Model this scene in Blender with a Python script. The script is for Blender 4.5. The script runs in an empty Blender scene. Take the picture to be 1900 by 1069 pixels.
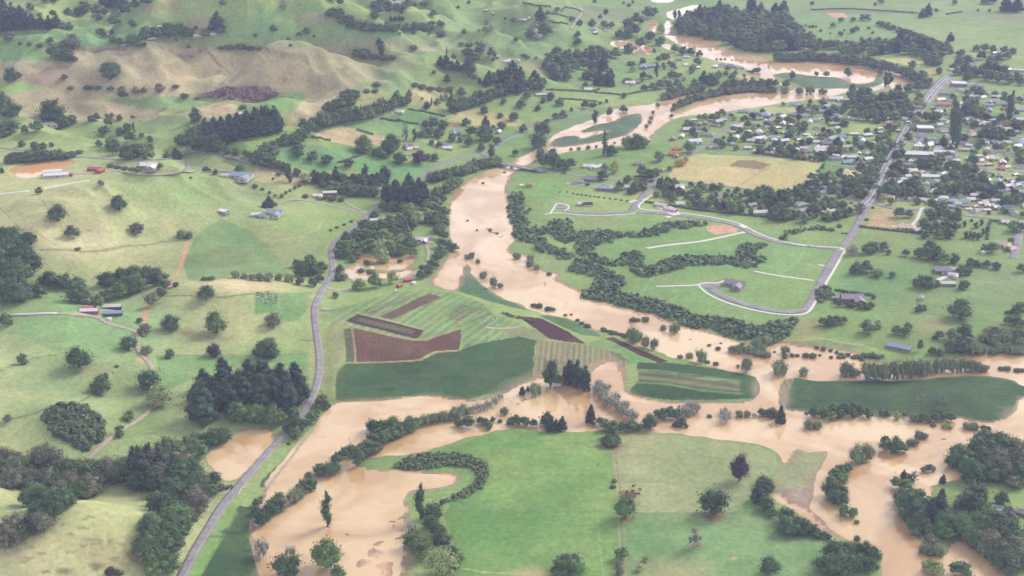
import bpy, math, random
import numpy as np
random.seed(7); RNG = np.random.default_rng(7)
SC = bpy.context.scene
COL = SC.collection
rad = math.radians
# ------------------------------------------------------------------ camera model (photo 1900 x 1069)
F = 2600.0; PITCH = rad(21.5); CAMZ = 520.0
CP, SP_ = math.cos(PITCH), math.sin(PITCH)
def ray(x, y):
    dx = (np.asarray(x, float)-950)/F; dy = -(np.asarray(y, float)-534.5)/F
    return dx, CP+dy*SP_, -SP_+dy*CP
def flat(x, y, z=0.0):
    dx, dy, dz = ray(x, y); t = (z-CAMZ)/dz
    return dx*t, dy*t
def project(X, Y, Z):
    d = Y*CP-(Z-CAMZ)*SP_; u = Y*SP_+(Z-CAMZ)*CP
    return 950+F*X/d, 534.5-F*u/d
# ------------------------------------------------------------------ noise
_T = RNG.random((256, 256))
def vnoise(x, y):
    xi = np.floor(x).astype(int); yi = np.floor(y).astype(int)
    fx = x-xi; fy = y-yi; fx = fx*fx*(3-2*fx); fy = fy*fy*(3-2*fy)
    a = _T[xi & 255, yi & 255]; b = _T[(xi+1) & 255, yi & 255]; c = _T[xi & 255, (yi+1) & 255]; d = _T[(xi+1) & 255, (yi+1) & 255]
    return (a*(1-fx)+b*fx)*(1-fy)+(c*(1-fx)+d*fx)*fy
def fbm(x, y, o=4):
    s = 0; a = .5; n = 0
    for k in range(o):
        s = s+a*vnoise(x*2**k+17.3*k, y*2**k+5.1*k); n += a; a *= .5
    return s/n
def poly(s): 
    v = [float(t) for t in s.replace(';', ' ').replace(',', ' ').split()]
    return np.array(v).reshape(-1, 2)
def chaikin(p, n=2, closed=True):
    for _ in range(n):
        q = np.roll(p, -1, 0) if closed else p[1:]
        a = p if closed else p[:-1]
        r = np.empty((2*len(a), 2)); r[0::2] = .75*a+.25*q; r[1::2] = .25*a+.75*q
        p = r if closed else np.vstack([p[:1], r, p[-1:]])
    return p
def inside(P, x, y):
    r = np.zeros(x.shape, bool)
    lo, hi = P.min(0), P.max(0)
    m = (x >= lo[0]) & (x <= hi[0]) & (y >= lo[1]) & (y <= hi[1])
    xs, ys = x[m], y[m]; c = np.zeros(xs.shape, bool)
    q = np.roll(P, -1, 0)
    for (x1, y1), (x2, y2) in zip(P, q):
        if y1 == y2: continue
        c ^= ((y1 > ys) != (y2 > ys)) & (xs < (x2-x1)*(ys-y1)/(y2-y1)+x1)
    r[m] = c
    return r
# ------------------------------------------------------------------ water outlines, photo pixels
WATER = [
 # main river, bridge to the right edge, and the lower flood
 "985,292 1003,293 990,301 962,312 945,327 934,352 936,370 944,397 952,423 956,439 946,455 938,468 950,477 969,476 985,484 974,491 1000,500 1014,507 1037,509 1025,520 1045,531 1072,541 1087,557 1119,562 1150,573 1177,580 1216,586 1237,601 1272,609 1300,617 1329,625 1361,636 1400,640 1424,640 1453,640 1505,646 1558,652 1584,659 1606,668 1640,676 1720,672 1790,664 1826,657 1873,658 1960,660 1960,730 1900,716 1874,704 1847,699 1810,696 1768,698 1716,703 1637,706 1600,705 1545,706 1505,703 1460,699 1448,715 1444,740 1452,764 1500,763 1560,768 1624,772 1700,776 1768,776 1816,786 1834,789 1860,783 1879,767 1887,748 1900,738 1960,735 1960,835 1900,832 1830,845 1790,862 1783,873 1780,892 1753,896 1718,902 1726,913 1720,927 1700,910 1665,905 1657,930 1678,960 1690,988 1710,1015 1720,1033 1745,1033 1760,1018 1775,1000 1800,1018 1860,1065 1920,1120 1900,1180 1640,1180 1637,1069 1632,1042 1637,1026 1600,1010 1560,998 1539,978 1518,957 1500,944 1500,931 1505,921 1508,894 1521,865 1536,844 1533,836 1505,842 1487,834 1470,835 1468,850 1463,863 1455,867 1447,860 1439,842 1426,830 1408,827 1361,818 1308,810 1269,805 1216,803 1158,803 1116,799 1098,800 1053,803 1011,802 979,796 958,792 940,797 917,797 896,803 865,810 833,820 796,831 780,838 746,844 715,847 682,853 655,850 652,863 678,871 707,876 733,874 759,878 799,877 825,880 846,886 850,894 838,902 799,907 759,913 749,926 746,947 733,962 716,980 746,992 752,1015 744,1047 733,1080 700,1180 500,1180 486,1100 482,1050 470,1000 478,970 488,940 500,916 492,907 509,876 522,857 540,838 560,814 588,790 598,768 617,750 641,746 680,746 733,742 780,737 804,735 825,742 865,747 905,742 930,731 944,729 956,720 990,704 1011,701 1050,700 1095,704 1100,690 1113,677 1130,670 1145,675 1150,700 1152,716 1164,730 1177,738 1203,744 1243,749 1308,749 1335,751 1390,748 1404,738 1408,715 1400,696 1350,688 1308,678 1269,670 1237,663 1232,655 1203,649 1177,638 1158,624 1124,617 1098,611 1066,596 1045,588 1011,583 979,573 957,562 930,553 905,538 885,520 875,505 868,487 862,492 853,514 849,535 842,541 820,535 802,525 808,510 822,490 838,465 836,440 832,410 833,380 845,355 862,340 880,330 905,314 935,312 952,304",
 # side channel of the paddock
 "1432,918 1447,922 1468,935 1495,945 1508,962 1527,982 1518,984 1498,970 1478,952 1452,940 1436,930",
 # upper river: loop beside the crop island, up to the town meander
 "952,304 953,300 982,286 1000,276 1016,270 1016,262 1029,250 1058,237 1095,224 1111,216 1150,200 1216,193 1227,187 1256,179 1293,174 1335,167 1380,164 1400,167 1330,174 1295,182 1268,192 1258,205 1266,211 1274,200 1295,189 1329,182 1374,175 1440,172 1470,168 1497,166 1466,163 1430,150 1400,140 1387,130 1374,122 1329,113 1300,104 1282,97 1266,85 1251,79 1240,70 1226,64 1243,67 1282,67 1321,71 1335,88 1350,94 1387,104 1440,113 1479,115 1558,119 1597,123 1642,131 1663,135 1689,144 1698,151 1684,159 1663,163 1637,165 1608,171 1574,170 1558,175 1534,183 1505,185 1453,190 1414,197 1361,206 1321,211 1282,215 1255,218 1225,234 1208,250 1205,266 1158,268 1100,276 1040,285 1003,293 985,296",
 # small far pools
 "1127,84 1158,91 1175,98 1210,101 1207,90 1170,76 1140,75", "1227,84 1243,95 1242,81",
 "1202,40 1216,38 1217,62 1203,62", "1232,38 1248,40 1240,64 1233,62", "1227,25 1264,16 1290,8 1327,16 1312,27 1285,26 1268,37 1262,44",
 "1205,-2 1250,-2 1250,5 1214,5", "828,-6 985,-6 970,5 900,4 840,2",
 # flooded hollow and roadside pond
 "680,470 700,478 722,474 740,478 760,474 764,488 745,500 766,503 750,515 720,517 690,517 660,520 641,512 640,500 655,493 672,492 668,485 655,484",
 "492,796 434,802 429,815 405,823 387,842 385,852 403,873 421,894 442,884 500,828 506,812",
]
ISLANDS = [
 "1016,267 1037,253 1072,251 1077,259 1110,249 1136,242 1066,248 1098,232 1137,226 1158,214 1190,209 1193,218 1185,234 1174,246 1150,255 1098,266 1045,274 1019,273",
 "1429,138 1463,134 1479,137 1520,142 1563,145 1579,155 1610,155 1624,150 1623,142 1629,137 1640,139 1640,158 1605,164 1558,165 1497,165 1466,163 1440,150",
 "690,1100 652,1069 660,1045 672,1030 690,1020 700,1008 712,1003 722,1015 733,1018 735,1036 728,1050 735,1069 735,1100", "706,985 720,974 735,966 746,970 742,980 725,985", "655,504 690,499 720,503 745,499 752,503 725,508 690,507", "668,489 700,487 735,489 720,493 690,494",
 "1244,212 1262,200 1285,188 1330,178 1400,169 1430,167 1430,171 1374,174 1329,181 1295,188 1272,199 1262,211",
]
FARMPOND = "10,319 45,331 63,330 87,319 118,314 139,302 129,298 79,301 21,311"
# ------------------------------------------------------------------ height grid
GS = 3.0; GX0, GX1, GY0, GY1 = -1500., 1500., 600., 3400.
gx = np.arange(GX0, GX1+GS, GS); gy = np.arange(GY0, GY1+GS, GS)
XX, YY = np.meshgrid(gx, gy)          # [row y, col x]
def sdf(polys, holes=(), maxd=60.):
    D = np.full(XX.shape, maxd); IN = np.zeros(XX.shape, bool)
    for grp, val in ((polys, True), (holes, False)):
        for s in grp:
            p = chaikin(poly(s), 1); a = np.array(flat(p[:, 0], p[:, 1])).T
            IN[inside(a, XX, YY)] = val
            for (x1, y1), (x2, y2) in zip(a, np.roll(a, -1, 0)):
                i0 = max(int((min(x1, x2)-maxd-GX0)/GS), 0); i1 = int((max(x1, x2)+maxd-GX0)/GS)+2
                j0 = max(int((min(y1, y2)-maxd-GY0)/GS), 0); j1 = int((max(y1, y2)+maxd-GY0)/GS)+2
                if i1 <= 0 or j1 <= 0: continue
                xs = XX[j0:j1, i0:i1]; ys = YY[j0:j1, i0:i1]
                if xs.size == 0: continue
                L2 = (x2-x1)**2+(y2-y1)**2+1e-9
                t = np.clip(((xs-x1)*(x2-x1)+(ys-y1)*(y2-y1))/L2, 0, 1)
                d = np.hypot(xs-x1-t*(x2-x1), ys-y1-t*(y2-y1))
                D[j0:j1, i0:i1] = np.minimum(D[j0:j1, i0:i1], d)
    return np.where(IN, -D, D)
SDW = sdf(WATER, ISLANDS)
SDW = SDW+np.clip(1-np.abs(SDW)/22, 0, 1)*((fbm(XX/11, YY/11, 3)-.5)*6+(fbm(XX/38+5, YY/38, 2)-.5)*7)
HILLPOLY = "-400,1300 250,1250 330,1075 425,930 540,795 580,720 575,600 575,540 600,470 640,420 700,372 770,345 840,300 900,272 960,240 1010,222 1100,190 1150,170 1190,110 1180,60 1150,-20 1150,-80 -900,-80 -900,1300"
a = poly(HILLPOLY)
SDH = sdf([HILLPOLY], (), 260.)
hm = np.clip(-SDH/260., 0, 1); hm = hm*hm*(3-2*hm)
def g(px, py, h, rx, ry, rot=0):
    cx, cy = flat(px, py); c, s = math.cos(rad(rot)), math.sin(rad(rot))
    dx = XX-cx; dy = YY-cy; u = (dx*c+dy*s)/rx; v = (-dx*s+dy*c)/ry
    return h*np.exp(-(u*u+v*v))
far = np.clip((YY-1300)/900, 0, 1)
n1 = fbm(XX/260+3, YY/260+8, 4)-.45; n2 = fbm(XX/95+31, YY/95+2, 3)-.5
rid = 1-np.abs(2*fbm(XX/330+11, YY/240+4, 3)-1)
HL = hm*(10+12*far + n1*(38+60*far)+n2*(17+16*far) + (rid-.6)*(34+52*far) + far*(1-np.abs(2*fbm(XX/125+2, YY/100+9, 2)-1)-.55)*26)
for h in [(430,176,62,120,70,-8),(520,160,30,120,50,-20),(640,172,40,110,60,-28),(250,165,34,70,60,0),(560,225,34,90,50,-10),(330,160,20,90,80),(120,200,22,150,70),(520,222,20,110,50,10),
          (150,1035,21,62,40,12),(-30,985,12,30,30),(440,575,13,75,60,10),(190,440,17,110,120),(330,400,10,90,90),(490,440,9,60,80),
          (135,815,9,36,30),(560,280,10,120,80),(240,320,6,150,80),(700,130,18,180,90),(560,110,16,150,80),(100,90,20,200,90),(860,190,9,120,70)]:
    HL = HL+g(h[0], h[1], h[2]*1.6, *h[3:])
hb = np.clip(HL/55, 0, 1)*np.clip((YY-1250)/300, 0, 1)
HL = HL+hb*((1-np.abs(2*fbm(XX/75+7, YY/62+1, 3)-1))-.62)*26
HL = np.maximum(HL, -1)
LOW = 2.2*np.clip((SDW-4)/40., 0, 1)+fbm(XX/140, YY/140, 3)*1.6*np.clip(SDW/40, 0, 1)
LOW = LOW+(1-hm)*5*np.clip((XX-500)/500, 0, 1)*np.clip(SDW/60, 0, 1)   # town terrace
LOW = LOW+g(1480, 640, 4, 36, 10)*np.clip(SDW/20, 0, 1)
HG = np.where(SDW > 0, .06*np.minimum(SDW, 6)+LOW+np.clip(SDW/55., 0, 1)*np.maximum(HL, 0), np.maximum(SDW*.09, -2.5))
# the wash between the drowned fields stays shallow
mud = poly("640,1110 645,1040 672,1020 700,1000 716,972 750,960 756,1010 748,1050 740,1110"); md = np.array(flat(mud[:, 0], mud[:, 1])).T
HG = np.where(inside(md, XX, YY) & (SDW > 0), np.clip((fbm(XX/16, YY/10, 4)-.44)*2.2, -.4, .4)*np.clip(SDW/5, 0, 1), HG)
p = poly(FARMPOND); PZ = 9.0
for _ in range(3):
    pc = flat(75, 316, PZ); PZ = float(np.median(HG[np.hypot((XX-pc[0])/70., (YY-pc[1])/70.) < 1]))
pc = flat(75, 313, PZ)
dpond = np.hypot((XX-pc[0])/95., (YY-pc[1])/85.)
k = np.clip(1.9-dpond, 0, 1); k = k*k*(3-2*k)
HG = HG*(1-k)+k*(PZ+.8)
pp = np.array(flat(p[:, 0], p[:, 1], PZ)).T
POND = chaikin(pp, 2)
inp = inside(POND, XX, YY); HG = np.where(inp, PZ-1.2, HG)
def height(x, y):
    x = np.asarray(x, float); y = np.asarray(y, float)
    fx = np.clip((x-GX0)/GS, 0, len(gx)-1.001); fy = np.clip((y-GY0)/GS, 0, len(gy)-1.001)
    i = fx.astype(int); j = fy.astype(int); fx = fx-i; fy = fy-j
    return (HG[j, i]*(1-fx)+HG[j, i+1]*fx)*(1-fy)+(HG[j+1, i]*(1-fx)+HG[j+1, i+1]*fx)*fy
def ground(x, y, water=True):
    """photo pixel -> points on the ground (vectorised march along the ray)"""
    x = np.atleast_1d(np.asarray(x, float)); y = np.atleast_1d(np.asarray(y, float))
    dx, dy, dz = ray(x, y)
    t0 = (110-CAMZ)/dz; t1 = (-3-CAMZ)/dz
    N = 130; hit = t1.copy(); done = np.zeros(x.shape, bool); prev = t0
    for k in range(1, N+1):
        t = t0+(t1-t0)*k/N
        z = CAMZ+dz*t; h = height(dx*t, dy*t)
        if water: h = np.maximum(h, 0)
        m = (~done) & (z <= h)
        hit[m] = t[m]; done |= m
        if done.all(): break
    lo = hit-(t1-t0)/N; hi = hit
    for _ in range(12):
        mid = (lo+hi)/2; h = height(dx*mid, dy*mid)
        if water: h = np.maximum(h, 0)
        b = CAMZ+dz*mid <= h
        hi = np.where(b, mid, hi); lo = np.where(b, lo, mid)
    X = dx*hi; Y = dy*hi; Z = height(X, Y)
    if water: Z = np.maximum(Z, 0)
    return X, Y, Z
def mpp(X, Y, Z): return (Y*CP-(Z-CAMZ)*SP_)/F
# ------------------------------------------------------------------ materials
def lin(c):
    c = np.asarray(c, float)/255.
    return np.where(c <= .04045, c/12.92, ((c+.055)/1.055)**2.4)
def new_mat(name):
    m = bpy.data.materials.new(name); m.use_nodes = True
    nt = m.node_tree; b = nt.nodes['Principled BSDF']
    return m, nt, b
def node(nt, t, **kw):
    n = nt.nodes.new(t)
    for k, v in kw.items(): setattr(n, k, v)
    return n
def simple(name, col, rough=.8, vary=.12, scale=1.5, spec=.3, metal=0., objvar=0.):
    m, nt, b = new_mat(name)
    b.inputs['Roughness'].default_value = rough; b.inputs['Specular IOR Level'].default_value = spec; b.inputs['Metallic'].default_value = metal
    tc = node(nt, 'ShaderNodeTexCoord'); nz = node(nt, 'ShaderNodeTexNoise'); nz.inputs['Scale'].default_value = scale; nz.inputs['Detail'].default_value = 4
    nt.links.new(tc.outputs['Object'], nz.inputs['Vector'])
    mr = node(nt, 'ShaderNodeMapRange'); mr.inputs[1].default_value = .3; mr.inputs[2].default_value = .7; mr.inputs[3].default_value = 1-vary; mr.inputs[4].default_value = 1+vary
    nt.links.new(nz.outputs['Fac'], mr.inputs[0])
    hs = node(nt, 'ShaderNodeHueSaturation'); hs.inputs['Color'].default_value = (*col, 1)
    src = mr.outputs[0]
    if objvar:
        oi = node(nt, 'ShaderNodeObjectInfo'); r = node(nt, 'ShaderNodeMapRange'); r.inputs[3].default_value = 1-objvar; r.inputs[4].default_value = 1+objvar
        nt.links.new(oi.outputs['Random'], r.inputs[0])
        mu = node(nt, 'ShaderNodeMath', operation='MULTIPLY'); nt.links.new(src, mu.inputs[0]); nt.links.new(r.outputs[0], mu.inputs[1]); src = mu.outputs[0]
    nt.links.new(src, hs.inputs['Value']); nt.links.new(hs.outputs[0], b.inputs['Base Color'])
    return m
def leafmat(name, srgb, objvar=.22, huev=.02, k=.8, trans=True):
    m, nt, b = new_mat(name); c = lin(srgb)*k
    b.inputs['Roughness'].default_value = .65; b.inputs['Specular IOR Level'].default_value = .25
    at = node(nt, 'ShaderNodeAttribute', attribute_name='tint')
    oi = node(nt, 'ShaderNodeObjectInfo')
    r = node(nt, 'ShaderNodeMapRange'); r.inputs[3].default_value = 1-objvar; r.inputs[4].default_value = 1+objvar
    nt.links.new(oi.outputs['Random'], r.inputs[0])
    mu = node(nt, 'ShaderNodeMath', operation='MULTIPLY'); nt.links.new(at.outputs['Fac'], mu.inputs[0]); nt.links.new(r.outputs[0], mu.inputs[1])
    wn = node(nt, 'ShaderNodeTexWhiteNoise', noise_dimensions='1D'); nt.links.new(oi.outputs['Random'], wn.inputs['W'])
    rh = node(nt, 'ShaderNodeMapRange'); rh.inputs[3].default_value = .5-huev; rh.inputs[4].default_value = .5+huev
    nt.links.new(wn.outputs['Value'], rh.inputs[0])
    hs = node(nt, 'ShaderNodeHueSaturation'); hs.inputs['Color'].default_value = (*c, 1)
    nt.links.new(mu.outputs[0], hs.inputs['Value']); nt.links.new(rh.outputs[0], hs.inputs['Hue'])
    nt.links.new(hs.outputs[0], b.inputs['Base Color'])
    return m
M = {}
# ground: land cover colour lives in the 'land' attribute, tufts and patches come from noise
m, nt, b = new_mat('land cover'); M['land'] = m
at = node(nt, 'ShaderNodeAttribute', attribute_name='land'); tc = node(nt, 'ShaderNodeTexCoord')
def nz(scale, det, lo, hi, sc=(1, 1, 1)):
    mp = node(nt, 'ShaderNodeMapping'); mp.inputs['Scale'].default_value = sc
    n = node(nt, 'ShaderNodeTexNoise'); n.inputs['Scale'].default_value = scale; n.inputs['Detail'].default_value = det; n.inputs['Roughness'].default_value = .62
    nt.links.new(tc.outputs['Object'], mp.inputs[0]); nt.links.new(mp.outputs[0], n.inputs['Vector'])
    r = node(nt, 'ShaderNodeMapRange'); r.inputs[1].default_value = .3; r.inputs[2].default_value = .7; r.inputs[3].default_value = lo; r.inputs[4].default_value = hi
    nt.links.new(n.outputs['Fac'], r.inputs[0]); return r.outputs[0], n
v1, _ = nz(.035, 6, .87, 1.13); v2, nn = nz(.24, 7, .80, 1.20)
mu = node(nt, 'ShaderNodeMath', operation='MULTIPLY'); nt.links.new(v1, mu.inputs[0]); nt.links.new(v2, mu.inputs[1])
hs = node(nt, 'ShaderNodeHueSaturation'); nt.links.new(at.outputs['Color'], hs.inputs['Color']); nt.links.new(mu.outputs[0], hs.inputs['Value'])
vh, _ = nz(.025, 5, .482, .514); nt.links.new(vh, hs.inputs['Hue'])
nt.links.new(hs.outputs[0], b.inputs['Base Color'])
b.inputs['Specular IOR Level'].default_value = .15
rr = node(nt, 'ShaderNodeMapRange'); rr.inputs[3].default_value = .95; rr.inputs[4].default_value = .25
nt.links.new(at.outputs['Alpha'], rr.inputs[0]); nt.links.new(rr.outputs[0], b.inputs['Roughness'])
bp = node(nt, 'ShaderNodeBump'); bp.inputs['Strength'].default_value = .5; bp.inputs['Distance'].default_value = .6
nt.links.new(nn.outputs['Fac'], bp.inputs['Height']); nt.links.new(bp.outputs[0], b.inputs['Normal'])
# silty flood water
def watermat(name, c1, c2, rough=.03):
    m, nt, b = new_mat(name)
    tc = node(nt, 'ShaderNodeTexCoord'); n = node(nt, 'ShaderNodeTexNoise'); n.inputs['Scale'].default_value = .012; n.inputs['Detail'].default_value = 5; n.inputs['Distortion'].default_value = 1.2
    nt.links.new(tc.outputs['Object'], n.inputs['Vector'])
    mr = node(nt, 'ShaderNodeMapRange'); mr.inputs[1].default_value = .38; mr.inputs[2].default_value = .58; nt.links.new(n.outputs['Fac'], mr.inputs[0])
    mx = node(nt, 'ShaderNodeMix', data_type='RGBA'); mx.inputs[6].default_value = (*c1, 1); mx.inputs[7].default_value = (*c2, 1)
    nt.links.new(mr.outputs[0], mx.inputs[0]); nt.links.new(mx.outputs[2], b.inputs['Base Color'])
    b.inputs['Roughness'].default_value = rough; b.inputs['IOR'].default_value = 1.9; b.inputs['Specular IOR Level'].default_value = .5
    sn = node(nt, 'ShaderNodeTexNoise'); sn.inputs['Scale'].default_value = .02; sn.inputs['Detail'].default_value = 6; sn.inputs['Distortion'].default_value = 3.5; sn.inputs['Roughness'].default_value = .6
    nt.links.new(tc.outputs['Object'], sn.inputs['Vector'])
    sr = node(nt, 'ShaderNodeMapRange'); sr.inputs[1].default_value = .3; sr.inputs[2].default_value = .7; sr.inputs[3].default_value = .93; sr.inputs[4].default_value = 1.03; nt.links.new(sn.outputs['Fac'], sr.inputs[0])
    hs = node(nt, 'ShaderNodeHueSaturation'); nt.links.new(mx.outputs[2], hs.inputs['Color']); nt.links.new(sr.outputs[0], hs.inputs['Value']); nt.links.new(hs.outputs[0], b.inputs['Base Color'])
    w = node(nt, 'ShaderNodeTexNoise'); w.inputs['Scale'].default_value = .35; w.inputs['Detail'].default_value = 4
    mp = node(nt, 'ShaderNodeMapping'); mp.inputs['Scale'].default_value = (.5, 1.4, 1); nt.links.new(tc.outputs['Object'], mp.inputs[0]); nt.links.new(mp.outputs[0], w.inputs['Vector'])
    bp = node(nt, 'ShaderNodeBump'); bp.inputs['Strength'].default_value = .018; bp.inputs['Distance'].default_value = .5
    nt.links.new(w.outputs['Fac'], bp.inputs['Height']); nt.links.new(bp.outputs[0], b.inputs['Normal'])
    return m
M['water'] = watermat('silty flood water', lin((194, 156, 108))*.92, lin((218, 188, 144))*.94)
M['pond'] = watermat('orange pond water', lin((226, 172, 118))*.88, lin((228, 180, 130))*.88)
M['asphalt'] = simple('asphalt', lin((150, 147, 150))*.8, .9, .2, .12)
M['concrete'] = simple('pale concrete', lin((226, 220, 208))*.8, .85, .08, .3)
M['gravel'] = simple('gravel', lin((182, 170, 150))*.8, .95, .2, .3)
M['clay'] = simple('red clay', lin((196, 140, 112))*.8, .95, .2, .2)
M['paint'] = simple('white road paint', (.75, .75, .72), .7, .05)
M['bark'] = simple('bark', (.10, .075, .055), .95, .25, 1.5)
M['palebark'] = simple('pale bark', (.30, .26, .22), .95, .25, 1.5)
CROP = {1:(0,0),2:(470,0),3:(940,0),4:(1400,0),5:(0,260),6:(470,260),7:(940,260),8:(1400,260),9:(0,520),10:(470,520),11:(940,520),12:(1400,520),13:(0,789),14:(470,789),15:(940,789),16:(1400,789)}
def cz(c, s):
    p = poly(s) if isinstance(s, str) else np.asarray(s, float)
    return p/3.8+np.array(CROP[c])
# ------------------------------------------------------------------ terrain sheet
u = np.concatenate([[-3000, -1500, -800, -400, -200], np.arange(-80, 1981, 1.7), [2100, 2300, 2700, 3400, 4900]])
v = np.concatenate([[-478, -465, -440, -400, -330, -250, -180, -120, -80, -50], np.arange(-30, 1110, 1.45), [1130, 1180, 1260, 1400, 1700]])
UU, VV = np.meshgrid(u, v)
TX, TY = flat(UU, VV, 6.0)
TZ = height(TX, TY)
PX, PY = project(TX, TY, TZ)
n_big = fbm(TX/160, TY/160, 4); n_mid = fbm(TX/45+9, TY/45+4, 3); n_fin = fbm(TX/12+2, TY/12+7, 3)
LC = np.empty(PX.shape+(3,)); WET = np.zeros(PX.shape)
t = np.clip((n_big-.3)/.4, 0, 1)[..., None]
LC[:] = np.array([120, 152, 90.])*(1-t)+np.array([150, 170, 110.])*t
k = (np.clip((640-PX)/260, 0, 1)*np.clip((PY-260)/80, 0, 1)*np.clip(.45+n_big, 0, 1))[..., None]*.75
LC = LC*(1-k)+np.array([178, 182, 138.])*k
JX = PX+(n_fin-.5)*5.0+(n_mid-.5)*4; JY = PY+(n_mid-.5)*3.2+(n_fin-.5)*2
def blob(x, y, rx, ry, c, s=1., rot=0):
    co, si = math.cos(rad(rot)), math.sin(rad(rot))
    m = (np.abs(PX-x) < 3*max(rx, ry)) & (np.abs(PY-y) < 3*max(rx, ry))
    dx = PX[m]-x; dy = PY[m]-y; a = (dx*co+dy*si)/rx; b_ = (-dx*si+dy*co)/ry
    w = s*np.exp(-(a*a+b_*b_)**1.3)*np.clip(.55+1.1*(n_mid[m]-.25), .2, 1.25)
    w = np.clip(w, 0, 1)[:, None]
    LC[m] = LC[m]*(1-w)+np.array(c, float)*w
def area(P, c, c2=None, s=1., stripe=None, wet=None):
    """crisp patch; stripe = (photo direction x,y of the rows, spacing m, strength)"""
    P = poly(P) if isinstance(P, str) else P
    m = inside(P, JX, JY)
    col = np.repeat(np.array(c, float)[None], m.sum(), 0)
    if c2 is not None:
        w = np.clip((n_mid[m]-.35)/.3, 0, 1)[:, None]; col = col*(1-w)+np.array(c2, float)*w
    if stripe is not None:
        (x0, y0, x1, y1), sp, st = stripe
        ax, ay = flat(x0, y0); bx, by = flat(x1, y1); L = math.hypot(bx-ax, by-ay)
        d = ((TX[m]-ax)*(by-ay)-(TY[m]-ay)*(bx-ax))/L
        ph = d/sp; w = .5+.5*np.cos(2*math.pi*ph)
        w = (w-.5)*2*st*(.5+vnoise(np.floor(ph), np.floor(ph)*0+3))
        col = col*(1+w[:, None])
    LC[m] = LC[m]*(1-s)+col*s
    if wet is not None: WET[m] = wet
def line(P, w, c, s=1., closed=False):
    """a worn or fenced line on the ground, w metres wide"""
    P = poly(P) if isinstance(P, str) else np.asarray(P, float)
    for (x1, y1), (x2, y2) in zip(P[:-1], P[1:]):
        ax, ay, _ = ground(x1, y1); bx, by, _ = ground(x2, y2); ax, ay, bx, by = ax[0], ay[0], bx[0], by[0]
        m = (TX > min(ax, bx)-w-3) & (TX < max(ax, bx)+w+3) & (TY > min(ay, by)-w-9) & (TY < max(ay, by)+w+9)
        if not m.any(): continue
        L2 = (bx-ax)**2+(by-ay)**2+1e-6; x = TX[m]; y = TY[m]
        tt = np.clip(((x-ax)*(bx-ax)+(y-ay)*(by-ay))/L2, 0, 1)
        d = np.hypot(x-ax-tt*(bx-ax), y-ay-tt*(by-ay))
        # the sheet is coarser along the view with distance: widen the falloff to the sheet's own spacing
        k = np.clip(1.2-d/(w*.5+.35*mpp(x, y, 0)*2.0), 0, 1)[:, None]*s
        LC[m] = LC[m]*(1-k)+np.array(c, float)*k
TAN = (190, 178, 140); PALE = (204, 200, 156); OLIVE = (164, 170, 124); BRIGHT = (112, 158, 96); DARKG = (92, 132, 88); MAIZE = (56, 84, 50); BROWN = (92, 68, 56); GORSE = (118, 90, 92); PINKMUD = (205, 158, 132)
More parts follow.
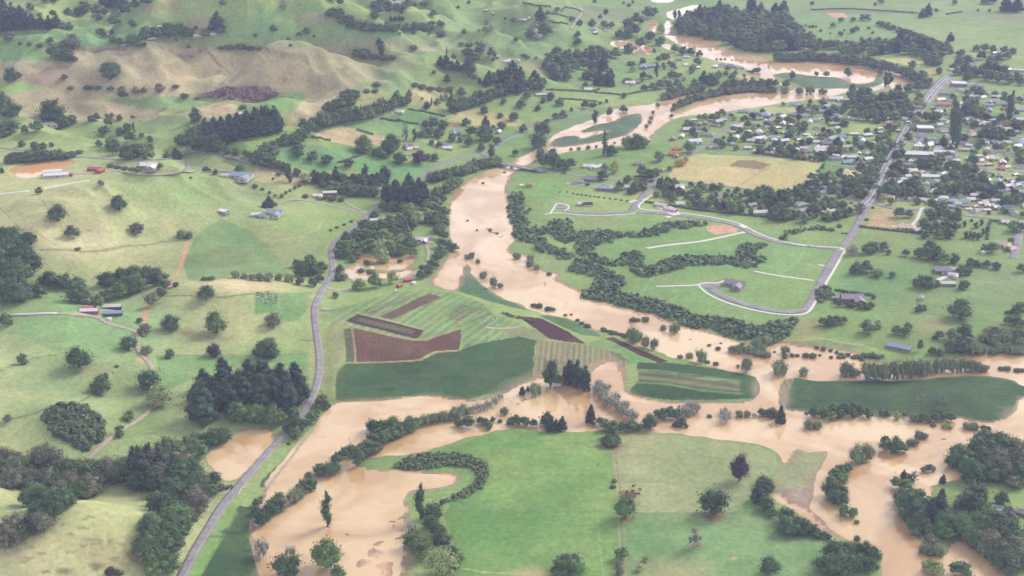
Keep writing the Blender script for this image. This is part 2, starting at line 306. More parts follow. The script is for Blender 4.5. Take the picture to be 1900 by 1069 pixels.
# broad tone of the country
for b_ in [(400,150,330,60,(166,152,118),.85),(620,150,130,55,(168,158,120),.7),(60,130,120,40,(150,128,112),.7),(120,135,70,22,(150,124,120),.6),(330,95,280,22,(150,140,120),.7),
  (620,92,160,18,(162,146,128),.7),(760,80,90,14,(158,146,130),.6),(700,130,90,25,(140,140,112),.6),(160,195,180,20,(170,158,128),.8),(320,210,130,16,(160,150,122),.7),
  (360,150,80,40,(186,172,132),.8),(300,125,60,30,(172,158,124),.8),(560,200,60,30,(184,172,136),.8),(230,190,90,18,(150,150,110),.5),(390,192,60,12,(196,170,138),.7),
  (280,235,200,25,(126,160,104),.6),(500,195,90,18,(128,170,104),.9),(380,180,120,9,(122,164,108),.9),(30,160,60,14,(140,172,108),.9),(40,105,110,14,(130,166,108),.9),(150,75,120,14,(120,162,108),.8),
  (300,60,250,20,(120,160,108),.7),(520,50,180,30,(122,164,112),.7),(880,60,200,60,(124,160,112),.6),(740,150,120,20,(124,162,110),.7),(760,175,40,10,(120,166,104),.8),(780,178,30,14,(182,170,134),.8,20),
  (860,115,80,12,(150,164,112),.6),(1010,120,70,16,(138,136,110),.7),(880,215,60,18,(172,170,120),.8),(640,40,80,10,(150,130,120),.4),
  (90,420,170,80,PALE,.85),(230,400,200,50,OLIVE,.5),(160,450,90,30,(206,196,160),.6),(130,390,60,30,(182,176,136),.6),(300,380,160,25,(160,172,120),.6),(360,350,120,30,(126,164,104),.8),
  (300,330,90,25,(152,168,116),.6),(450,420,80,40,(142,164,110),.6),(540,420,80,30,(150,172,112),.7),(490,450,60,25,(150,152,112),.6),(430,470,120,40,(128,150,104),.7),(560,460,40,30,(146,150,110),.6),
  (190,500,120,20,(158,166,118),.7),(260,480,60,20,(178,170,134),.5),(540,310,60,20,(190,176,138),.8),(560,330,60,18,(160,160,120),.6),(450,350,60,25,(140,142,110),.6),(600,375,40,12,(140,168,108),.7),
  (440,530,120,16,(214,198,160),.9),(330,560,90,30,(158,172,122),.8),(420,600,130,45,(180,184,136),.85),(390,630,50,10,(140,136,104),.6),(350,620,30,14,(132,132,100),.5),(500,640,70,16,(156,176,116),.7),
  (60,640,90,40,(164,182,126),.8),(170,610,160,50,(116,164,106),.9),(150,700,120,50,(112,146,98),.7),(60,760,120,40,(140,166,110),.7),(20,735,60,12,(182,184,136),.6),(250,760,80,60,(122,148,100),.7),(290,800,70,40,(118,148,92),.8),
  (220,860,70,40,(112,144,90),.7),(110,830,70,30,(124,152,104),.7),(170,690,30,20,(166,158,118),.6),
  (150,960,170,60,(178,186,134),.9),(120,1030,160,50,(200,196,152),.9),(200,1020,70,30,(170,166,122),.6),(40,950,50,20,(140,158,110),.7),(240,930,40,40,(146,162,112),.5),
  (1300,20,260,30,(124,152,110),.6),(1650,30,250,30,(128,156,116),.7),(1750,80,160,35,(140,164,118),.8),(1880,30,60,20,(142,148,120),.6),(1560,50,120,25,(132,166,110),.7),(1600,20,150,6,(128,132,108),.6),
  (1060,20,90,12,(118,138,104),.7),(1200,160,60,14,(126,156,104),.7),(1060,140,120,30,(116,156,100),.7),(1110,115,60,14,(120,156,100),.6),(960,190,90,25,(112,150,94),.7),(1390,145,60,14,(134,158,104),.7),(1100,220,90,20,(112,146,94),.7),
  (930,200,60,20,(150,166,108),.4),(950,260,60,18,(116,150,94),.7),
  (990,380,60,40,(112,150,94),.7),(1000,350,50,14,(128,172,98),.7),(1150,420,120,30,(124,158,100),.6),(1350,470,180,60,(120,158,100),.7),(1480,480,90,40,(126,164,102),.6),(1300,560,180,30,(124,158,102),.6),(1110,410,40,10,(150,150,110),.5),
  (1700,440,160,40,(124,144,94),.8),(1660,420,40,16,(170,158,120),.7),(1640,395,40,22,(176,160,124),.85),(1780,540,180,60,(110,144,96),.8),(1650,520,90,40,(102,142,92),.7),(1850,520,80,60,(128,150,106),.6),(1720,590,70,40,(118,140,94),.6),(1500,610,30,20,(160,146,116),.8),
  (1530,640,60,10,(132,142,100),.6),(1730,615,40,25,(140,148,102),.6),(1480,600,10,25,(150,150,118),.5),(1660,640,60,14,(120,138,96),.6)]:
    blob(*b_)
for P_, c_, c2_, s_ in [("90,90 150,92 230,92 380,90 500,97 560,112 600,130 660,150 705,163 690,172 620,178 540,170 470,164 400,168 340,176 300,180 240,180 215,166 150,165 60,152 0,155 -10,150 -10,113 60,112 100,112", (196,184,150), (164,158,130), .85),
  ("-10,172 80,166 140,165 225,178 180,180 100,184 -10,184", (196,180,150), (176,166,140), .75), ("25,190 120,188 215,190 250,200 300,208 310,222 230,226 150,226 60,222 38,208", (190,178,146), (168,162,130), .8), ("345,210 370,196 410,188 445,196 430,212 390,220", (206,184,158), (186,168,140), .75),
  ("540,215 560,188 590,171 618,171 633,184 617,205 575,226 533,237", (204,190,158), (184,174,138), .8), ("625,68 680,74 746,87 838,89 799,95 733,93 707,84 638,79", (184,166,148), (168,156,134), .7), ("560,108 640,112 700,128 720,150 690,165 650,146 600,128", (176,166,140), (162,158,130), .7),
  ("766,158 800,166 830,176 800,190 760,192", (188,174,134), (172,162,122), .7), ("560,20 620,24 640,42 600,48 540,42", (150,132,116), (136,140,108), .5), ("240,12 330,0 345,16 270,24", (158,140,124), None, .5), ("340,25 380,30 390,60 350,55", (164,144,124), None, .6),
  ("480,190 509,176 575,170 556,188 530,205 496,203", (128,170,100), (138,176,108), .8), ("180,182 280,186 380,190 410,184 390,196 330,205 250,195", (120,164,100), (132,170,110), .8), ("-10,158 40,155 78,166 30,172 -10,174", (140,176,104), None, .8), ("-10,84 70,86 90,110 30,113 -10,113", (126,166,102), None, .8)]:
    area(P_, c_, c2_, s_)
# paddocks and crops with crisp edges
area("760,838 840,828 900,806 958,792 985,797 1040,801 1100,800 1136,803 1150,1090 830,1090 856,1050 838,1000 822,955 836,930 870,925 900,905 905,880 890,852 850,842", (106,144,80), (126,158,92))
area("836,926 905,902 1148,950 1150,1090 850,1090 838,1000", (102,144,80), (118,154,90), .6)
area("1136,803 1160,800 1216,803 1308,810 1408,828 1440,845 1448,868 1420,885 1400,925 1340,955 1250,953 1160,955 1146,945", (140,154,110), (156,164,122))
area("1146,950 1250,953 1340,955 1410,935 1460,985 1540,1000 1560,1030 1560,1090 1150,1090", (106,144,92), (124,156,106))
area("1440,870 1470,836 1487,834 1535,837 1521,865 1508,894 1505,921 1480,925 1445,915 1430,900", (140,150,112), (150,156,120))
area("1448,912 1505,905 1500,935 1540,980 1560,1000 1530,985 1500,955 1470,940", (142,132,116), (160,146,132))
area(cz(10,"580,660 600,620 650,592 720,585 900,578 1120,572 1230,545 1280,515 1430,500 1560,455 1680,430 1900,395 2010,405 1985,470 1975,690 1880,740 1800,795 1750,800 1620,810 1500,860 1350,840 1270,815 1180,820 1000,840 800,855 650,860 575,845"), MAIZE, (68,98,58), stripe=((640,700,960,650),5,.05))
area(cz(10,"540,210 700,170 1000,85 1200,65 1450,100 1600,150 1720,260 1900,310 1980,400 1900,395 1560,455 1470,480 1470,340 1230,425 1100,430 700,335 640,345 650,592 600,620 560,600 540,400"), (116,146,94), (130,156,104), stripe=((700,590,770,545),9,.07))
area(cz(10,"540,350 640,345 655,590 600,620 545,620"), (138,158,104), (150,166,114))
area(cz(10,"1250,95 1330,120 980,280 890,260"), (96,72,66), (104,88,74), stripe=((700,590,790,548),4,.12))
for q in ("1170,100 1210,95 830,240 780,230", "1120,105 1140,105 800,215 770,210", "1480,170 1510,175 1390,260 1360,255", "1590,180 1610,195 1440,290 1410,280", "1660,225 1680,240 1540,300 1510,300", "1540,180 1560,185 1400,280 1385,275"):
    area(cz(10, q), (116,104,86), (124,120,92), .75)
area(cz(10,"735,235 1210,355 1150,415 1080,400 650,290"), (80,64,60), None, stripe=((663,586,785,618),14,.10))
area(cz(10,"760,262 1150,360 1120,385 740,290"), (100,98,78), (108,104,84), .8)
area(cz(10,"640,345 695,340 720,578 655,580"), (86,88,74), (94,102,78))
area(cz(10,"700,335 1000,405 1130,428 1230,425 1470,342 1450,490 1280,500 1220,525 1170,560 1000,570 730,580"), BROWN, (108,84,68), stripe=((690,625,695,670),4,.03))
area(cz(10,"1130,468 1170,465 1172,540 1130,545"), (92,72,66), None, .6)
line(cz(10,"650,290 690,320 1000,395 1120,420 1230,415 1470,335"), 3.5, (168,150,120), .8)
line(cz(10,"735,232 980,290 1210,352"), 3, (178,164,130), .8)
line(cz(10,"655,583 730,583 1000,575 1180,562 1230,530 1290,508 1450,494"), 3.5, (170,156,118), .8)
line(cz(10,"700,340 722,580"), 1.6, (168,146,126), .7)
line(cz(10,"640,590 585,640 570,700 572,840"), 3, (142,164,104), .8)
area(cz(11,"70,250 250,270 430,360 560,450 430,440 300,412 200,340"), (76,50,54), (88,60,62), stripe=((960,588,1080,635),4,.06))
area(cz(11,"690,410 760,405 900,470 1130,565 1080,580 980,550 900,510 780,450"), (80,54,58), (92,64,64))
area(cz(11,"-60,330 200,345 300,415 205,425 100,400 0,400"), (128,142,98), (140,150,108))
line(cz(11,"-40,330 60,345 200,345"), 3, (160,148,110), .6)
line(cz(11,"300,418 430,445 570,455"), 3, (164,152,116), .8)
area(cz(11,"230,250 300,240 400,260 640,370 665,400 540,390 400,330"), (80,116,74), (92,128,84))
area(cz(11,"300,415 560,452 690,412 900,515 1080,582 1130,568 1140,580 920,585 850,610 740,500 560,460"), (112,152,90), (122,158,98))
area(cz(11,"215,422 560,457 740,500 870,570 830,620 640,590 590,600 590,700 450,690 380,690 190,690"), (126,128,94), (138,136,104), stripe=((1010,640,1004,690),5,.10))
area(cz(11,"730,505 800,520 860,570 780,560"), (100,112,82), None, .7)
area(cz(11,"590,590 700,565 800,590 840,640 830,740 790,770 740,720 590,700"), (158,128,106), (176,142,120), stripe=((1120,672,1118,705),6,.08), wet=.4)
area(cz(11,"850,600 920,585 930,700 850,800 815,760 840,700"), (134,158,92), (146,164,104))
area(cz(11,"920,580 1130,575 1550,635 1750,680 1785,740 1750,830 1500,842 1200,848 1000,825 850,800 930,700"), MAIZE, (68,100,60))
area(cz(11,"930,635 1200,655 1640,715 1650,780 1400,765 1150,720 920,700"), (108,112,82), (118,122,90), stripe=((1185,690,1370,715),14,.18))
line(cz(11,"925,632 1200,652 1640,712"), 4, (120,148,96), .9)
line(cz(11,"915,720 1150,735 1400,780 1650,800"), 5, (112,146,92), .9)
area("1460,699 1505,703 1545,705 1600,704 1637,705 1716,703 1768,698 1810,696 1847,699 1874,704 1920,716 1920,730 1887,745 1879,766 1860,781 1834,788 1816,785 1768,774 1700,776 1624,771 1560,768 1500,762 1455,763 1446,745 1450,715", (58,86,52), (70,98,60), stripe=((1460,730,1880,740),6,.05))
area("868,487 875,505 885,520 905,538 930,553 960,564 985,577 950,570 900,556 850,540 851,520 862,495", (80,114,80), (88,118,84))
area("1016,267 1037,253 1072,251 1077,259 1110,249 1136,242 1066,248 1098,232 1137,226 1158,214 1190,209 1193,218 1185,234 1174,246 1150,255 1098,266 1045,274 1019,273", (84,110,84), (94,118,92))
area("1429,138 1463,134 1479,137 1520,142 1563,145 1579,155 1610,155 1624,150 1623,142 1629,137 1640,139 1640,158 1605,164 1558,165 1497,165 1466,163 1440,150", (92,116,88), (104,126,96))
area("1392,128 1430,138 1470,152 1497,164 1440,163 1400,150", (128,158,98), (136,164,104))
area("445,939 482,944 462,973 466,1013 482,1069 490,1130 340,1130 368,1069", (60,88,52), (72,100,60))
area("430,932 445,939 368,1069 340,1130 310,1130 338,1069", (112,152,86), (124,160,94))
line("440,950 410,1002 372,1069", 1.5, (140,160,110), .7)
area("483,905 483,893 512,864 512,880 497,905", (62,90,62))
# hay field and the subdivision
area("1270,286 1312,286 1400,289 1528,303 1500,335 1480,357 1430,357 1340,344 1236,332", (196,182,134), (184,178,126))
area("1270,286 1312,286 1400,289 1528,303 1510,318 1400,296 1262,300", (182,184,126), (170,178,118), .8)
line("1430,318 1455,303 1475,296", 2, (150,140,104), .6); line("1375,343 1412,318 1432,310", 2.5, (140,132,100), .7)
area(cz(7,"1570,185 1640,145 1750,145 1870,175 1790,210"), (150,136,104), (128,116,90), .85)
area("1312,420 1345,416 1372,425 1368,432 1330,436 1312,428", (198,158,136), (206,170,148))
for L_ in ("1090,395 1140,417","1120,425 1142,405","1100,397 1110,410","1180,472 1213,447 1270,437","1155,398 1175,415","1200,470 1225,487","1213,512 1190,545 1160,545","1300,560 1260,548 1230,566","1370,573 1398,575 1420,580","1395,577 1380,592","1345,563 1300,584","1405,527 1395,540","1500,450 1478,490 1445,509","1440,486 1510,495","1240,447 1300,440","1330,520 1318,500 1310,497","1230,520 1255,500 1290,490","1440,425 1460,402 1480,396","1080,455 1130,470","1150,450 1190,470"):
    line(L_, 1.2, (164,172,134), .55)
area("1105,395 1135,400 1140,418 1110,424 1080,414", (140,148,106), None, .4)
# small fields left and far
area("410,405 468,432 498,455 540,512 470,505 400,520 352,522 340,490 360,440", (104,142,90), (120,150,100), .7)
area("340,480 420,455 470,468 455,490 400,500", (118,132,94), None, .5)
area("516,600 518,545 578,540 572,572 558,592", (106,148,90), (120,158,100), .8); area("474,542 517,544 516,578 472,583", (116,156,98))
area("290,662 470,660 570,655 572,690 480,684 350,705 300,730 296,690", (106,150,92), (122,160,102), .7)
area("30,590 150,585 230,600 256,615 232,660 150,665 105,655 45,623", (124,164,108), (142,174,120), .7)
area("0,622 42,622 108,658 60,665 0,682", (164,180,124), (172,184,134), .55)
area("0,528 60,520 110,527 150,560 150,578 0,582", (120,160,104), (132,164,112), .8)
area(cz(2,"410,960 620,890 700,905 900,960 985,985 1000,1030 700,1030 540,995"), (196,180,144), (186,178,136))
area(cz(2,"620,890 890,840 1050,855 1165,880 1160,960 1060,1000 985,985 740,915"), (116,152,98), (124,158,104)); area(cz(2,"900,835 1095,775 1350,822 1280,860 1160,880"), (102,142,92))
area(cz(2,"1380,830 1520,765 1700,790 1900,850 1900,890 1700,900 1480,880 1400,850"), (168,168,116), (180,174,126)); area(cz(2,"1350,850 1480,885 1440,900 1370,890"), (136,116,98))
area(cz(6,"140,100 260,40 700,40 760,95 600,160 640,200 480,240 300,200 200,150"), (106,150,94), (116,156,102)); area(cz(6,"720,130 830,100 1100,180 1290,170 1150,290 1000,280 700,190"), (110,156,96), (118,162,104))
area(cz(6,"0,220 140,210 330,270 330,320 200,340 100,300 0,290"), (186,170,134), (176,168,126), .7)
area(cz(3,"90,470 230,450 300,530 200,545"), (150,144,112), None, .8); area(cz(3,"0,310 200,300 310,340 250,390 0,400"), (106,140,98), None, .5)
area(cz(3,"1615,535 1700,530 1790,575 1690,580"), (204,166,136)); area(cz(4,"510,95 640,92 660,125 560,130"), (206,164,138)); area(cz(4,"880,405 1250,410 1240,450 1150,470 950,440"), (190,188,136)); area(cz(4,"1180,490 1310,480 1330,520 1260,545"), (170,168,120))
area(cz(4,"30,760 290,755 300,800 150,815"), (166,176,124)); area(cz(4,"640,860 740,850 860,890 820,940 680,945"), (156,172,110)); area(cz(4,"1610,600 1900,600 1900,690 1700,660 1600,640"), (138,162,108)); area(cz(8,"860,490 985,500 975,600 940,615 780,610"), (178,160,124), (166,160,116)); area(cz(8,"470,170 640,160 600,250 440,270"), (112,148,88))
area(cz(8,"1660,570 1820,590 1800,700 1640,690"), (126,158,98)); area(cz(8,"1510,900 1900,910 1900,1000 1500,1010"), (122,148,104), (134,156,112), .7); area(cz(8,"780,610 1180,660 1180,760 1080,740 1000,650 850,640"), (120,148,90), None, .5)
area(cz(1,"1380,670 1600,615 1900,620 1900,690 1780,730 1550,690"), (140,114,112), (150,124,118)); area(cz(2,"0,610 100,640 180,670 0,720"), (140,114,112), (150,124,118)); area(cz(1,"150,570 350,470 480,460 520,540 400,620 280,610"), (150,124,120), (156,132,120), .5)
area(cz(4,"390,55 700,60 1130,85 1140,100 720,95 420,85"), (128,134,108), None, .7); area(cz(4,"1600,120 1900,115 1900,155 1650,140"), (140,138,114), None, .7); area(cz(3,"540,30 900,60 840,160 540,165"), (126,138,106), None, .6)
area(cz(2,"640,690 770,560 880,610 900,640"), (116,156,98), None, .5)
area(cz(3,"300,900 560,760 900,735 580,850 330,950"), (112,146,94), None, .6)
area("640,600 620,590 600,640 600,690 585,760 612,745 622,680 640,640", (136,142,100), None, .6)
area(cz(14,"690,800 830,790 1000,780 1060,870 1040,980 1000,1064 640,1100 560,1050 600,960"), (214,174,152), (222,186,164), .9)
# river margins: wet silt along every shore
sw = np.where((TX > GX0) & (TX < GX1) & (TY > GY0) & (TY < GY1), 1, 0)
fx = np.clip((TX-GX0)/GS, 0, len(gx)-2).astype(int); fy = np.clip((TY-GY0)/GS, 0, len(gy)-2).astype(int)
sd = SDW[fy, fx]
wid = 2+15*np.clip(n_mid*1.6-.45, 0, 1)*np.clip(n_big*2-.4, 0.15, 1)
k = np.clip(1.25-np.maximum(sd, 0)/wid, 0, 1)*.75*sw*np.clip((2600-TY)/900, .25, 1); k = k[..., None]
LC = LC*(1-k)+np.array([150, 134, 112.])*k; WET = np.maximum(WET, k[..., 0]*.8)
LC[(sd < 0) & (sw > 0)] = (208, 168, 138)
area(cz(12,"0,760 150,700 280,690 210,910 60,905 0,880"), (176,150,128), (120,116,96), .9, stripe=((1428,705,1446,760),5,.2), wet=.6)
area(cz(14,"980,450 1230,420 1440,385 1450,420 1250,470 1080,490 1060,620 980,640 990,560"), (150,140,118), (166,160,142), .8, wet=.6)
area(cz(14,"900,700 1040,640 1080,660 1060,740 930,770"), (140,132,100), (160,128,108))
area("470,950 490,905 500,915 488,950 478,1000 500,1069 480,1069 462,1000", (168,146,126), (150,132,112), wet=.5)
line("337,1069 360,1026 384,986 405,949 421,926 442,902 463,880 487,852 500,836 523,813 538,794 557,773 575,746 588,715 594,683 592,652 588,625 583,586 583,567 596,541 609,523 617,507 617,490 613,470 618,452 638,436 665,415 688,394 704,378", 13, (162,160,122), .6)
blob(1878,768,26,16,(160,148,122),.9); blob(1452,735,16,26,(156,144,120),.9); blob(1400,718,10,18,(140,132,108),.8); blob(700,742,90,5,(120,116,92),.7); blob(1280,745,80,4,(130,120,98),.7); blob(1600,765,120,4,(96,104,80),.6)
blob(578,650,7,60,(178,170,130),.7); blob(575,560,8,25,(170,164,124),.7); blob(628,640,12,60,(150,150,112),.5)
# worn tracks, fence lines, drains
for P_, w_, c_, s_ in [
 ("346,447 340,480 328,505 316,530", 5, (202,160,134), 1), ("316,530 300,548 270,575 268,598", 3, (190,160,132), .7), ("270,575 268,598", 6, (196,150,122), .9),
 ("75,463 105,464 150,467 190,465 240,456 300,449 346,447", 2.5, (120,112,88), .8), ("76,461 150,464 240,453 300,446", 2, (186,180,140), .6),
 ("0,385 40,425 105,455", 1.5, (142,150,108), .6), ("78,372 110,410 115,425", 1.5, (140,150,108), .6),
 ("500,450 560,440 590,425 600,405", 3, (172,176,124), .6), ("235,345 290,335 355,345 440,378 480,385", 2.5, (166,178,122), .6), ("245,385 290,400 400,392 405,388", 3, (172,180,130), .6),
 ("0,686 60,665 105,658", 1.5, (96,120,78), .7), ("10,778 70,765 150,745 168,733", 2, (104,112,80), .8), ("145,730 168,735 190,715 225,672", 2, (176,168,130), .6), ("240,652 205,705", 2, (172,170,130), .5),
 ("310,550 370,550 420,552 480,545", 2, (120,124,90), .8), ("290,660 370,659 470,660 572,655", 1.5, (132,158,100), .8), ("515,580 570,560", 1.2, (120,140,92), .5), ("556,630 580,632", 2, (110,108,84), .8),
 ("1135,838 1144,900 1148,960 1152,1075", 1.8, (168,168,130), .9), ("1143,838 1150,900 1156,960 1160,1075", 1.8, (160,160,120), .8), ("1108,940 1112,1000 1120,1075", 1.5, (140,176,124), .6),
 ("838,947 940,948 1108,950 1150,951", 1.6, (134,158,112), .45), ("1180,953 1250,952 1400,952", 1.2, (140,160,116), .6), ("860,1055 900,1062 1000,1066", 2.5, (170,174,130), .7),
 ("1380,895 1400,925 1440,970 1470,985", 2, (168,160,124), .7),
 ("1540,500 1552,490", 2, (160,160,140), .3), ("1590,470 1700,480 1730,490", 2, (104,122,84), .6), ("1575,545 1610,490", 1.5, (130,156,116), .5),
 ("1485,632 1520,627 1560,635 1600,640 1625,650", 2.5, (190,172,128), .8), ("1720,580 1770,590 1880,600", 2, (116,116,90), .6),
 ("470,235 500,290", 1, (140,150,110), .3), ("330,110 400,108 500,125", 2.2, (198,184,146), .7), ("255,160 285,135 340,112", 2.5, (196,182,142), .8), ("470,118 540,130 600,135", 2, (190,176,138), .7), ("510,150 560,148 600,138", 2, (180,168,134), .7), ("610,115 660,145 700,165", 2.5, (196,182,144), .6),
 ("20,188 120,186 200,188", 2.5, (180,150,130), .7), ("140,92 230,91 380,90 500,95", 3, (120,96,92), .7),
 ("980,500 1030,505", 6, (158,148,132), .7), ("1000,480 1035,490", 7, (156,150,134), .7)]:
    line(P_, w_, c_, s_)
rg = random.Random(5)
for k_ in range(150):
    q_ = (rg.uniform(190, 345), rg.uniform(795, 870)) if k_ < 70 else ((rg.uniform(20, 260), rg.uniform(930, 1069)) if k_ < 110 else (rg.uniform(0, 620), rg.uniform(100, 700)))
    L_ = rg.uniform(4, 12); c_ = rg.choice([(96,122,76),(104,118,78),(170,176,126),(124,112,84)]); line(f"{q_[0]-L_},{q_[1]+rg.uniform(-2,3)} {q_[0]},{q_[1]} {q_[0]+L_},{q_[1]+rg.uniform(-3,2)}", rg.uniform(.6, 1.6), c_, .5)
# scattered dry and dark marks
for x_, y_, r_, c_ in [(250,1028,18,(120,112,84)),(300,640,10,(170,164,124)),(345,618,12,(140,112,86)),(1166,918,16,(120,84,70)),(1165,963,14,(150,98,78)),(1325,960,18,(140,104,84)),(1135,828,22,(126,100,80)),(1290,1015,12,(136,112,92)),(985,1068,40,(190,170,130)),(1245,1066,70,(170,160,120)),
   (120,1060,14,(110,104,80)),(180,1050,14,(120,110,84)),(1362,1036,6,(206,180,150)),(265,668,10,(200,160,130)),(640,625,6,(120,120,90)),(1740,600,30,(150,150,110)),(465,712,6,(200,150,100))]:
    blob(x_, y_, r_, r_*.45, c_, .9)
# patchy crops, wheel tracks, wet corners
for P_, n_ in (("640,690 960,640 960,720 660,740", 26), ("1470,712 1880,715 1860,775 1480,755", 30), ("1190,684 1390,705 1390,735 1190,720", 14), ("400,960 470,950 455,1069 380,1069", 12)):
    Pq = poly(P_); lo, hi = Pq.min(0), Pq.max(0); k_ = 0
    while k_ < n_:
        q_ = (rg.uniform(lo[0], hi[0]), rg.uniform(lo[1], hi[1]))
        if inside(Pq, np.array([q_[0]]), np.array([q_[1]]))[0]: blob(q_[0], q_[1], rg.uniform(8, 26), rg.uniform(2, 6), rg.choice([(66,96,68),(44,70,52),(84,98,70),(58,86,60)]), rg.uniform(.3, .75)); k_ += 1
for P_ in ("640,690 760,684 870,668 960,646", "650,722 780,712 900,700 980,680", "1470,735 1600,740 1750,742 1880,740", "1200,697 1300,708 1390,722", "690,612 697,668", "730,628 736,668"): line(P_, 1.2, (78,96,70), .5)
LC = LC*np.array([1.0, .985, .95])
lc = lin(LC)*.88
# ------------------------------------------------------------------ linking helpers
def link(o, parent=None):
    COL.objects.link(o)
    if parent: o.parent = parent
    return o
def tag(o, label=None, cat=None, group=None, kind=None):
    if label: o['label'] = label
    if cat: o['category'] = cat
    if group: o['group'] = group
    if kind: o['kind'] = kind
    return o
def mesh(name, V, Fc, mat=None, smooth=False):
    me = bpy.data.meshes.new(name)
    V = np.asarray(V, np.float32)
    if isinstance(Fc, np.ndarray):
        nf, k = Fc.shape
        me.vertices.add(len(V)); me.vertices.foreach_set('co', V.ravel())
        me.loops.add(nf*k); me.loops.foreach_set('vertex_index', Fc.ravel().astype(np.int32))
        me.polygons.add(nf); me.polygons.foreach_set('loop_start', np.arange(0, nf*k, k, dtype=np.int32))
        me.update(calc_edges=True)
    else:
        me.from_pydata([tuple(p) for p in V.tolist()], [], Fc); me.update()
    if mat: me.materials.append(mat)
    if smooth: me.polygons.foreach_set('use_smooth', np.ones(len(me.polygons), bool))
    return me
def obj(name, me, parent=None, loc=None, rz=0.):
    o = bpy.data.objects.new(name, me); link(o, parent)
    if loc is not None: o.location = loc
    o.rotation_euler.z = rz
    return o
# terrain
R_, C_ = TX.shape
V = np.stack([TX, TY, TZ], -1).reshape(-1, 3)
i = np.arange(R_-1)[:, None]*C_+np.arange(C_-1)[None]
i = i.ravel(); FQ = np.stack([i, i+C_, i+C_+1, i+1], -1)
me = mesh('ground', V, FQ, M['land'], True)
at = me.attributes.new('land', 'FLOAT_COLOR', 'POINT')
rgba = np.concatenate([lc.reshape(-1, 3), WET.reshape(-1, 1)], 1).astype(np.float32)
at.data.foreach_set('color', rgba.ravel())
tag(obj('ground', me), kind='structure')
# flood water: one level sheet, the shores are where the land rises through it
wx = np.linspace(-1490, 1490, 41); wy = np.linspace(420, 3390, 41)
V = [(x, y, 0) for y in wy for x in wx]
FQ = [(r*41+c, r*41+c+1, (r+1)*41+c+1, (r+1)*41+c) for r in range(40) for c in range(40)]
tag(obj('flood_water', mesh('flood_water', V, FQ, M['water'])), kind='structure')
pm = POND+(POND-POND.mean(0))*.12
tag(obj('pond_water', mesh('pond_water', [(x, y, PZ) for x, y in pm], [list(range(len(pm)))][::1], M['pond'])), kind='structure')
# ------------------------------------------------------------------ roads
def path_world(P, step=4.0, smooth=3):
    P = chaikin(poly(P) if isinstance(P, str) else P, smooth, False)
    X, Y, Z = ground(P[:, 0], P[:, 1])
    q = np.stack([X, Y], 1); d = np.concatenate([[0], np.cumsum(np.hypot(*np.diff(q, axis=0).T))])
    n = max(int(d[-1]/step), 2); s = np.linspace(0, d[-1], n)
    q = np.stack([np.interp(s, d, q[:, 0]), np.interp(s, d, q[:, 1])], 1)
    for _ in range(2): q[1:-1] = .25*q[:-2]+.5*q[1:-1]+.25*q[2:]
    return q
def strip(q, w, dz=.25, off=0., water=True, nc=4):
    t = np.gradient(q, axis=0); t /= np.linalg.norm(t, axis=1)[:, None]+1e-9
    n = np.stack([-t[:, 1], t[:, 0]], 1)
    V = []
    for k in range(nc+1):
        p = q+n*(off+w*(k/nc-.5)); z = height(p[:, 0], p[:, 1])
        V.append(np.stack([p[:, 0], p[:, 1], np.maximum(z, .15)+dz], 1))
    zz = np.max([v_[:, 2] for v_ in V], 0)
    ker = np.ones(5)/5; zz = np.maximum(np.convolve(np.pad(zz, 2, 'edge'), ker, 'valid'), zz)
    for v_ in V: v_[:, 2] = zz
    # skirts so that the edge of the sheet meets the ground
    a = V[0].copy(); a[:, 2] -= 1.0; b_ = V[-1].copy(); b_[:, 2] -= 1.0
    V = [a]+V+[b_]; m_ = len(q); Vv = np.concatenate(V)
    Fq = []
    for k in range(len(V)-1):
        i0 = np.arange(m_-1)+k*m_; Fq.append(np.stack([i0, i0+1, i0+m_+1, i0+m_], 1))
    return Vv, np.concatenate(Fq)
def road(name, P, w, mat, dz=.25, off=0., step=4.):
    Vv, Fq = strip(path_world(P, step), w, dz, off)
    return tag(obj(name, mesh(name, Vv, Fq, M[mat])), kind='structure')
MAIN = "325,1095 337,1069 360,1026 384,986 405,949 421,926 442,902 463,880 487,852 500,836 523,813 538,794 557,773 575,746 588,715 594,683 592,652 588,625 583,586 583,567 596,541 609,523 617,507 617,490 613,470 618,452 638,436 665,415 688,394 704,378 720,362 745,350 770,336 799,315 820,303 859,292 881,285 893,284"
road('country_road', MAIN, 6.6, 'asphalt')
road('road', "893,284 925,268 975,240 1000,228 1040,224 1110,208", 6, 'asphalt')
road('road', "362,282 400,286 440,296 490,312 540,325 590,334 640,342 720,352", 6, 'asphalt')
road('road', "-10,273 50,280 110,288 215,297 300,298 362,282", 5, 'asphalt')
road('bridge_approach_road', "893,284 905,293 925,299", 6.5, 'asphalt', .5)
road('road', "985,313 1020,318 1055,322 1090,330 1140,334 1190,333 1225,332", 5.5, 'asphalt')
road('town_main_street', "1590,390 1614,372 1635,335 1652,300 1668,270 1690,232 1715,190 1740,160 1762,140", 18, 'asphalt', .3)
road('road', "1762,140 1780,130 1812,122 1812,112 1795,102 1770,96 1745,88 1700,70 1640,46", 8, 'asphalt')
road('road', "1230,332 1300,340 1370,349 1440,358 1500,362 1560,368 1614,374", 5.5, 'asphalt')
road('town_street', "1612,372 1640,384 1680,390 1730,388 1790,400 1900,412 1960,418", 9, 'asphalt')
road('subdivision_road', "1614,374 1600,398 1585,430 1568,452 1550,475 1530,510 1510,550 1498,572 1480,580 1440,578 1390,568 1345,552 1322,540 1318,532", 8.5, 'asphalt', .3)
road('subdivision_road', "1562,462 1500,458 1440,450 1400,437 1370,418 1320,408 1260,400 1190,393 1140,396 1075,396 1045,391", 7, 'asphalt', .35)
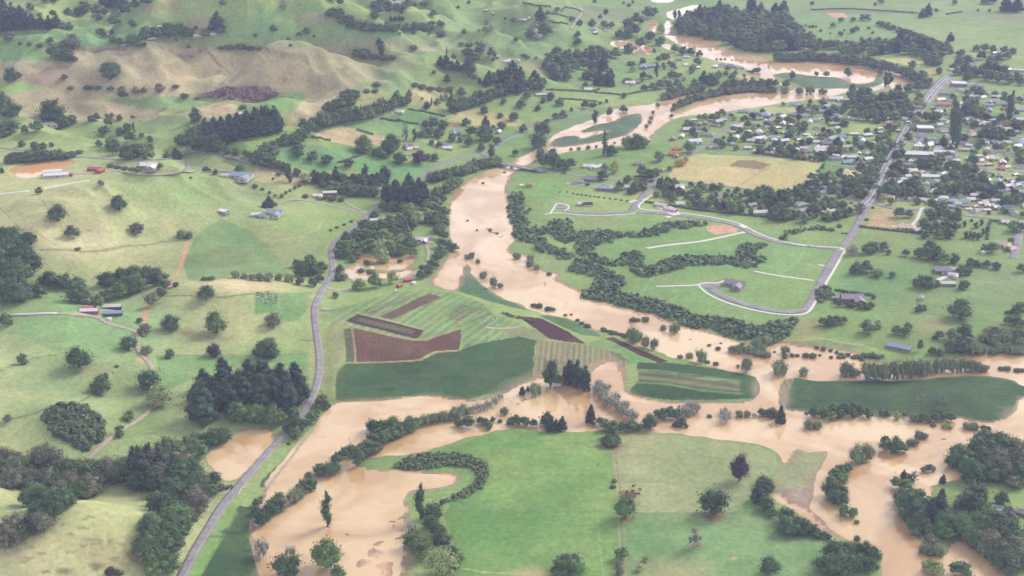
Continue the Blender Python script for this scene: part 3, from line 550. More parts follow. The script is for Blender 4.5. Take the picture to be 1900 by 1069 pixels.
road('subdivision_road', "1172,390 1190,368 1205,350 1222,332", 8, 'asphalt', .4)
road('turning_circle', "1300,531 1318,529 1330,534", 17, 'asphalt', .3, 0, 2)
road('turning_circle', "1032,386 1042,384 1052,386", 12, 'asphalt', .3, 0, 2)
road('side_street', "1278,290 1300,275 1325,258 1345,243 1360,232", 6, 'asphalt')
road('side_street', "1528,303 1590,312 1650,306", 5, 'asphalt'); road('side_street', "1312,286 1400,288 1528,302", 4.5, 'asphalt')
road('side_street', "1668,290 1740,300 1820,312 1900,320", 6, 'asphalt'); road('side_street', "1700,225 1760,236 1830,246 1900,256", 6, 'asphalt'); road('side_street', "1740,166 1800,172 1860,180 1920,186", 6, 'asphalt')
road('shop_car_park', "1690,262 1720,258 1750,262", 26, 'asphalt', .35, 0, 3); road('shop_car_park', "1745,158 1790,152 1830,160", 18, 'asphalt', .35, 0, 3)
road('driveway', "1325,372 1328,362 1350,356 1372,352", 5, 'asphalt'); road('driveway', "1320,370 1330,380 1352,382", 4, 'asphalt')
road('road', "1058,55 1072,35 1082,22 1070,10", 6, 'gravel'); road('road', "620,8 636,14 634,22", 5, 'concrete')
for P_, w_ in [("595,574 602,576 612,575", 6), ("608,536 625,540 655,535", 5)]: road('gateway', P_, w_, 'gravel')
# concrete footpaths, crossings and farm lanes
for P_, w_ in [("1500,458 1440,446 1402,432 1374,414 1320,403 1260,395 1196,390 1182,386 1190,375 1210,362", 2.6), ("1010,398 1040,394 1075,400 1140,400 1180,396", 2.2),
  ("1200,461 1240,455 1300,449 1340,440 1382,431", 4), ("1218,532 1255,531 1296,530 1300,526 1320,525 1330,527 1345,521", 2.6), ("1296,530 1310,545 1345,562 1400,577 1450,585 1495,585 1508,570 1530,530 1548,500 1560,478 1567,466", 2.6),
  ("1400,504 1440,512 1510,521", 3), ("1020,397 1032,380 1028,378 1050,378 1058,386 1046,392", 2.2), ("1562,460 1520,458 1470,453", 2.2)]:
    road('footpath', P_, w_, 'concrete', .4, 0, 2.5)
for P_, w_ in [("1167,376 1182,372", 4), ("1192,371 1202,371", 4), ("1372,418 1384,424", 5), ("1480,455 1484,454", 5), ("1558,462 1568,464", 5), ("1518,492 1530,494", 3), ("1512,539 1520,541", 3), ("1236,404 1244,402", 6)]:
    road('crossing_slab', P_, w_, 'concrete', .48, 0, 2)
for P_, w_ in [("1218,378 1235,390 1256,400", 12), ("1232,378 1245,388 1254,396", 9)]: road('building_slab', P_, w_, 'concrete', .55, 0, 3)
for P_, w_, m_ in [("222,318 250,324 300,326 350,320 400,317 430,319", 4, 'gravel'), ("340,320 350,312 348,296", 4, 'asphalt'), ("505,385 520,375 550,370 590,375 640,388 676,396", 3.5, 'gravel'), ("640,375 660,387 680,396", 3.5, 'gravel'),
  ("0,585 60,584 110,581 150,585 185,590 195,600 225,608 255,615 257,630 252,645 262,660 278,675 284,690", 4, 'gravel'), ("286,752 270,770 240,790 215,805 190,825 160,855", 3.5, 'gravel'),
  ("130,583 160,585 190,588", 9, 'gravel'), ("790,455 796,470 792,490 770,507 745,518", 4, 'gravel'), ("775,450 790,452 800,448", 12, 'gravel'), ("1655,420 1680,426 1700,412 1706,395 1712,385", 4, 'concrete'),
  ("1740,520 1768,508 1775,498", 5, 'concrete'), ("1880,480 1888,450 1890,430", 9, 'asphalt'), ("1060,340 1090,345 1110,350", 4, 'gravel'), ("900,608 930,612 960,608", 4, 'gravel'), ("1050,342 1065,338 1090,338", 6, 'gravel'),
  ("130,322 160,321 200,318 225,316", 9, 'gravel'), ("1050,208 1090,200", 3, 'gravel'), ("1098,62 1105,57", 4, 'concrete'), ("860,106 895,110", 3, 'gravel')]:
    road('farm_lane', P_, w_, m_, .3)
road('silt_road', "494,910 520,875 545,845 570,810 590,790", 1.8, 'gravel', .35)
# centre dashes of the country road
q = path_world(MAIN, 1.0); t = np.gradient(q, axis=0); t /= np.linalg.norm(t, axis=1)[:, None]; n_ = np.stack([-t[:, 1], t[:, 0]], 1)
Vv0, _ = strip(q, 6.6, .25); zc = Vv0[len(q)*3:len(q)*4, 2]+.12
V = []; FQ = []
for k in range(0, len(q)-4, 10):
    for a_, b2 in ((k, k+3),):
        for e, s_ in ((a_, -.09), (a_, .09), (b2, .09), (b2, -.09)): V.append((*(q[e]+n_[e]*s_), zc[e]))
        FQ.append((len(V)-4, len(V)-3, len(V)-2, len(V)-1))
for s0 in (-3.0, 3.0):
    for k in range(0, len(q)-2, 2):
        if int(k/160) % 2 == 0: continue
        for e, s_ in ((k, s0-.06), (k, s0+.06), (k+2, s0+.06), (k+2, s0-.06)): V.append((*(q[e]+n_[e]*s_), zc[e]))
        FQ.append((len(V)-4, len(V)-3, len(V)-2, len(V)-1))
tag(obj('road_markings', mesh('road_markings', V, FQ, M['paint'])), kind='structure')
q = path_world("1590,390 1614,372 1635,335 1652,300 1668,270 1690,232 1715,190 1740,160 1762,140", 2.0); t = np.gradient(q, axis=0); t /= np.linalg.norm(t, axis=1)[:, None]; n_ = np.stack([-t[:, 1], t[:, 0]], 1)
Vv0, _ = strip(q, 18, .3); zc = Vv0[len(q)*3:len(q)*4, 2]+.12; V = []; FQ = []
for s0 in (-5.4, -.5, .5, 5.4):
    for k in range(0, len(q)-2, 2):
        for e, s_ in ((k, s0-.2), (k, s0+.2), (k+2, s0+.2), (k+2, s0-.2)): V.append((*(q[e]+n_[e]*s_), zc[e]))
        FQ.append((len(V)-4, len(V)-3, len(V)-2, len(V)-1))
tag(obj('street_markings', mesh('street_markings', V, FQ, M['paint'])), kind='structure')
HOUSES = [
 (1, "765,243,36,W,g 1065,275,55,B,h 1405,265,60,Y,n,5 1500,243,40,P,s 345,890,85,W,l 380,905,50,W,g 1685,815,28,W,g 905,312,45,G,g 870,328,30,W,s 1125,200,25,W,s 660,115,25,W,s"),
 (2, "660,80,36,W,s 690,76,28,W,g 805,82,38,W,g 895,70,20,W,g 960,12,60,W,n 1010,30,60,W,n 1050,20,50,P,n 1000,5,50,W,n 1715,408,32,W,g 1795,442,50,W,l 1855,438,50,G,g 1033,797,48,W,h 1412,948,66,B,l 1730,938,48,W,g 1680,932,25,W,s 1075,1042,60,G,l 1370,1053,60,W,g 1280,1025,30,W,g 1350,1030,30,B,g 1100,1060,40,W,g 1150,1050,30,W,s 1690,105,20,W,g 1640,80,25,W,s 1885,150,25,B,g"),
 (3, "220,260,60,B,l 60,438,60,P,h 15,438,35,W,g 130,640,40,W,s 575,638,48,W,g 245,678,70,W,n,8 870,592,60,W,l 920,590,30,G,g 965,482,70,B,l 1050,475,66,T,n,5 605,212,55,B,h 695,218,40,G,g 585,185,38,W,g 620,240,35,W,s,40 130,150,28,W,g 155,135,20,W,s 225,165,20,W,s 60,440,40,G,g 1470,475,50,W,h 1520,470,60,G,h 1580,475,60,G,h 1640,485,50,U,h 1270,410,40,W,g 1345,485,28,W,g 1210,430,40,G,g 1260,465,30,W,g 1720,508,40,W,s 1290,925,80,W,l 1235,970,50,W,g 1420,960,70,G,h 1325,1005,75,W,l,10 1170,988,50,G,g 1620,978,55,W,g 1760,985,65,W,h 1720,1000,50,W,g 1590,1022,50,T,h 1830,820,80,B,h 1780,845,50,G,g 1205,1055,55,O,h 1540,855,20,W,s 1660,795,50,B,g 1560,810,40,G,g 1700,1052,45,W,g 1700,940,40,W,g 1830,905,40,G,h"),
 (4, "570,708,85,W,l 640,715,40,W,g 735,752,55,W,h 490,795,60,B,h 580,835,65,B,h 80,815,75,B,h 390,868,48,W,g 565,885,75,B,n,10 590,915,50,W,g 440,912,45,G,h 960,895,70,R,h 882,915,30,W,s 885,942,28,W,s 40,985,70,W,l 210,1000,55,W,g 510,1022,80,G,h 760,1000,50,W,g,70 460,1060,80,W,l 350,1055,50,W,g 1410,372,50,W,g 1390,500,20,W,g,0 1440,605,90,W,f,-8 1520,608,60,B,f,-8 1570,612,50,G,g 1530,690,55,W,l 1610,695,40,W,g 1330,745,75,R,f,-10 1290,800,60,W,g 1310,712,55,W,g 1380,720,55,G,h 1430,742,55,W,g 1430,770,40,W,g 1360,870,60,B,h 1300,890,50,B,g 1200,920,100,W,f,-5 1180,962,55,G,f,-5 1270,900,40,G,g 1350,668,70,G,f,-8 1730,692,40,W,g 1690,690,30,W,g 1650,752,60,T,n,0 1740,742,60,T,n,0 1820,775,70,T,n,5 1880,785,50,B,n,5 1655,785,50,T,g 1760,775,40,S,h 1870,850,50,W,l 1880,885,40,G,g 1540,962,80,P,h 1600,1000,50,W,g 1470,960,30,W,g 1235,1022,46,W,g 1160,1045,60,W,f 1290,1050,50,G,g 1680,1005,60,G,h 1740,1022,65,B,h 1880,1012,70,B,h 1850,1040,60,W,g 1790,500,40,W,g 1865,505,70,W,n 1690,382,35,W,g 1730,380,25,W,s 1060,850,30,W,g 1075,870,25,W,s 1260,770,30,W,g 1450,640,40,T,h 1480,655,40,G,g 1870,700,30,W,g 1800,720,40,S,h 1640,1020,40,W,g 840,1020,30,W,s 1010,930,25,W,s 470,845,25,W,s 1410,840,40,W,g 1440,815,35,W,g 1340,810,40,G,h"),
 (8, "1155,115,170,W,n,-6 1330,95,120,W,n,-5 1290,75,60,B,g 455,88,90,W,l 500,90,50,W,g 350,133,50,O,g 300,80,50,W,g 370,88,50,G,h 575,138,70,G,h 625,128,40,W,g 795,102,50,T,h 800,142,55,W,g 750,172,50,G,h 820,162,50,G,h 660,258,110,Y,l 420,362,70,T,h 482,378,36,T,g 590,322,55,B,h 710,303,46,W,g 530,310,40,G,g 1245,268,120,W,n,-3 1040,285,60,B,h 1060,320,60,G,h 1020,310,40,W,g 1080,265,40,W,g 1100,240,38,W,g 1090,182,60,U,h 1400,215,42,W,l 1425,155,55,W,h 1590,182,46,P,h 1590,155,46,W,g 1740,205,60,R,h 1640,75,48,W,g 1655,135,60,W,l 1690,140,50,W,g 1800,105,60,G,h 1870,145,60,B,h 1260,310,60,G,h 1175,352,46,W,g 1210,320,50,B,h 1290,300,40,W,g 1790,332,60,W,l 1850,325,60,B,h 1775,362,50,G,h 1740,325,40,W,g 1160,432,40,W,g 1200,432,60,W,l 1095,425,35,W,g 1390,440,70,B,h 1435,460,40,W,g 1715,440,55,W,n 1700,485,46,W,g 1740,490,40,B,g 1830,525,65,G,h 1400,30,50,W,g 1380,60,50,W,g 1710,30,60,B,h 1780,25,50,W,g 1860,35,60,G,h 1530,70,40,T,h 1560,30,40,G,h 1420,120,40,G,h 1160,40,50,W,g 1235,45,50,W,g,45 1500,140,30,W,g 1780,200,30,W,g 1680,90,40,U,h 1640,230,60,U,h 1730,260,50,G,h 1400,260,60,U,h 325,465,80,G,h 335,510,50,B,g 550,512,60,W,l 515,512,30,W,g 480,520,25,W,s 300,460,40,W,g 1060,610,40,W,s 1145,648,55,B,s 1295,590,60,G,h 1750,748,95,P,l 1815,775,60,P,h 1680,750,50,G,g 1400,962,60,W,l,-20 1345,950,40,G,g 40,520,80,W,n,5 1610,800,25,W,s")]
# ------------------------------------------------------------------ foliage meshes (unit: crown radius 1 at the widest, ground at z = 0)
def quads(P, N, size, rng):
    """leaf clump faces at points P facing N"""
    n = len(P); N = N/(np.linalg.norm(N, axis=1)[:, None]+1e-9)
    r = rng.normal(size=(n, 3)); U = np.cross(N, r); U /= np.linalg.norm(U, axis=1)[:, None]+1e-9; Wv = np.cross(N, U)
    s = (size*(.55+.9*rng.random(n)))[:, None]; e = (.55+.5*rng.random(n))[:, None]
    V = np.stack([P-U*s-Wv*s*e, P+U*s*1.05-Wv*s*e*.5, P+U*s*.8+Wv*s*e, P-U*s*.7+Wv*s*e*1.1], 1).reshape(-1, 3)
    return V, np.arange(4*n).reshape(n, 4)
def ico(sub=2):
    t = (1+5**.5)/2
    V = [(-1,t,0),(1,t,0),(-1,-t,0),(1,-t,0),(0,-1,t),(0,1,t),(0,-1,-t),(0,1,-t),(t,0,-1),(t,0,1),(-t,0,-1),(-t,0,1)]
    Fc = [(0,11,5),(0,5,1),(0,1,7),(0,7,10),(0,10,11),(1,5,9),(5,11,4),(11,10,2),(10,7,6),(7,1,8),(3,9,4),(3,4,2),(3,2,6),(3,6,8),(3,8,9),(4,9,5),(2,4,11),(6,2,10),(8,6,7),(9,8,1)]
    V = [np.array(p)/np.linalg.norm(p) for p in V]
    for _ in range(sub):
        c = {}; G = []
        def mid(a, b_):
            k = (min(a, b_), max(a, b_))
            if k not in c:
                p = V[a]+V[b_]; V.append(p/np.linalg.norm(p)); c[k] = len(V)-1
            return c[k]
        for a, b_, d in Fc:
            x, y, z = mid(a, b_), mid(b_, d), mid(d, a); G += [(a, x, z), (b_, y, x), (d, z, y), (x, y, z)]
        Fc = G
    return np.array(V), np.array(Fc)
ICO1, ICO2 = ico(1), ico(2)
def crown(name, lobes, nclump, nleaf, leaf, seed, mats, core=.8, spread=.2, droop=0.):
    """lobes: list of (centre, radii). Clumps sit on the lobes' outer shells, leaves in the clumps."""
    rng = np.random.default_rng(seed); Vs = []; Fs = []; T = []; nv = 0
    ar = np.array([r[0]*r[1]+r[0]*r[2] for c, r in lobes]); ar = ar/ar.sum()
    for (c, r), w in zip(lobes, ar):
        c = np.array(c); r = np.array(r); k = max(int(nclump*w), 4)
        d = rng.normal(size=(k, 3)); d /= np.linalg.norm(d, axis=1)[:, None]
        d[:, 2] = np.where((d[:, 2] < -.35) & (rng.random(k) < .6), -d[:, 2], d[:, 2])
        cc = c+d*r*(.78+.3*rng.random(k))[:, None]
        tint = .55+.95*rng.random(k)
        for q in range(k):
            o = rng.normal(size=(nleaf, 3))*spread*r.mean(); o[:, 2] *= .75
            P = cc[q]+o; N = d[q]*.9+rng.normal(size=(nleaf, 3))*.55+np.array([0, 0, .35])
            V, Fq = quads(P, N, leaf*r.mean()**.5, rng); Vs.append(V); Fs.append(Fq+nv); nv += len(V)
            T.append(np.repeat(tint[q]*(.85+.3*rng.random(nleaf)), 4))
    me_V = np.concatenate(Vs); me_F = np.concatenate(Fs)
    if core:
        for (c, r) in lobes:
            iv, if_ = ICO1; off = 1+.25*(rng.random(len(iv))-.5)
            V = np.array(c)+iv*np.array(r)*core*off[:, None]
            q = np.concatenate([if_, if_[:, 2:3]], 1)
            me_V = np.concatenate([me_V, V]); T.append(np.full(len(V), .9)); CORE.setdefault(name, []).append((if_+nv)); nv += len(V)
    polys = [tuple(f) for f in me_F.tolist()]
    for f in CORE.get(name, []): polys += [tuple(t_) for t_ in f.tolist()]
    CORE.pop(name, None)
    me_V[:, 2] = np.maximum(me_V[:, 2], .01)
    me = mesh(name, me_V, polys, mats)
    a = me.attributes.new('tint', 'FLOAT', 'POINT'); a.data.foreach_set('value', np.concatenate(T).astype(np.float32))
    return me
CORE = {}
def lob_round(rng, h, nl=8, low=.05):
    """a spreading crown of several lobes with a broken outline"""
    L = [((0, 0, h*.5), (.68, .68, h*.40))]
    for k in range(nl):
        a = 2*math.pi*(k+rng.random()*.7)/nl; rr = .46+.2*rng.random(); z = h*(low+.2+.42*rng.random())
        s = .34+.18*rng.random(); L.append(((rr*math.cos(a), rr*math.sin(a), z), (s, s, s*.85)))
    for k in range(4):
        a = rng.random()*6.28; rr = .12+.3*rng.random(); s = .28+.14*rng.random(); L.append(((rr*math.cos(a), rr*math.sin(a), h*(.76+.12*rng.random())), (s, s, s*.75)))
    return L
def lob_pine(rng, h):
    """a bulky old pine: broad irregular tiers, blunt top"""
    L = []; n = 6
    for k in range(n):
        t_ = k/(n-1); R = (1-t_**1.6)*.72+.16; z = h*(.16+.74*t_)
        L.append(((rng.normal()*.07, rng.normal()*.07, z), (R*.75, R*.75, h*.15)))
        for j in range(5 if t_ < .75 else 3):
            a = 2*math.pi*(j/5+rng.random()*.25)+k; s = .2+R*(.2+.2*rng.random()); L.append(((R*.72*math.cos(a), R*.72*math.sin(a), z+h*.04*rng.normal()), (s, s, s*.75)))
    return L
def lob_col(rng, h):
    L = []
    for k in range(7):
        t_ = k/6; R = (.95*math.sin(math.pi*(.16+.74*t_))**.7)*.8; L.append(((rng.normal()*.12, rng.normal()*.12, h*(.14+.78*t_)), (R, R, h*.12)))
    return L
def lob_willow(rng, h, n=9):
    L = []
    for k in range(n):
        a = 2*math.pi*(k+rng.random())/n; rr = .3+.38*rng.random(); s = .28+.16*rng.random()
        L.append(((rr*math.cos(a), rr*math.sin(a), h*(.25+.3*rng.random())), (s, s, h*(.28+.2*rng.random()))))
    L.append(((0, 0, h*.5), (.5, .5, h*.42))); return L
def lob_bush(rng, h):
    L = [((0, 0, h*.4), (.6, .6, h*.42))]
    for k in range(6):
        a = 2*math.pi*(k+rng.random()*.6)/6; rr = .5+.15*rng.random(); s = .3+.14*rng.random(); L.append(((rr*math.cos(a), rr*math.sin(a), h*(.3+.15*rng.random())), (s, s, h*.34)))
    return L
def tube(path, r0, r1, n=6):
    V = []; Fc = []
    for k, p in enumerate(path):
        t_ = k/(len(path)-1); r = r0*(1-t_)+r1*t_
        for j in range(n):
            a = 2*math.pi*j/n; V.append((p[0]+r*math.cos(a), p[1]+r*math.sin(a), p[2]))
    for k in range(len(path)-1):
        for j in range(n): Fc.append((k*n+j, k*n+(j+1) % n, (k+1)*n+(j+1) % n, (k+1)*n+j))
    Fc.append(tuple(range((len(path)-1)*n, len(path)*n))); return V, Fc
def trunk(name, h, r, rng, limbs=5, mat='bark', spreadr=.5, start=.3):
    V, Fc = tube([(0, 0, -.25), (0, 0, h*.12), (.02, .01, h*.4), (rng.normal()*.03, .02, h*.85)], r*1.25, r*.35, 7)
    for k in range(limbs):
        a = 2*math.pi*(k+rng.random()*.5)/limbs; z0 = h*(start+.25*rng.random()); e = spreadr*(.7+.4*rng.random())
        v, f = tube([(0, 0, z0), (e*.45*math.cos(a), e*.45*math.sin(a), z0+h*.16), (e*math.cos(a), e*math.sin(a), z0+h*(.3+.15*rng.random()))], r*.5, r*.12, 5)
        Fc += [tuple(i+len(V) for i in q) for q in f]; V += v
    return mesh(name, V, Fc, M[mat])
# foliage colours, photo values
M['leaf_dark'] = leafmat('dark evergreen leaves', (80, 106, 66)); M['leaf_mid'] = leafmat('green leaves', (96, 126, 70)); M['leaf_light'] = leafmat('pale green leaves', (140, 158, 100))
M['leaf_pine'] = leafmat('pine needles', (62, 84, 62), .18); M['leaf_willow'] = leafmat('willow leaves', (124, 140, 100)); M['leaf_grey'] = leafmat('grey willow twigs', (160, 162, 144), .12)
M['leaf_copper'] = leafmat('copper leaves', (78, 68, 70), .1); M['leaf_brown'] = leafmat('dull brown leaves', (116, 118, 92), .15); M['leaf_gum'] = leafmat('grey gum leaves', (130, 134, 114), .12)
M['leaf_yellow'] = leafmat('yellow leaves', (176, 160, 84), .1); M['leaf_bush'] = leafmat('shrub leaves', (92, 110, 72)); M['leaf_poplar'] = leafmat('poplar leaves', (76, 102, 64), .15); M['leaf_planting'] = leafmat('native planting', (102, 122, 82), .1)
VAR = {}
def variants(code, fn, h, nc, nl, leaf, n, tr, **kw):
    VAR[code] = []
    for s in range(n):
        rng = np.random.default_rng(100*len(VAR)+s); hh = h*(.94+.12*rng.random())
        L = fn(rng, hh); seed = 1000*len(VAR)+s
        VAR[code].append((crown('crown', L, nc, nl, leaf, seed, M['leaf_dark'], **kw), trunk('trunk', hh, *tr[:1], rng, **tr[1]), crown('crown_far', L, int(nc*.45), max(int(nl*.35), 3), leaf*1.7, seed+500, M['leaf_dark'], **kw), hh))
variants('round', lob_round, 1.6, 120, 17, .06, 7, (.085, {}), spread=.33, core=.72)
variants('pine', lob_pine, 2.3, 150, 13, .06, 6, (.09, dict(limbs=0)), spread=.34, core=.74)
variants('col', lob_col, 6.2, 80, 16, .09, 3, (.16, dict(limbs=3, start=.2, spreadr=.3)), spread=.28)
variants('willow', lob_willow, 1.5, 90, 17, .055, 6, (.07, dict(limbs=7, start=.1, spreadr=.6)), spread=.34, core=.68)
variants('bush', lob_bush, 1.05, 60, 14, .075, 4, (.06, dict(limbs=5, start=.1, spreadr=.5)), spread=.28)
variants('grey', lob_willow, 1.7, 80, 16, .04, 3, (.06, dict(limbs=9, mat='palebark', start=.08, spreadr=.75)), core=.45, spread=.28)
variants('gum', lob_round, 2.5, 60, 14, .05, 3, (.07, dict(limbs=8, mat='palebark', start=.22, spreadr=.65)), core=.35, spread=.24)
# code: (object name, category, noun, variant, material, crown-width factor)
KIND = {'R': ('broadleaf_tree', 'tree', 'dark round tree', 'round', 'leaf_dark'), 'M': ('broadleaf_tree', 'tree', 'green round tree', 'round', 'leaf_mid'),
 'L': ('broadleaf_tree', 'tree', 'pale olive tree', 'round', 'leaf_light'), 'K': ('copper_tree', 'tree', 'dark purplish tree', 'round', 'leaf_copper'), 'N': ('broadleaf_tree', 'tree', 'dull brownish tree', 'round', 'leaf_brown'),
 'Y': ('yellow_tree', 'tree', 'yellow leaved tree', 'round', 'leaf_yellow'), 'P': ('conifer_tree', 'conifer', 'dark conifer', 'pine', 'leaf_pine'), 'C': ('poplar_tree', 'tree', 'narrow upright tree', 'col', 'leaf_poplar'),
 'W': ('willow_tree', 'willow', 'bushy willow', 'willow', 'leaf_willow'), 'G': ('grey_willow', 'willow', 'pale grey willow', 'grey', 'leaf_grey'), 'E': ('gum_tree', 'tree', 'thin greyish gum tree', 'gum', 'leaf_gum'),
 'B': ('shrub', 'shrub', 'low dark shrub', 'bush', 'leaf_bush')}
TREES = []   # (px, py, width px, code, height px or 0)
def T(c, s, scale=1.0):
    ox, oy = CROP[c]
    for e in s.split():
        f = e.split(',')
        k = f[3] if len(f) > 3 else 'R'; h = float(f[4]) if len(f) > 4 else 0
        TREES.append((ox+float(f[0])/3.8, oy+float(f[1])/3.8, float(f[2])/3.8*scale, k, h/3.8))
T(1, """215,75,60 375,110,45 280,105,35,B 1215,70,80 1440,40,80 480,105,55 550,105,60 600,95,90 680,105,80 735,105,50 700,145,55 820,125,70 810,185,90 900,130,60 935,195,60 960,140,70 1040,160,90 1530,215,110,P,130 1580,190,50 1555,245,70
1740,95,40 1650,100,90,B 1800,260,30 1380,210,30 1030,270,90 1100,260,80 1190,260,110 1270,240,80 1330,255,70 1450,270,80,N 1240,290,25 790,240,35 715,260,70,N 800,305,60 850,320,60 930,320,90 980,335,80 1020,330,40 355,305,50 60,290,80,N 140,320,30 205,325,35 280,335,50,B
380,400,100 440,350,70 520,350,110,N 400,430,90 470,440,110 520,430,70,B 1330,340,25 1560,350,50,B 1620,352,70,B 1700,350,80,B 1770,355,60,B 1830,355,50,B 80,570,100 130,560,60 455,565,50 780,560,120 750,510,80 820,500,60 500,630,50,B 620,630,60,B 690,630,50,B 780,635,50,B
860,660,60,N 960,665,60,N 1015,660,50 1130,650,70,N 1240,620,50,B 870,680,60,B 1300,690,60,B 1390,700,40,B 1710,770,50,B 30,820,150 90,825,110 10,760,120 370,850,160 430,880,90 260,930,90 460,890,80 510,870,70 420,905,60,B 70,950,130 30,970,80 175,940,60 645,855,50,N 685,850,60 790,830,40,N 845,850,50 935,840,30
770,900,60,M,110 740,960,80 790,1040,90,M 700,1030,50 850,950,60 920,1000,80 900,920,60 945,935,22,C 1000,965,35 1060,1000,50 155,1035,50 250,1050,60 305,1055,50 365,1035,35 820,1064,90 1380,870,90,R,110 1360,1050,150 1420,1000,130 1520,1055,130
1450,1010,90,P 1450,930,70,P 1500,1020,80,P 1510,920,70,P 1550,1010,80,P 1560,910,70,P 1600,1005,80,P 1620,890,70,P 1650,990,80,P 1680,880,70,P 1700,975,80,P 1740,865,70,P 1750,965,80,P 1800,960,80,P 1800,850,70,P 1850,955,80,P 1850,845,70,P 1890,950,80,P 1890,840,70,P 1480,970,80,P 1580,950,80,P 1660,935,80,P 1740,920,80,P 1820,905,80,P
30,120,90,P 90,140,90,P 150,170,90,P 40,180,100,P 110,210,100,P 180,210,90,P 230,200,80,P 290,200,70,P 350,205,70,P 400,195,70,P 440,215,70,N 490,210,60 30,235,100,P 340,15,60 390,20,50 300,15,50 730,30,60,P 780,50,80,P 830,60,80,P 880,70,70,P 870,90,50,P 1560,25,50 1620,25,60 1700,25,60 1770,25,50""")
T(2, """150,85,40,B 190,82,40,B 230,80,30,B 210,60,40,P 500,25,30 595,80,40 380,75,40,B 440,75,50,B 480,75,30,B 215,180,60,E 420,150,25 460,150,28 350,140,60,B 390,145,50,B 540,150,70 580,150,80 620,150,50 865,175,70,R,75 970,152,30,P 1000,150,30,P 1030,148,30,P 1055,145,25,P
1270,120,60 1260,170,50,B 1320,175,60,B 1445,60,25 1520,25,25 850,60,60 900,50,70 950,45,60 890,85,60 950,85,60 1010,80,60 1050,75,50 1045,95,30,P 1090,50,60 1130,40,50,B 1200,40,60,B
560,185,60 620,190,60 680,195,70 740,205,70 800,220,80 850,215,60 890,220,60 950,215,70 1020,220,60 1080,215,60 1140,215,60 1190,215,60 1245,215,60 145,225,55 15,260,30 375,240,50 320,255,35 248,285,25 262,330,25 428,265,22 900,400,60,C,120 885,320,40,P 735,410,80 785,410,80 850,415,70,B 920,420,80,B 980,420,60,B
1130,350,60,B 1035,245,22 1133,240,22 1243,248,25 1325,255,60,B 1650,195,60,E,60 1640,240,60,L 1680,240,40,E 1590,230,30,L 1485,235,35 1775,140,22 1835,155,35 1855,290,35 1520,330,60,B 1465,330,40 1600,380,90,N 1680,405,65,R,75 1690,435,30 1560,440,80 1510,385,80,B 1363,400,16,C,70 1320,470,60,P 1360,485,80,P 1440,500,60,P 1400,490,50,P
1525,545,90,R,140 1500,500,70 1560,570,50 1595,585,30,P 1275,520,30 1367,580,55 1415,410,35 1660,590,70,P 1700,580,80 1760,570,90 1830,560,90,P 1850,650,90,P 1890,640,80,P 1820,620,80,P 1410,790,60 1450,780,60 1500,770,70 1550,750,70 1600,730,70 1650,710,70 1700,690,70 1750,665,70 1800,650,70 1470,670,60,N,60
1190,705,22 1257,745,18,C 1225,770,55,K 1300,740,50,M 1325,720,18,C 1355,710,50,E 1395,700,24,C 870,610,60,B 1140,610,50,B 1190,625,60,B 1250,640,60,B 1310,645,60,B 1380,640,60,B 640,670,60,B 720,665,60,B 800,655,50,B 860,650,50,B
260,1020,60 310,1000,60 350,990,70 430,920,60 480,900,70 530,890,70 580,870,70 630,850,80 690,850,70 740,840,70 790,840,70 840,830,60 880,800,60 930,790,60 980,760,60 1030,750,70 1080,740,70 1100,690,40,R,60 560,790,60 620,760,80 690,750,70 350,890,60 380,930,40 90,1064,70 140,1064,80 320,1064,80 180,1030,60
20,940,80,P 70,940,80,P 120,935,80,P 170,930,80,P 30,870,80,P 90,860,80,P 150,860,80,P 190,890,60,P
1765,735,45 1885,760,60 1630,800,60 1742,830,40 1835,850,65 1500,885,60 1640,905,60,P 1690,905,30 1752,910,60 1535,960,80 1635,990,110 1720,1020,60 1890,930,35 1445,865,12,B 780,1060,110,M 970,1060,110 1070,1000,55,E,150 1080,990,22,C 1140,995,45,C,90 1190,970,60 1240,965,80 1310,970,70 1340,920,80 1270,900,80 1220,900,60 1260,1020,40 1310,1040,50 1400,1000,60 1460,1000,40 1610,1050,45 1520,1030,70""")
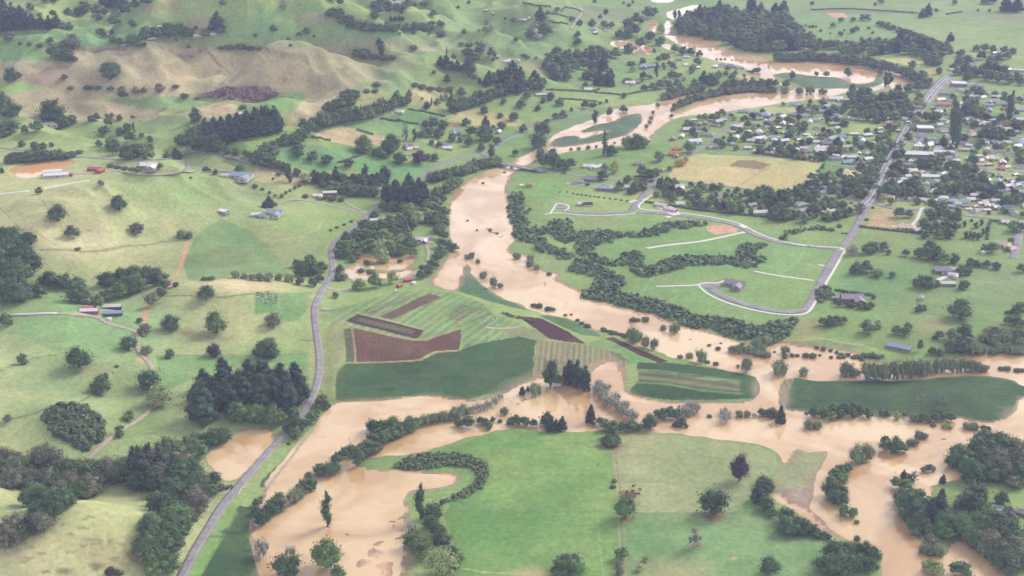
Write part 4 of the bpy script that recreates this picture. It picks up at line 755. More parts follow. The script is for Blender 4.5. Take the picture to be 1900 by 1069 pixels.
T(3, """825,30,20 890,25,25 862,50,30 700,100,40 660,130,30 358,80,35 290,105,35 240,150,90,P,100 465,150,40 45,160,40 195,205,55,L 165,270,80 270,250,100 68,290,35 500,260,45 500,320,60 352,395,75 210,415,20 120,395,40,B 150,410,40,B 515,180,45 600,190,60 690,200,60 740,200,50 620,20,30 595,400,90 650,400,90 700,430,90 770,410,80 860,380,70
300,450,80 360,440,90 430,430,90 500,430,90 560,430,80 620,440,90 280,490,70 330,520,90 400,510,100 470,500,100 540,490,90 610,500,90 680,500,80,P 730,560,60,P 350,570,90 420,560,90 600,560,80 650,600,80,P 710,600,80,P 740,610,50,P 560,560,70 20,600,90,P 70,600,80,P 40,540,80,P 100,570,70,P 20,650,80,P 70,660,60,P 170,630,90 230,640,90 260,600,60 200,590,80,P
555,620,45 145,700,60 105,760,65,M 260,725,45 312,705,60 220,780,45 375,745,60 555,765,60 610,750,50,B 660,738,28 705,725,28 457,785,28 50,850,65 345,840,50 400,830,60 120,930,60 285,875,45 825,690,40 250,960,110 225,1050,110,R,120 220,890,40,Y
790,265,60 850,270,80 900,250,90 945,335,80,R,80 1010,290,80 1080,320,70 860,200,80 920,170,90 1000,130,90 1040,110,60 860,370,70 1040,370,30 1185,130,40,C,60 1215,130,35,C,60 1090,235,50,L,70 1285,160,90 1185,370,60 1240,390,70 1300,390,60 1360,400,50 1345,460,60 1750,515,40 1775,510,40 1390,600,80,P 1440,600,90 1490,560,50 960,455,50 880,460,60,B 890,505,50,L 965,555,55 1013,555,32 1055,550,35,C 1160,545,50 850,580,60,B 955,580,22 970,640,50 1030,635,60 1080,625,70 1190,600,30 1225,600,20 1070,440,50 1115,415,70,B
1130,695,60 1180,680,60 1240,665,60 1290,655,50 1350,640,70 1190,770,50 1230,750,60 1280,730,60 1330,710,60 1380,690,50 1440,680,60 1500,670,60 1560,665,60 1640,650,40 1740,640,60 1800,640,60 1860,650,60 1560,610,50 1610,612,60 1670,615,60 1730,612,60 1790,610,60 1850,610,60
1065,750,35,W 1030,800,30,W 1020,840,35,W 1010,870,30,W 985,900,30,W 1165,785,20 1160,830,30 620,865,50,C,90 725,820,50,R,65 825,790,55 850,1045,90,M 920,1045,110,M 970,1040,80,M 690,1060,40,C 760,1010,20,B 635,1040,25,W 575,1050,35,W 510,1060,35,W 455,1060,25,W 1480,420,20,B 1510,420,20,B 1540,420,20,B 1590,425,15,B 1615,425,15,B""")
T(4, """255,155,50 215,105,25,C 405,35,30 850,40,25 890,25,45 1180,125,50,P 1220,115,60,P 1280,85,30 1380,290,50,P,60 1575,80,20 1655,85,25 1410,30,40 1620,30,60 1680,25,70 1770,80,80,P 1850,85,80,P 760,145,45 795,145,45 695,155,40 362,185,18 390,195,22 410,195,22 432,195,18 467,225,22 553,195,40 605,255,40 632,220,18 690,235,45 720,220,40 803,210,25 833,240,25 755,285,30 535,240,15 610,160,40
900,185,40 940,195,40 980,210,40 1020,225,40 1060,240,40 1100,250,40 1140,265,40 1180,275,40 1220,290,40 1260,305,40 1300,320,40 1350,335,50
180,425,60 230,425,60 290,430,60 350,425,60 410,430,60 470,430,60 530,435,60 590,440,60 650,445,60 710,450,60 770,455,70 830,475,70 880,490,60 940,500,70 1000,515,70 1060,540,80 1120,570,80 1170,600,80 1210,620,70 1150,640,80 1080,650,70 1010,650,60 1110,480,60 1180,560,70 1230,590,50
265,560,45,R,60 435,535,35 505,545,50,L 655,545,55,R,70 920,605,50,C,100 955,600,45,C,90 885,530,30 10,515,40 220,615,60 40,645,50,W 120,650,60,W 210,655,60,W 320,660,60,W 390,660,70,W 480,660,60,B
680,700,80 740,690,80 800,680,70 690,750,80 760,750,90 830,740,90 900,730,90 970,720,90 1040,720,80 730,800,90 800,810,90 870,800,90 940,790,90 1010,780,90 1070,760,80 700,830,70,M 770,850,80 840,850,80,M 910,850,80 980,860,80 1050,830,80,M 1090,790,70 690,650,60 760,650,50
1170,760,80,L 1160,720,70,N 1100,840,60 1500,830,110 1570,830,110,M 1540,790,100 1210,860,80 1270,860,80 1390,960,80,C 1430,960,50,C 1620,990,100 1690,990,100 1650,950,100 1730,980,90 1800,980,80 1740,870,80 1795,870,60,C 1580,680,80 1540,650,50 1550,900,60 1900,900,60 1840,900,60 1330,1030,60,P 1400,1030,40,C 1425,1050,50,C 1480,1000,60 1680,900,60 1770,900,60,Y
1450,400,60 1500,450,70 1440,460,70 1480,520,80 1540,540,80 1420,530,60 1600,420,70 1660,450,70 1720,440,70 1780,420,60 1640,500,80 1700,510,80 1760,530,80 1590,540,80 1650,570,80 1720,580,80 1790,590,80 1850,570,70 1880,600,60 1500,570,70 1400,490,50 1620,360,60 1680,370,60 1760,380,60 1820,380,50 1560,360,50 1300,520,50""")
# woods filled from an outline: (crop, outline, kinds, spacing px in photo, width px)
def wood(c, s, kinds, sp, w, jit=.45, seed=1):
    P = cz(c, s); rng = np.random.default_rng(seed+int(P[0, 0])); lo, hi = P.min(0), P.max(0); y = hi[1]; row = 0
    while y > lo[1]:
        x = lo[0]+(row % 2)*sp*.5
        while x < hi[0]:
            q = np.array([x+rng.normal()*sp*jit*.6, y+rng.normal()*sp*jit*.3])
            if inside(P, q[:1], q[1:])[0]: TREES.append((q[0], q[1], w*(.8+.45*rng.random()), kinds[rng.integers(len(kinds))], 0))
            x += sp
        y -= sp*.62; row += 1
wood(3, "1280,150 1400,100 1560,90 1760,80 1960,120 1990,200 2140,290 2150,350 1900,370 1600,360 1500,310 1200,240 1190,200", 'RRRMPR', 13, 19)
wood(4, "30,290 200,280 400,290 640,325 750,345 880,290 960,310 1150,310 1330,330 1390,370 1300,460 1250,470 1100,400 850,400 500,372 350,355 0,370", 'RRMPR', 13, 18)
wood(4, "0,100 180,120 200,170 120,200 180,260 0,280", 'RRM', 13, 18)
T(5, """845,490,115 405,570,120 510,685,100 970,660,90,N 1280,690,80,W 1340,690,70,W 275,380,55 713,320,45,N 550,775,45,B 1690,225,65 1450,215,50,B 1480,215,30,B 1520,240,40 970,225,45 1125,205,50 60,880,180 160,900,170 230,920,130 100,770,170 200,750,120 30,990,190 150,1000,180 40,720,120 170,840,120
350,1030,130 450,1040,110 540,1050,100 760,1030,120 850,1020,120 960,1010,130,M 1060,1000,140 1120,1020,120 960,1064,120,M 880,1064,110 1160,1050,90 1240,1030,50,B 1490,985,50,B 1440,985,50,B 1660,970,60,W 1720,975,60,W 1780,985,60,W 1840,990,60,W 1890,995,60,W
80,160,70 140,155,80 200,145,80 260,145,80 320,135,80 380,125,60 250,70,60 305,60,50 365,45,35 150,40,40,B 430,130,80,M 500,120,80,B 560,95,50,B 900,140,110 970,115,120 1050,135,90,M 1060,80,60 820,100,90 780,70,80 1180,130,60 1240,120,70 1260,130,50 1490,80,90 1550,85,90 1600,100,70 1660,110,60 1740,120,60 1800,140,70 1860,160,90 1880,110,100
780,190,50,B 830,200,50,B 880,210,50,B 930,215,50,B 15,230,30,P 1345,270,30,B 1800,330,40,B 1850,350,30,B 1870,480,40,P""")
T(6, """320,120,80 420,150,85 520,170,80 675,190,70 750,90,70 800,90,80,M 960,100,110 1035,165,90 860,110,60 910,125,70 1175,165,95,K 1230,140,50 1280,145,60 1605,80,45 1675,130,60,C,100 255,300,50,C,130 370,305,85,L 80,150,100 140,120,90 50,180,80 160,200,70 185,200,40,P 215,205,40,P 245,215,40,P 130,190,50 310,250,60
430,290,70 490,295,70 540,305,70 585,310,65,P,125 650,310,60 700,310,60,P 750,310,55,P 790,290,60,C,120 845,310,60,P 885,310,70 930,300,80,R,120 870,330,60 640,380,70 700,395,80 780,395,80 850,395,80 560,355,80 490,335,60
950,450,100,P,170 1020,465,100,P,170 1080,475,110,P,180 1150,475,100,P,170 1205,445,90,P,150 1000,400,100,P 1100,390,100,P,160 1170,360,80,P 940,400,80,P 1290,295,80 1350,275,80 1420,255,80 1480,245,70 1520,210,60 1560,190,70 1620,185,60 1680,185,60 1720,175,50 1300,400,80,M 1350,385,80 1400,340,80,M 1440,320,70,M 1280,445,60 1340,440,60
850,560,70 920,500,80 990,500,80 1060,505,80 1130,510,70 1220,490,80 1290,510,80 1350,530,70 900,590,50,W 960,600,80 1040,590,90 1100,560,110,L 1160,590,100,L 1230,580,90 1300,580,90 1350,600,70 780,640,90 850,650,90 920,640,90 990,640,90,M 1060,640,90 1120,630,80 1320,640,80 1290,600,80 660,720,90 730,710,90 800,710,90 870,720,90 940,710,90,M 1010,690,80 1080,690,80 1340,700,80 1300,660,70 620,780,80 690,790,100,M 760,790,90 830,770,90,M 900,790,100,L 970,780,90,L 1040,750,100,L 1110,770,110,M 1130,820,70,M 1380,770,70 1420,780,60 1330,760,80
600,830,60 660,830,80 740,830,70 980,820,70 800,880,45 700,860,55 910,860,100,L 1035,860,45,B 1040,820,60 1330,810,80 1300,850,80 1270,900,80 1240,950,80 1180,975,70 860,1040,90,M,130 985,1010,80,L,100 740,1055,90,M 640,985,60,W 610,930,60 600,990,60 1190,905,50,B 760,930,50,B 820,940,50,B
340,960,110 420,950,110 480,930,90 310,900,70 400,890,100 470,1000,70 250,1000,70,W 180,990,60,W 110,980,60,W 40,975,60,W 330,1020,70 420,1030,70 545,640,30,B 590,620,30,B 640,600,30,B 690,580,30,B 115,475,70,P 80,475,40,P 150,470,40 370,405,50,B 500,415,60,B 560,425,60,B 620,430,50,B
115,380,25 155,400,22 200,405,28 230,380,25 260,365,25 295,345,25 325,330,28 68,355,22 15,340,30 140,280,20 180,245,40,B 1540,830,50,W 1505,835,40,W 1585,865,40,W 1620,968,60,W 1690,1035,60,W,80 1740,1040,45,W 1860,835,55,W 1670,640,30,B 1718,660,22,B 1577,638,18,B 1510,570,20,B 1620,305,22,B 1770,230,22,B""")
T(7, """330,200,110 270,190,100 400,210,90 450,200,80 240,140,80 320,140,90 60,110,50 690,110,40,C 690,215,55 760,235,60,L 760,200,50,Y 740,105,80 680,280,80 960,255,90 1010,265,70 1050,250,60 920,292,50,B 970,295,50,B 1020,295,40,B 1240,180,50,Y 1210,185,55,Y 1265,150,40,Y 1075,150,80,M 1150,215,35 1290,90,90 1095,325,20,C 1140,310,60 1180,300,40 1300,330,45 850,300,60 800,340,60 780,365,50 905,370,80 960,350,60 870,380,50 1060,400,55,W 570,320,35,B
375,370,12 428,370,12 1375,470,60 1590,515,95,M 1625,370,50 1700,395,60 1760,400,60 1780,370,50 1860,440,100 1840,390,80 1880,545,70 1500,495,40 1650,480,50 1560,370,30 470,380,20,B 500,385,20,B 530,388,20,B 560,392,20,B 590,396,20,B 620,400,20,B 650,404,20,B 690,410,20,B 730,416,20,B 770,420,20,B 810,426,20,B 850,432,20,B 70,835,50,W 170,850,60,W 165,885,60,W 210,910,50,W 300,950,40,B 150,200,40,B 200,225,40,B 410,235,30""")
T(8, """740,510,80,N 1020,545,80 1090,545,60 1260,490,80 1320,490,70,M 580,555,75 635,540,65 145,565,100 210,565,100 180,530,90 355,580,80,M 430,520,90 470,500,60 600,612,40,B 620,660,20,B 645,660,20,B 835,480,30,B 790,565,30,B 750,608,25,B 690,810,90,G 800,800,90 840,790,80 910,775,70,N 945,805,40 1065,818,55 1160,830,90 1220,840,100 1280,840,100 1230,780,90 1330,870,90,M 1410,870,75 720,940,90 790,930,90 690,945,60 860,965,85,W 970,968,50 1165,1040,100 1225,1040,100 1280,1030,50 1525,890,70 1560,890,50 1590,895,40 1635,895,60 1705,910,60 1880,930,70 1455,950,80 1500,950,60 1470,1050,70 1510,910,60
1490,690,40,C,50 1520,690,40,C,50 1550,695,40,C,50 1580,700,40,C,50 1610,670,40,C,50 1640,650,35,C,50 1480,610,35,C,45 1560,620,40,C,45 1600,600,40,C,45 1530,575,22 1640,700,30,B 1670,790,80 1620,790,60 1780,785,35 1805,725,45 1830,645,90,M 1870,640,70 755,405,105 790,340,105 828,270,105,M 872,180,95,M 900,90,95,M 740,410,60 850,210,80 950,60,80 720,340,60,M 640,395,70,K 600,410,50 670,380,50 220,440,100 300,410,100 350,425,90 430,415,80 450,360,70 190,430,60 380,390,80 320,360,60 520,440,25,B 560,442,25,B 600,444,25,B 640,446,25,B 680,448,25,B
1190,600,60 1240,560,80 1300,540,80 1360,560,90 1420,580,80 1220,650,80 1290,650,90 1350,640,90 1410,640,80 1300,690,70 1370,690,70 1200,690,60 1430,530,60 1300,400,90 1360,380,90 1430,380,100 1500,370,100 1560,370,90 1620,380,90 1680,390,90 1450,320,90 1520,310,90 1600,320,90 1490,250,100 1430,230,90 1540,240,80 1720,420,70 1780,470,90 1840,450,80 1880,430,70 890,390,70 950,390,80 1010,400,80 1080,410,90 1150,400,80 1120,350,70 1050,380,70 960,330,70 1130,310,70 980,270,80 990,230,80,K 1000,130,70 1040,110,60 1170,190,80 1220,200,80 1280,190,90 1240,150,60 1310,160,70 1370,200,70 1400,270,70 1340,310,60
110,380,50 170,420,80 230,410,80 20,400,60 100,440,60 30,380,60 60,350,40 610,240,50 740,250,35,C 700,260,40 660,340,60 580,260,50 520,270,60 470,280,60 400,280,60 420,320,60 500,330,60 550,350,60 620,330,60 700,320,60 400,250,25 440,230,25 480,200,25 180,90,60 100,90,60 40,90,60 250,70,50 300,110,40 540,100,70 600,50,50""")
T(9, """560,615,165 160,590,80 45,318,95 710,795,125 745,700,50 700,720,50 825,612,36,B 800,655,15,B 910,488,110 1035,528,80,N 1075,180,100,N 1140,108,70 985,300,45 1020,385,95,N 1205,352,115 1530,372,135,M,150 1455,137,115 1510,533,95,K 1200,547,70,M 1060,765,145 1120,880,165,L 910,990,85,M 55,1000,65,N 845,1055,60,B
1430,1000,200,P,280 1440,780,130,P 1600,920,170,P,230 1580,750,150,P 1700,870,170,P,230 1760,750,150,P 1850,910,170,P,240 1850,730,150,P 1690,990,150,M 1800,1000,140,M 1510,860,130,P 1380,850,100,P
560,155,140 680,195,105 760,145,100 850,125,120,M 930,95,110 280,115,100 40,150,170 150,150,150 100,60,160 190,100,100 600,170,60,B""")
T(10, """70,545,130 130,545,110 100,500,110 140,325,115,N 580,122,48 60,905,150,P,230 150,885,150,P,220 250,905,150,P,220 330,860,130,P,200 200,770,140,P 100,730,130,P 300,740,120,P 350,800,80,P 20,985,90,L 150,1015,140,M 280,980,100 60,1000,110,M 420,1000,95 480,880,90 520,905,60 440,940,70 370,1022,50 310,1064,110 235,1064,60
850,1064,110 920,1060,90,M 980,1060,110,M 1040,1060,70 1100,1062,110,M 1150,1040,90,M 1210,1010,90,W 1270,1000,90,W 1340,985,100,W 1420,975,110,W 1480,940,90,W 1550,930,80,G 1600,920,80,G 1650,905,80,G 1700,880,80,G 1740,840,60,G 1460,1030,50 1510,1042,100 1440,1030,50 1600,1010,60 1640,1020,60 1660,1050,60 1690,995,40 1770,945,70,W 1740,1000,40,B""")
T(11, """110,808,45,P,60 200,808,100,W,90 150,780,30,P 310,755,110,R,190 370,740,80 440,725,100,P,160 500,745,100,P,180 555,775,80,P,170 470,690,80,P 640,800,90,G 680,840,90,G 700,880,90,G 740,890,90,G 780,920,90,G 820,950,90,G 860,975,90,G 900,980,80,G 650,760,80,G 700,790,80,G 770,850,80,G 840,900,80,G 590,1000,65,P,125 660,1020,65 610,1022,35,K 700,1060,90 760,1060,90 820,1060,80 880,1060,90 280,1015,90,R,95 310,1060,80,P,95 390,1060,70,P,100 350,1060,60,P 30,1020,70 80,1015,80 130,1020,70 190,1030,60
1010,1045,110 900,1050,60 940,1060,60 1100,975,90 1150,970,90 1200,975,80 1060,960,60 1240,950,90,G 1290,955,90,G 1340,930,80,G 1300,920,90,G 1230,1030,75 1265,1040,35 1190,1030,50,B 1550,1000,110,G 1530,950,70,G 1640,960,60,W 1690,960,60,W 1745,962,36,G 1800,950,50 1840,955,50 1890,960,60 1430,965,40,B
190,185,45,B 230,192,55,B 290,212,50,B 325,212,45,B 415,250,28,B 455,245,22,B 500,290,35,B 530,310,40,B 570,330,50,B 690,360,45,B 740,380,45,B 790,385,35,B 890,440,90,W,130 935,420,80,W 870,400,60,W 985,470,70,W,85 1040,482,65,W,80 890,288,50,B 925,285,40,B 980,285,55,B 1105,348,55,W 1185,368,80,W 1490,488,45,B 1428,462,30,B 1510,447,18,B 1222,547,42,B 1290,543,55,W 1370,572,75,W,90 1415,582,40,B 1475,597,45,B 1690,642,85,W,105 1630,612,28,W 1590,505,60,W 1640,510,70,W 1700,510,70,W 1760,515,70,W 1800,500,60,W 1830,540,60,W 1660,462,36,B 1830,450,80,W 1770,450,70,W""")
T(12, """175,665,120,W,115 345,668,70,W 640,672,90,W,110 690,670,80,W 735,662,36,W 50,955,60 120,965,75 180,1005,70,P,120 365,942,28,B 420,960,80 480,965,80 550,930,70,M 600,970,70 640,930,80 690,965,80 740,940,70 800,968,75 540,985,75,M 580,920,60 700,905,60 895,957,55 935,957,45 1005,978,60,L 1050,962,36 1120,990,90,W 1170,995,70 1210,1000,70 1270,990,70 1320,985,60 1380,990,75 1160,925,75,E,140 1280,920,65,E,130 1335,920,60,E,110 1260,1028,45,B 1340,1040,40,L 1375,1045,40,L 1490,1045,70,W 1545,1050,70,W 1610,1062,50 1650,1062,40 380,1040,70,W 440,1040,70,W
800,695,100,W,140 860,700,100,W,140 920,698,100,W,140 980,695,100,W,140 1040,690,100,W,140 1100,685,100,W,140 1160,675,100,W,130 1220,665,90,W,120 1280,650,80,W,110 1340,642,80,W,110 1400,645,80,W,105 1460,640,80,W,100 1520,640,80,W,95 1580,642,80,W 1625,640,60,W 1735,630,45,B 1780,632,50,B 1850,642,50,B 1890,642,40,B
360,540,50,B 410,542,60,B 460,532,26,B 540,547,32,B 600,548,45,B 630,548,30,B 215,515,72,W 140,508,22,B 265,537,40,B 300,535,36,B 60,540,45,B 95,535,45,B 20,530,70,W 40,500,70,W 215,548,40,B 10,470,70,W 480,320,70 530,325,80 580,310,70 630,302,55,N 800,372,105 870,340,65,L 1000,380,70 1060,390,80,M 1080,350,60 1160,222,60 1195,210,40 1450,267,150 1380,500,100 1450,510,110 1500,480,100 1400,430,100 1470,400,110 1510,430,70 1300,412,65,N 1270,410,40,B 1200,40,60 1240,40,40 1480,60,70
500,130,60,N 480,120,50 600,185,50 650,185,45 690,195,45 740,205,45 790,205,50 820,195,50 840,130,30 630,88,22 570,160,40 1165,500,40,N,90 780,540,60,B 830,540,60,B 870,550,50,B 720,545,50,B 760,560,50,B 900,540,40,B 1250,520,60 1300,530,60 1790,235,50,B 1850,235,90 1880,215,70 1790,310,70 1850,320,80 1890,330,60""")
wood(12, "1540,420 1600,385 1760,370 1900,400 1960,420 1960,520 1800,520 1640,520 1540,520", 'WWRW', 17, 22)
T(13, """300,340,110,E,190 350,330,100,E,220 430,340,110,E,190 470,340,80,E 40,270,130,N 110,280,110,N 130,340,120 60,410,140 10,340,110 180,440,140 240,390,110,N 340,440,140,N 420,500,130,M 500,430,120,M 560,300,75,N 620,410,100,M 700,425,110,M 760,380,90 820,405,90 880,375,90 560,510,140,M 620,480,100,M 430,570,140,M 330,570,130 260,570,110 270,650,110 300,700,120,L 220,730,130,K 250,770,120,K 90,790,170,N 40,870,140,N 120,850,120,N 180,780,110,M 20,780,110,N 500,560,100 360,630,90
990,400,150,P,260 1060,330,130,P,200 1130,340,120,P,180 1040,440,140,P 1130,490,140,P 1200,430,120,P 950,350,90,P,200 1280,270,150,L 1250,210,110,M 1340,190,130,M 1420,220,100,M 1500,140,140 1580,120,120 1380,110,100,W 1300,390,130 1380,450,130 1450,510,130 1510,480,80 1480,430,100 1560,450,70,B 1250,530,130 1330,570,120 1200,570,110 1400,610,110 1100,610,100 1060,690,110,G 1190,690,120,M 1280,690,110 1360,690,90 1100,800,130 1180,840,120 1060,910,140,M 1130,960,130,M 1220,900,110 1270,850,90 1000,880,110 980,970,100,N 1200,1030,140,M 1090,1064,130,M 1290,790,80 780,1064,70,K 840,1064,60 850,80,70,M 1620,445,50,B 1350,350,110 1420,400,80,N""")
T(14, """60,700,110 120,640,110 160,600,110 210,590,100,N 180,560,100 270,540,110,W 310,510,110,W 350,470,100 410,450,100 400,395,80 470,350,90 540,350,110 580,330,90 470,325,70 590,260,80 640,225,80 680,195,60 700,270,80,R,150 750,280,80,R,150 760,220,110 820,200,110 870,190,90 930,120,100 985,95,100 1030,80,80 840,130,90 900,80,80
525,715,72,C,240 1180,660,80,C,240 515,1005,185,M,190 240,1069,180 70,925,125,G,150 265,935,85,G,95 600,1069,100 1260,640,100 1300,650,80 1250,720,110 1300,780,120 1330,850,110 1400,930,100 1120,850,110,M 1180,890,120,M 1200,930,130,M 1120,770,100,G 1320,1050,220,L 1450,960,70 1430,1010,70,M 1390,1064,60,L 1290,600,60 1330,560,40 30,565,70,M 20,625,70 50,520,40,B 300,90,100 250,135,30,B""")
T(15, """710,140,90 770,135,80 740,90,100 740,150,80 1640,395,125,K,170 1455,625,190,R,170 830,655,140,M,170 1325,865,115,E 400,1069,150 480,1069,140,M 440,1030,160 810,945,100,M 940,1025,60,L 980,960,50,L 750,440,45,B 760,400,40,B 800,1050,60,N 790,1000,50,N 1850,1050,150""")
T(16, """80,470,110 50,430,90 20,540,110,P 80,600,110 120,645,80 230,765,150 300,760,130 220,690,130 340,760,110 410,770,90 440,795,60 490,795,60 520,805,50 530,1040,170 620,1040,170 680,1030,130 570,960,170 640,930,130 740,1010,120 780,940,120 840,950,100 810,1040,120 740,900,90 870,940,70,W 720,815,50,W
380,22,70,W 440,22,60,W 720,265,120,W,140 780,240,100,W,120 820,200,60,W 920,180,90 990,190,110 1030,185,90 920,130,70 1090,140,60,W 1130,140,60,W 1160,92,70,W 1200,90,50,W 650,335,85 600,350,90 560,370,90,M 620,400,80,M 540,420,80,M 530,500,110 600,510,110 560,550,110 620,560,90 630,640,90,M 690,645,80,M 720,690,36,W
1000,440,90 1060,450,90,M 1050,375,50,P,60 1030,540,110 1100,560,120 1140,580,100 1160,520,90 1090,395,60 1190,330,50,N 1230,325,60,N 1260,320,40,N 1125,400,70,E 1325,408,48,P 1090,700,90,W 1150,710,80,W 1130,770,90,W 1240,690,90,P,170 1300,640,110,P,190 1220,760,100,W 1310,790,90,M 1360,800,100,M 1210,900,110,W 1280,910,110,W 1240,850,100,N 1230,1030,110,L 1290,1050,100,L 1420,1050,110 1480,1055,100
1380,295,90 1430,290,90 1490,310,110,M 1540,370,110,M 1610,300,100 1620,220,80,N 1670,220,80,N 1720,290,110 1740,215,80 1800,240,110 1870,310,110 1880,200,90 1660,345,100,M 1480,390,60 1520,410,90 1590,405,80 1820,440,100,N 1860,430,100 1740,550,100 1470,640,120,P 1530,650,140,P,170 1590,630,130 1450,700,120 1540,730,130 1620,750,130 1530,830,130,W 1600,890,130,W 1660,940,140,W 1700,840,120 1740,790,100,N 1760,1000,130,W 1830,1010,130 1850,920,130,W 1800,700,110,N 1790,640,90,N 1800,790,50 1850,785,60 1890,780,60 1640,660,110 1560,560,90,P 1700,700,90""")
# gardens and street trees of the town
TOWN = ["1700,275 1770,165 1840,170 1910,180 1910,425 1800,405 1650,385 1640,345 1672,300", "1262,228 1330,214 1420,205 1470,192 1560,192 1655,180 1690,190 1672,232 1640,300 1560,308 1400,284 1320,276 1290,262", "1530,308 1630,312 1622,345 1600,375 1480,362 1500,338", "1150,345 1240,338 1420,360 1600,385 1585,420 1440,405 1260,384", "1640,300 1680,285 1700,300 1640,380 1625,370", "1215,120 1340,128 1440,160 1400,165 1330,166 1250,176 1210,160"]
_rng = np.random.default_rng(77)
STREETS = [poly(q) for q in ("1590,390 1614,372 1635,335 1652,300 1668,270 1690,232 1715,190 1740,160 1762,140", "1278,290 1300,275 1325,258 1345,243 1360,232", "1668,290 1740,300 1820,312 1900,320", "1700,225 1760,236 1830,246 1900,256", "1680,262 1720,258 1755,262", "1230,332 1300,340 1370,349 1440,358 1500,362 1560,368 1614,374","1612,372 1640,384 1680,390 1730,388 1790,400 1900,412", "1190,375 1222,332")]
GREENS = [poly(q) for q in ("1408,200 1470,198 1480,208 1430,216", "1565,228 1600,222 1635,232 1620,248 1578,250", "1820,158 1900,158 1900,182 1840,178", "1520,305 1570,300 1560,325 1515,335", "1640,388 1662,390 1660,420 1640,420", "1560,400 1600,400 1590,420 1540,425")]
def near_line(P, x, y, d):
    for (x1, y1), (x2, y2) in zip(P[:-1], P[1:]):
        L2 = (x2-x1)**2+(y2-y1)**2; t_ = max(0, min(1, ((x-x1)*(x2-x1)+(y-y1)*(y2-y1))/L2))
        if math.hypot(x-x1-t_*(x2-x1), (y-y1-t_*(y2-y1))*1.6) < d: return True
    return False
HPX = []
def town_spots(Q, sp, clear, hc):
    P = poly(Q); lo, hi = P.min(0), P.max(0); out = []
    y = lo[1]
    while y < hi[1]:
        x = lo[0]
        while x < hi[0]:
            q = np.array([x+_rng.normal()*sp*.45, y+_rng.normal()*sp*.25]); x += sp
            if not inside(P, q[:1], q[1:])[0]: continue
            if any(near_line(S_, q[0], q[1], clear) for S_ in STREETS) or any(inside(G_, q[:1], q[1:])[0] for G_ in GREENS): continue
            if any(abs(q[0]-a) < w*.6+hc and -hc*.6 < q[1]-b_ < hc*1.6 for a, b_, w in HPX): continue
            out.append(q)
        y += sp*.55
    return out
def gather(c, s):
    for e in s.split(): f = e.split(','); HPX.append((CROP[c][0]+float(f[0])/3.8, CROP[c][1]+float(f[1])/3.8, float(f[2])/3.8))
for c_, s_ in HOUSES: gather(c_, s_)
EXTRA_H = []
for Q, sp in zip(TOWN[:3], (16, 21, 18)):
    for q in town_spots(Q, sp, 9, 6): EXTRA_H.append((q[0], q[1], 11+9*_rng.random(), 'WWWGGGBBTPWU'[_rng.integers(12)])); 
for a, b_, w, c_ in EXTRA_H: HPX.append((a, b_, w))
for Q, sp, wd in zip(TOWN, (12, 11.5, 12, 14, 11, 14), (12, 12, 14, 14, 12, 10)):
    for q in town_spots(Q, sp, 10, 3):
        if _rng.random() < (.66 if Q is TOWN[0] else .8): TREES.append((q[0], q[1], wd*(.6+.75*_rng.random()), 'RRRRMMNLRRKR'[_rng.integers(12)], 0))
# ------------------------------------------------------------------ plantings nobody could count: one object each
M['leaf_gorse'] = leafmat('gorse', (146, 124, 118), .1)
def planting(name, outlines, n, w, h, mat, seed=5):
    rng = np.random.default_rng(seed); Vs = []; Fs = []; Tt = []; nv = 0
    areas = [abs(np.sum(P[:, 0]*np.roll(P[:, 1], -1)-np.roll(P[:, 0], -1)*P[:, 1]))*.5 for P in outlines]
    for P, a in zip(outlines, areas):
        lo, hi = P.min(0), P.max(0); k = int(n*a/sum(areas)); pts = []
        while sum(map(len, pts)) < k:
            q = lo+(hi-lo)*rng.random((k, 2)); q = q[inside(P, q[:, 0], q[:, 1])]; pts.append(q)
        q = np.concatenate(pts)[:k]
        X, Y, Z = ground(q[:, 0], q[:, 1], False)
        okm = Z > -.6
        X, Y, Z = X[okm], Y[okm], np.maximum(Z[okm], -.2)
        for x, y, z in zip(X, Y, Z):
            s = w*(.6+.8*rng.random()); hh = h*(.3+1.3*rng.random()**1.4); m_ = 9
            d = rng.normal(size=(m_, 3)); d /= np.linalg.norm(d, axis=1)[:, None]; d[:, 2] = np.abs(d[:, 2])
            Pp = np.array([x, y, z])+d*np.array([s*.5, s*.5, hh*.85])+np.array([0, 0, hh*.12])
            V, Fq = quads(Pp, d+np.array([0, 0, .3]), s*.34, rng); Vs.append(V); Fs.append(Fq+nv); nv += len(V)
            Tt.append(np.full(len(V), .55+.9*rng.random()))
    me = mesh(name, np.concatenate(Vs), np.concatenate(Fs), M[mat])
    a_ = me.attributes.new('tint', 'FLOAT', 'POINT'); a_.data.foreach_set('value', np.concatenate(Tt).astype(np.float32))
    return tag(obj(name, me), kind='stuff')
NP = [cz(7, q) for q in ("20,400 60,375 120,380 130,450 165,490 140,560 180,610 270,620 340,570 450,560 470,640 560,655 700,640 830,660 990,640 1080,590 1240,580 1440,575 1440,598 1260,625 1080,670 1000,690 840,685 770,700 770,720 650,735 630,780 640,820 760,850 830,880 820,895 650,880 560,860 500,800 480,770 500,720 420,730 330,690 280,665 210,680 290,710 300,740 400,770 480,820 430,840 360,840 340,810 200,780 180,740 50,690 40,670 60,640 20,560 0,500",
  "790,810 850,795 960,800 970,830 950,880 990,910 1080,870 1140,840 1270,810 1440,820 1620,830 1630,740 1740,730 1840,745 1760,780 1750,820 1830,825 1830,860 1760,870 1755,910 1680,910 1600,880 1300,885 1200,920 1080,960 960,970 880,935 880,900 800,850",
  "440,900 500,840 560,860 620,890 700,900 760,940 840,990 840,1020 760,1064 590,1064 640,970 440,930")]
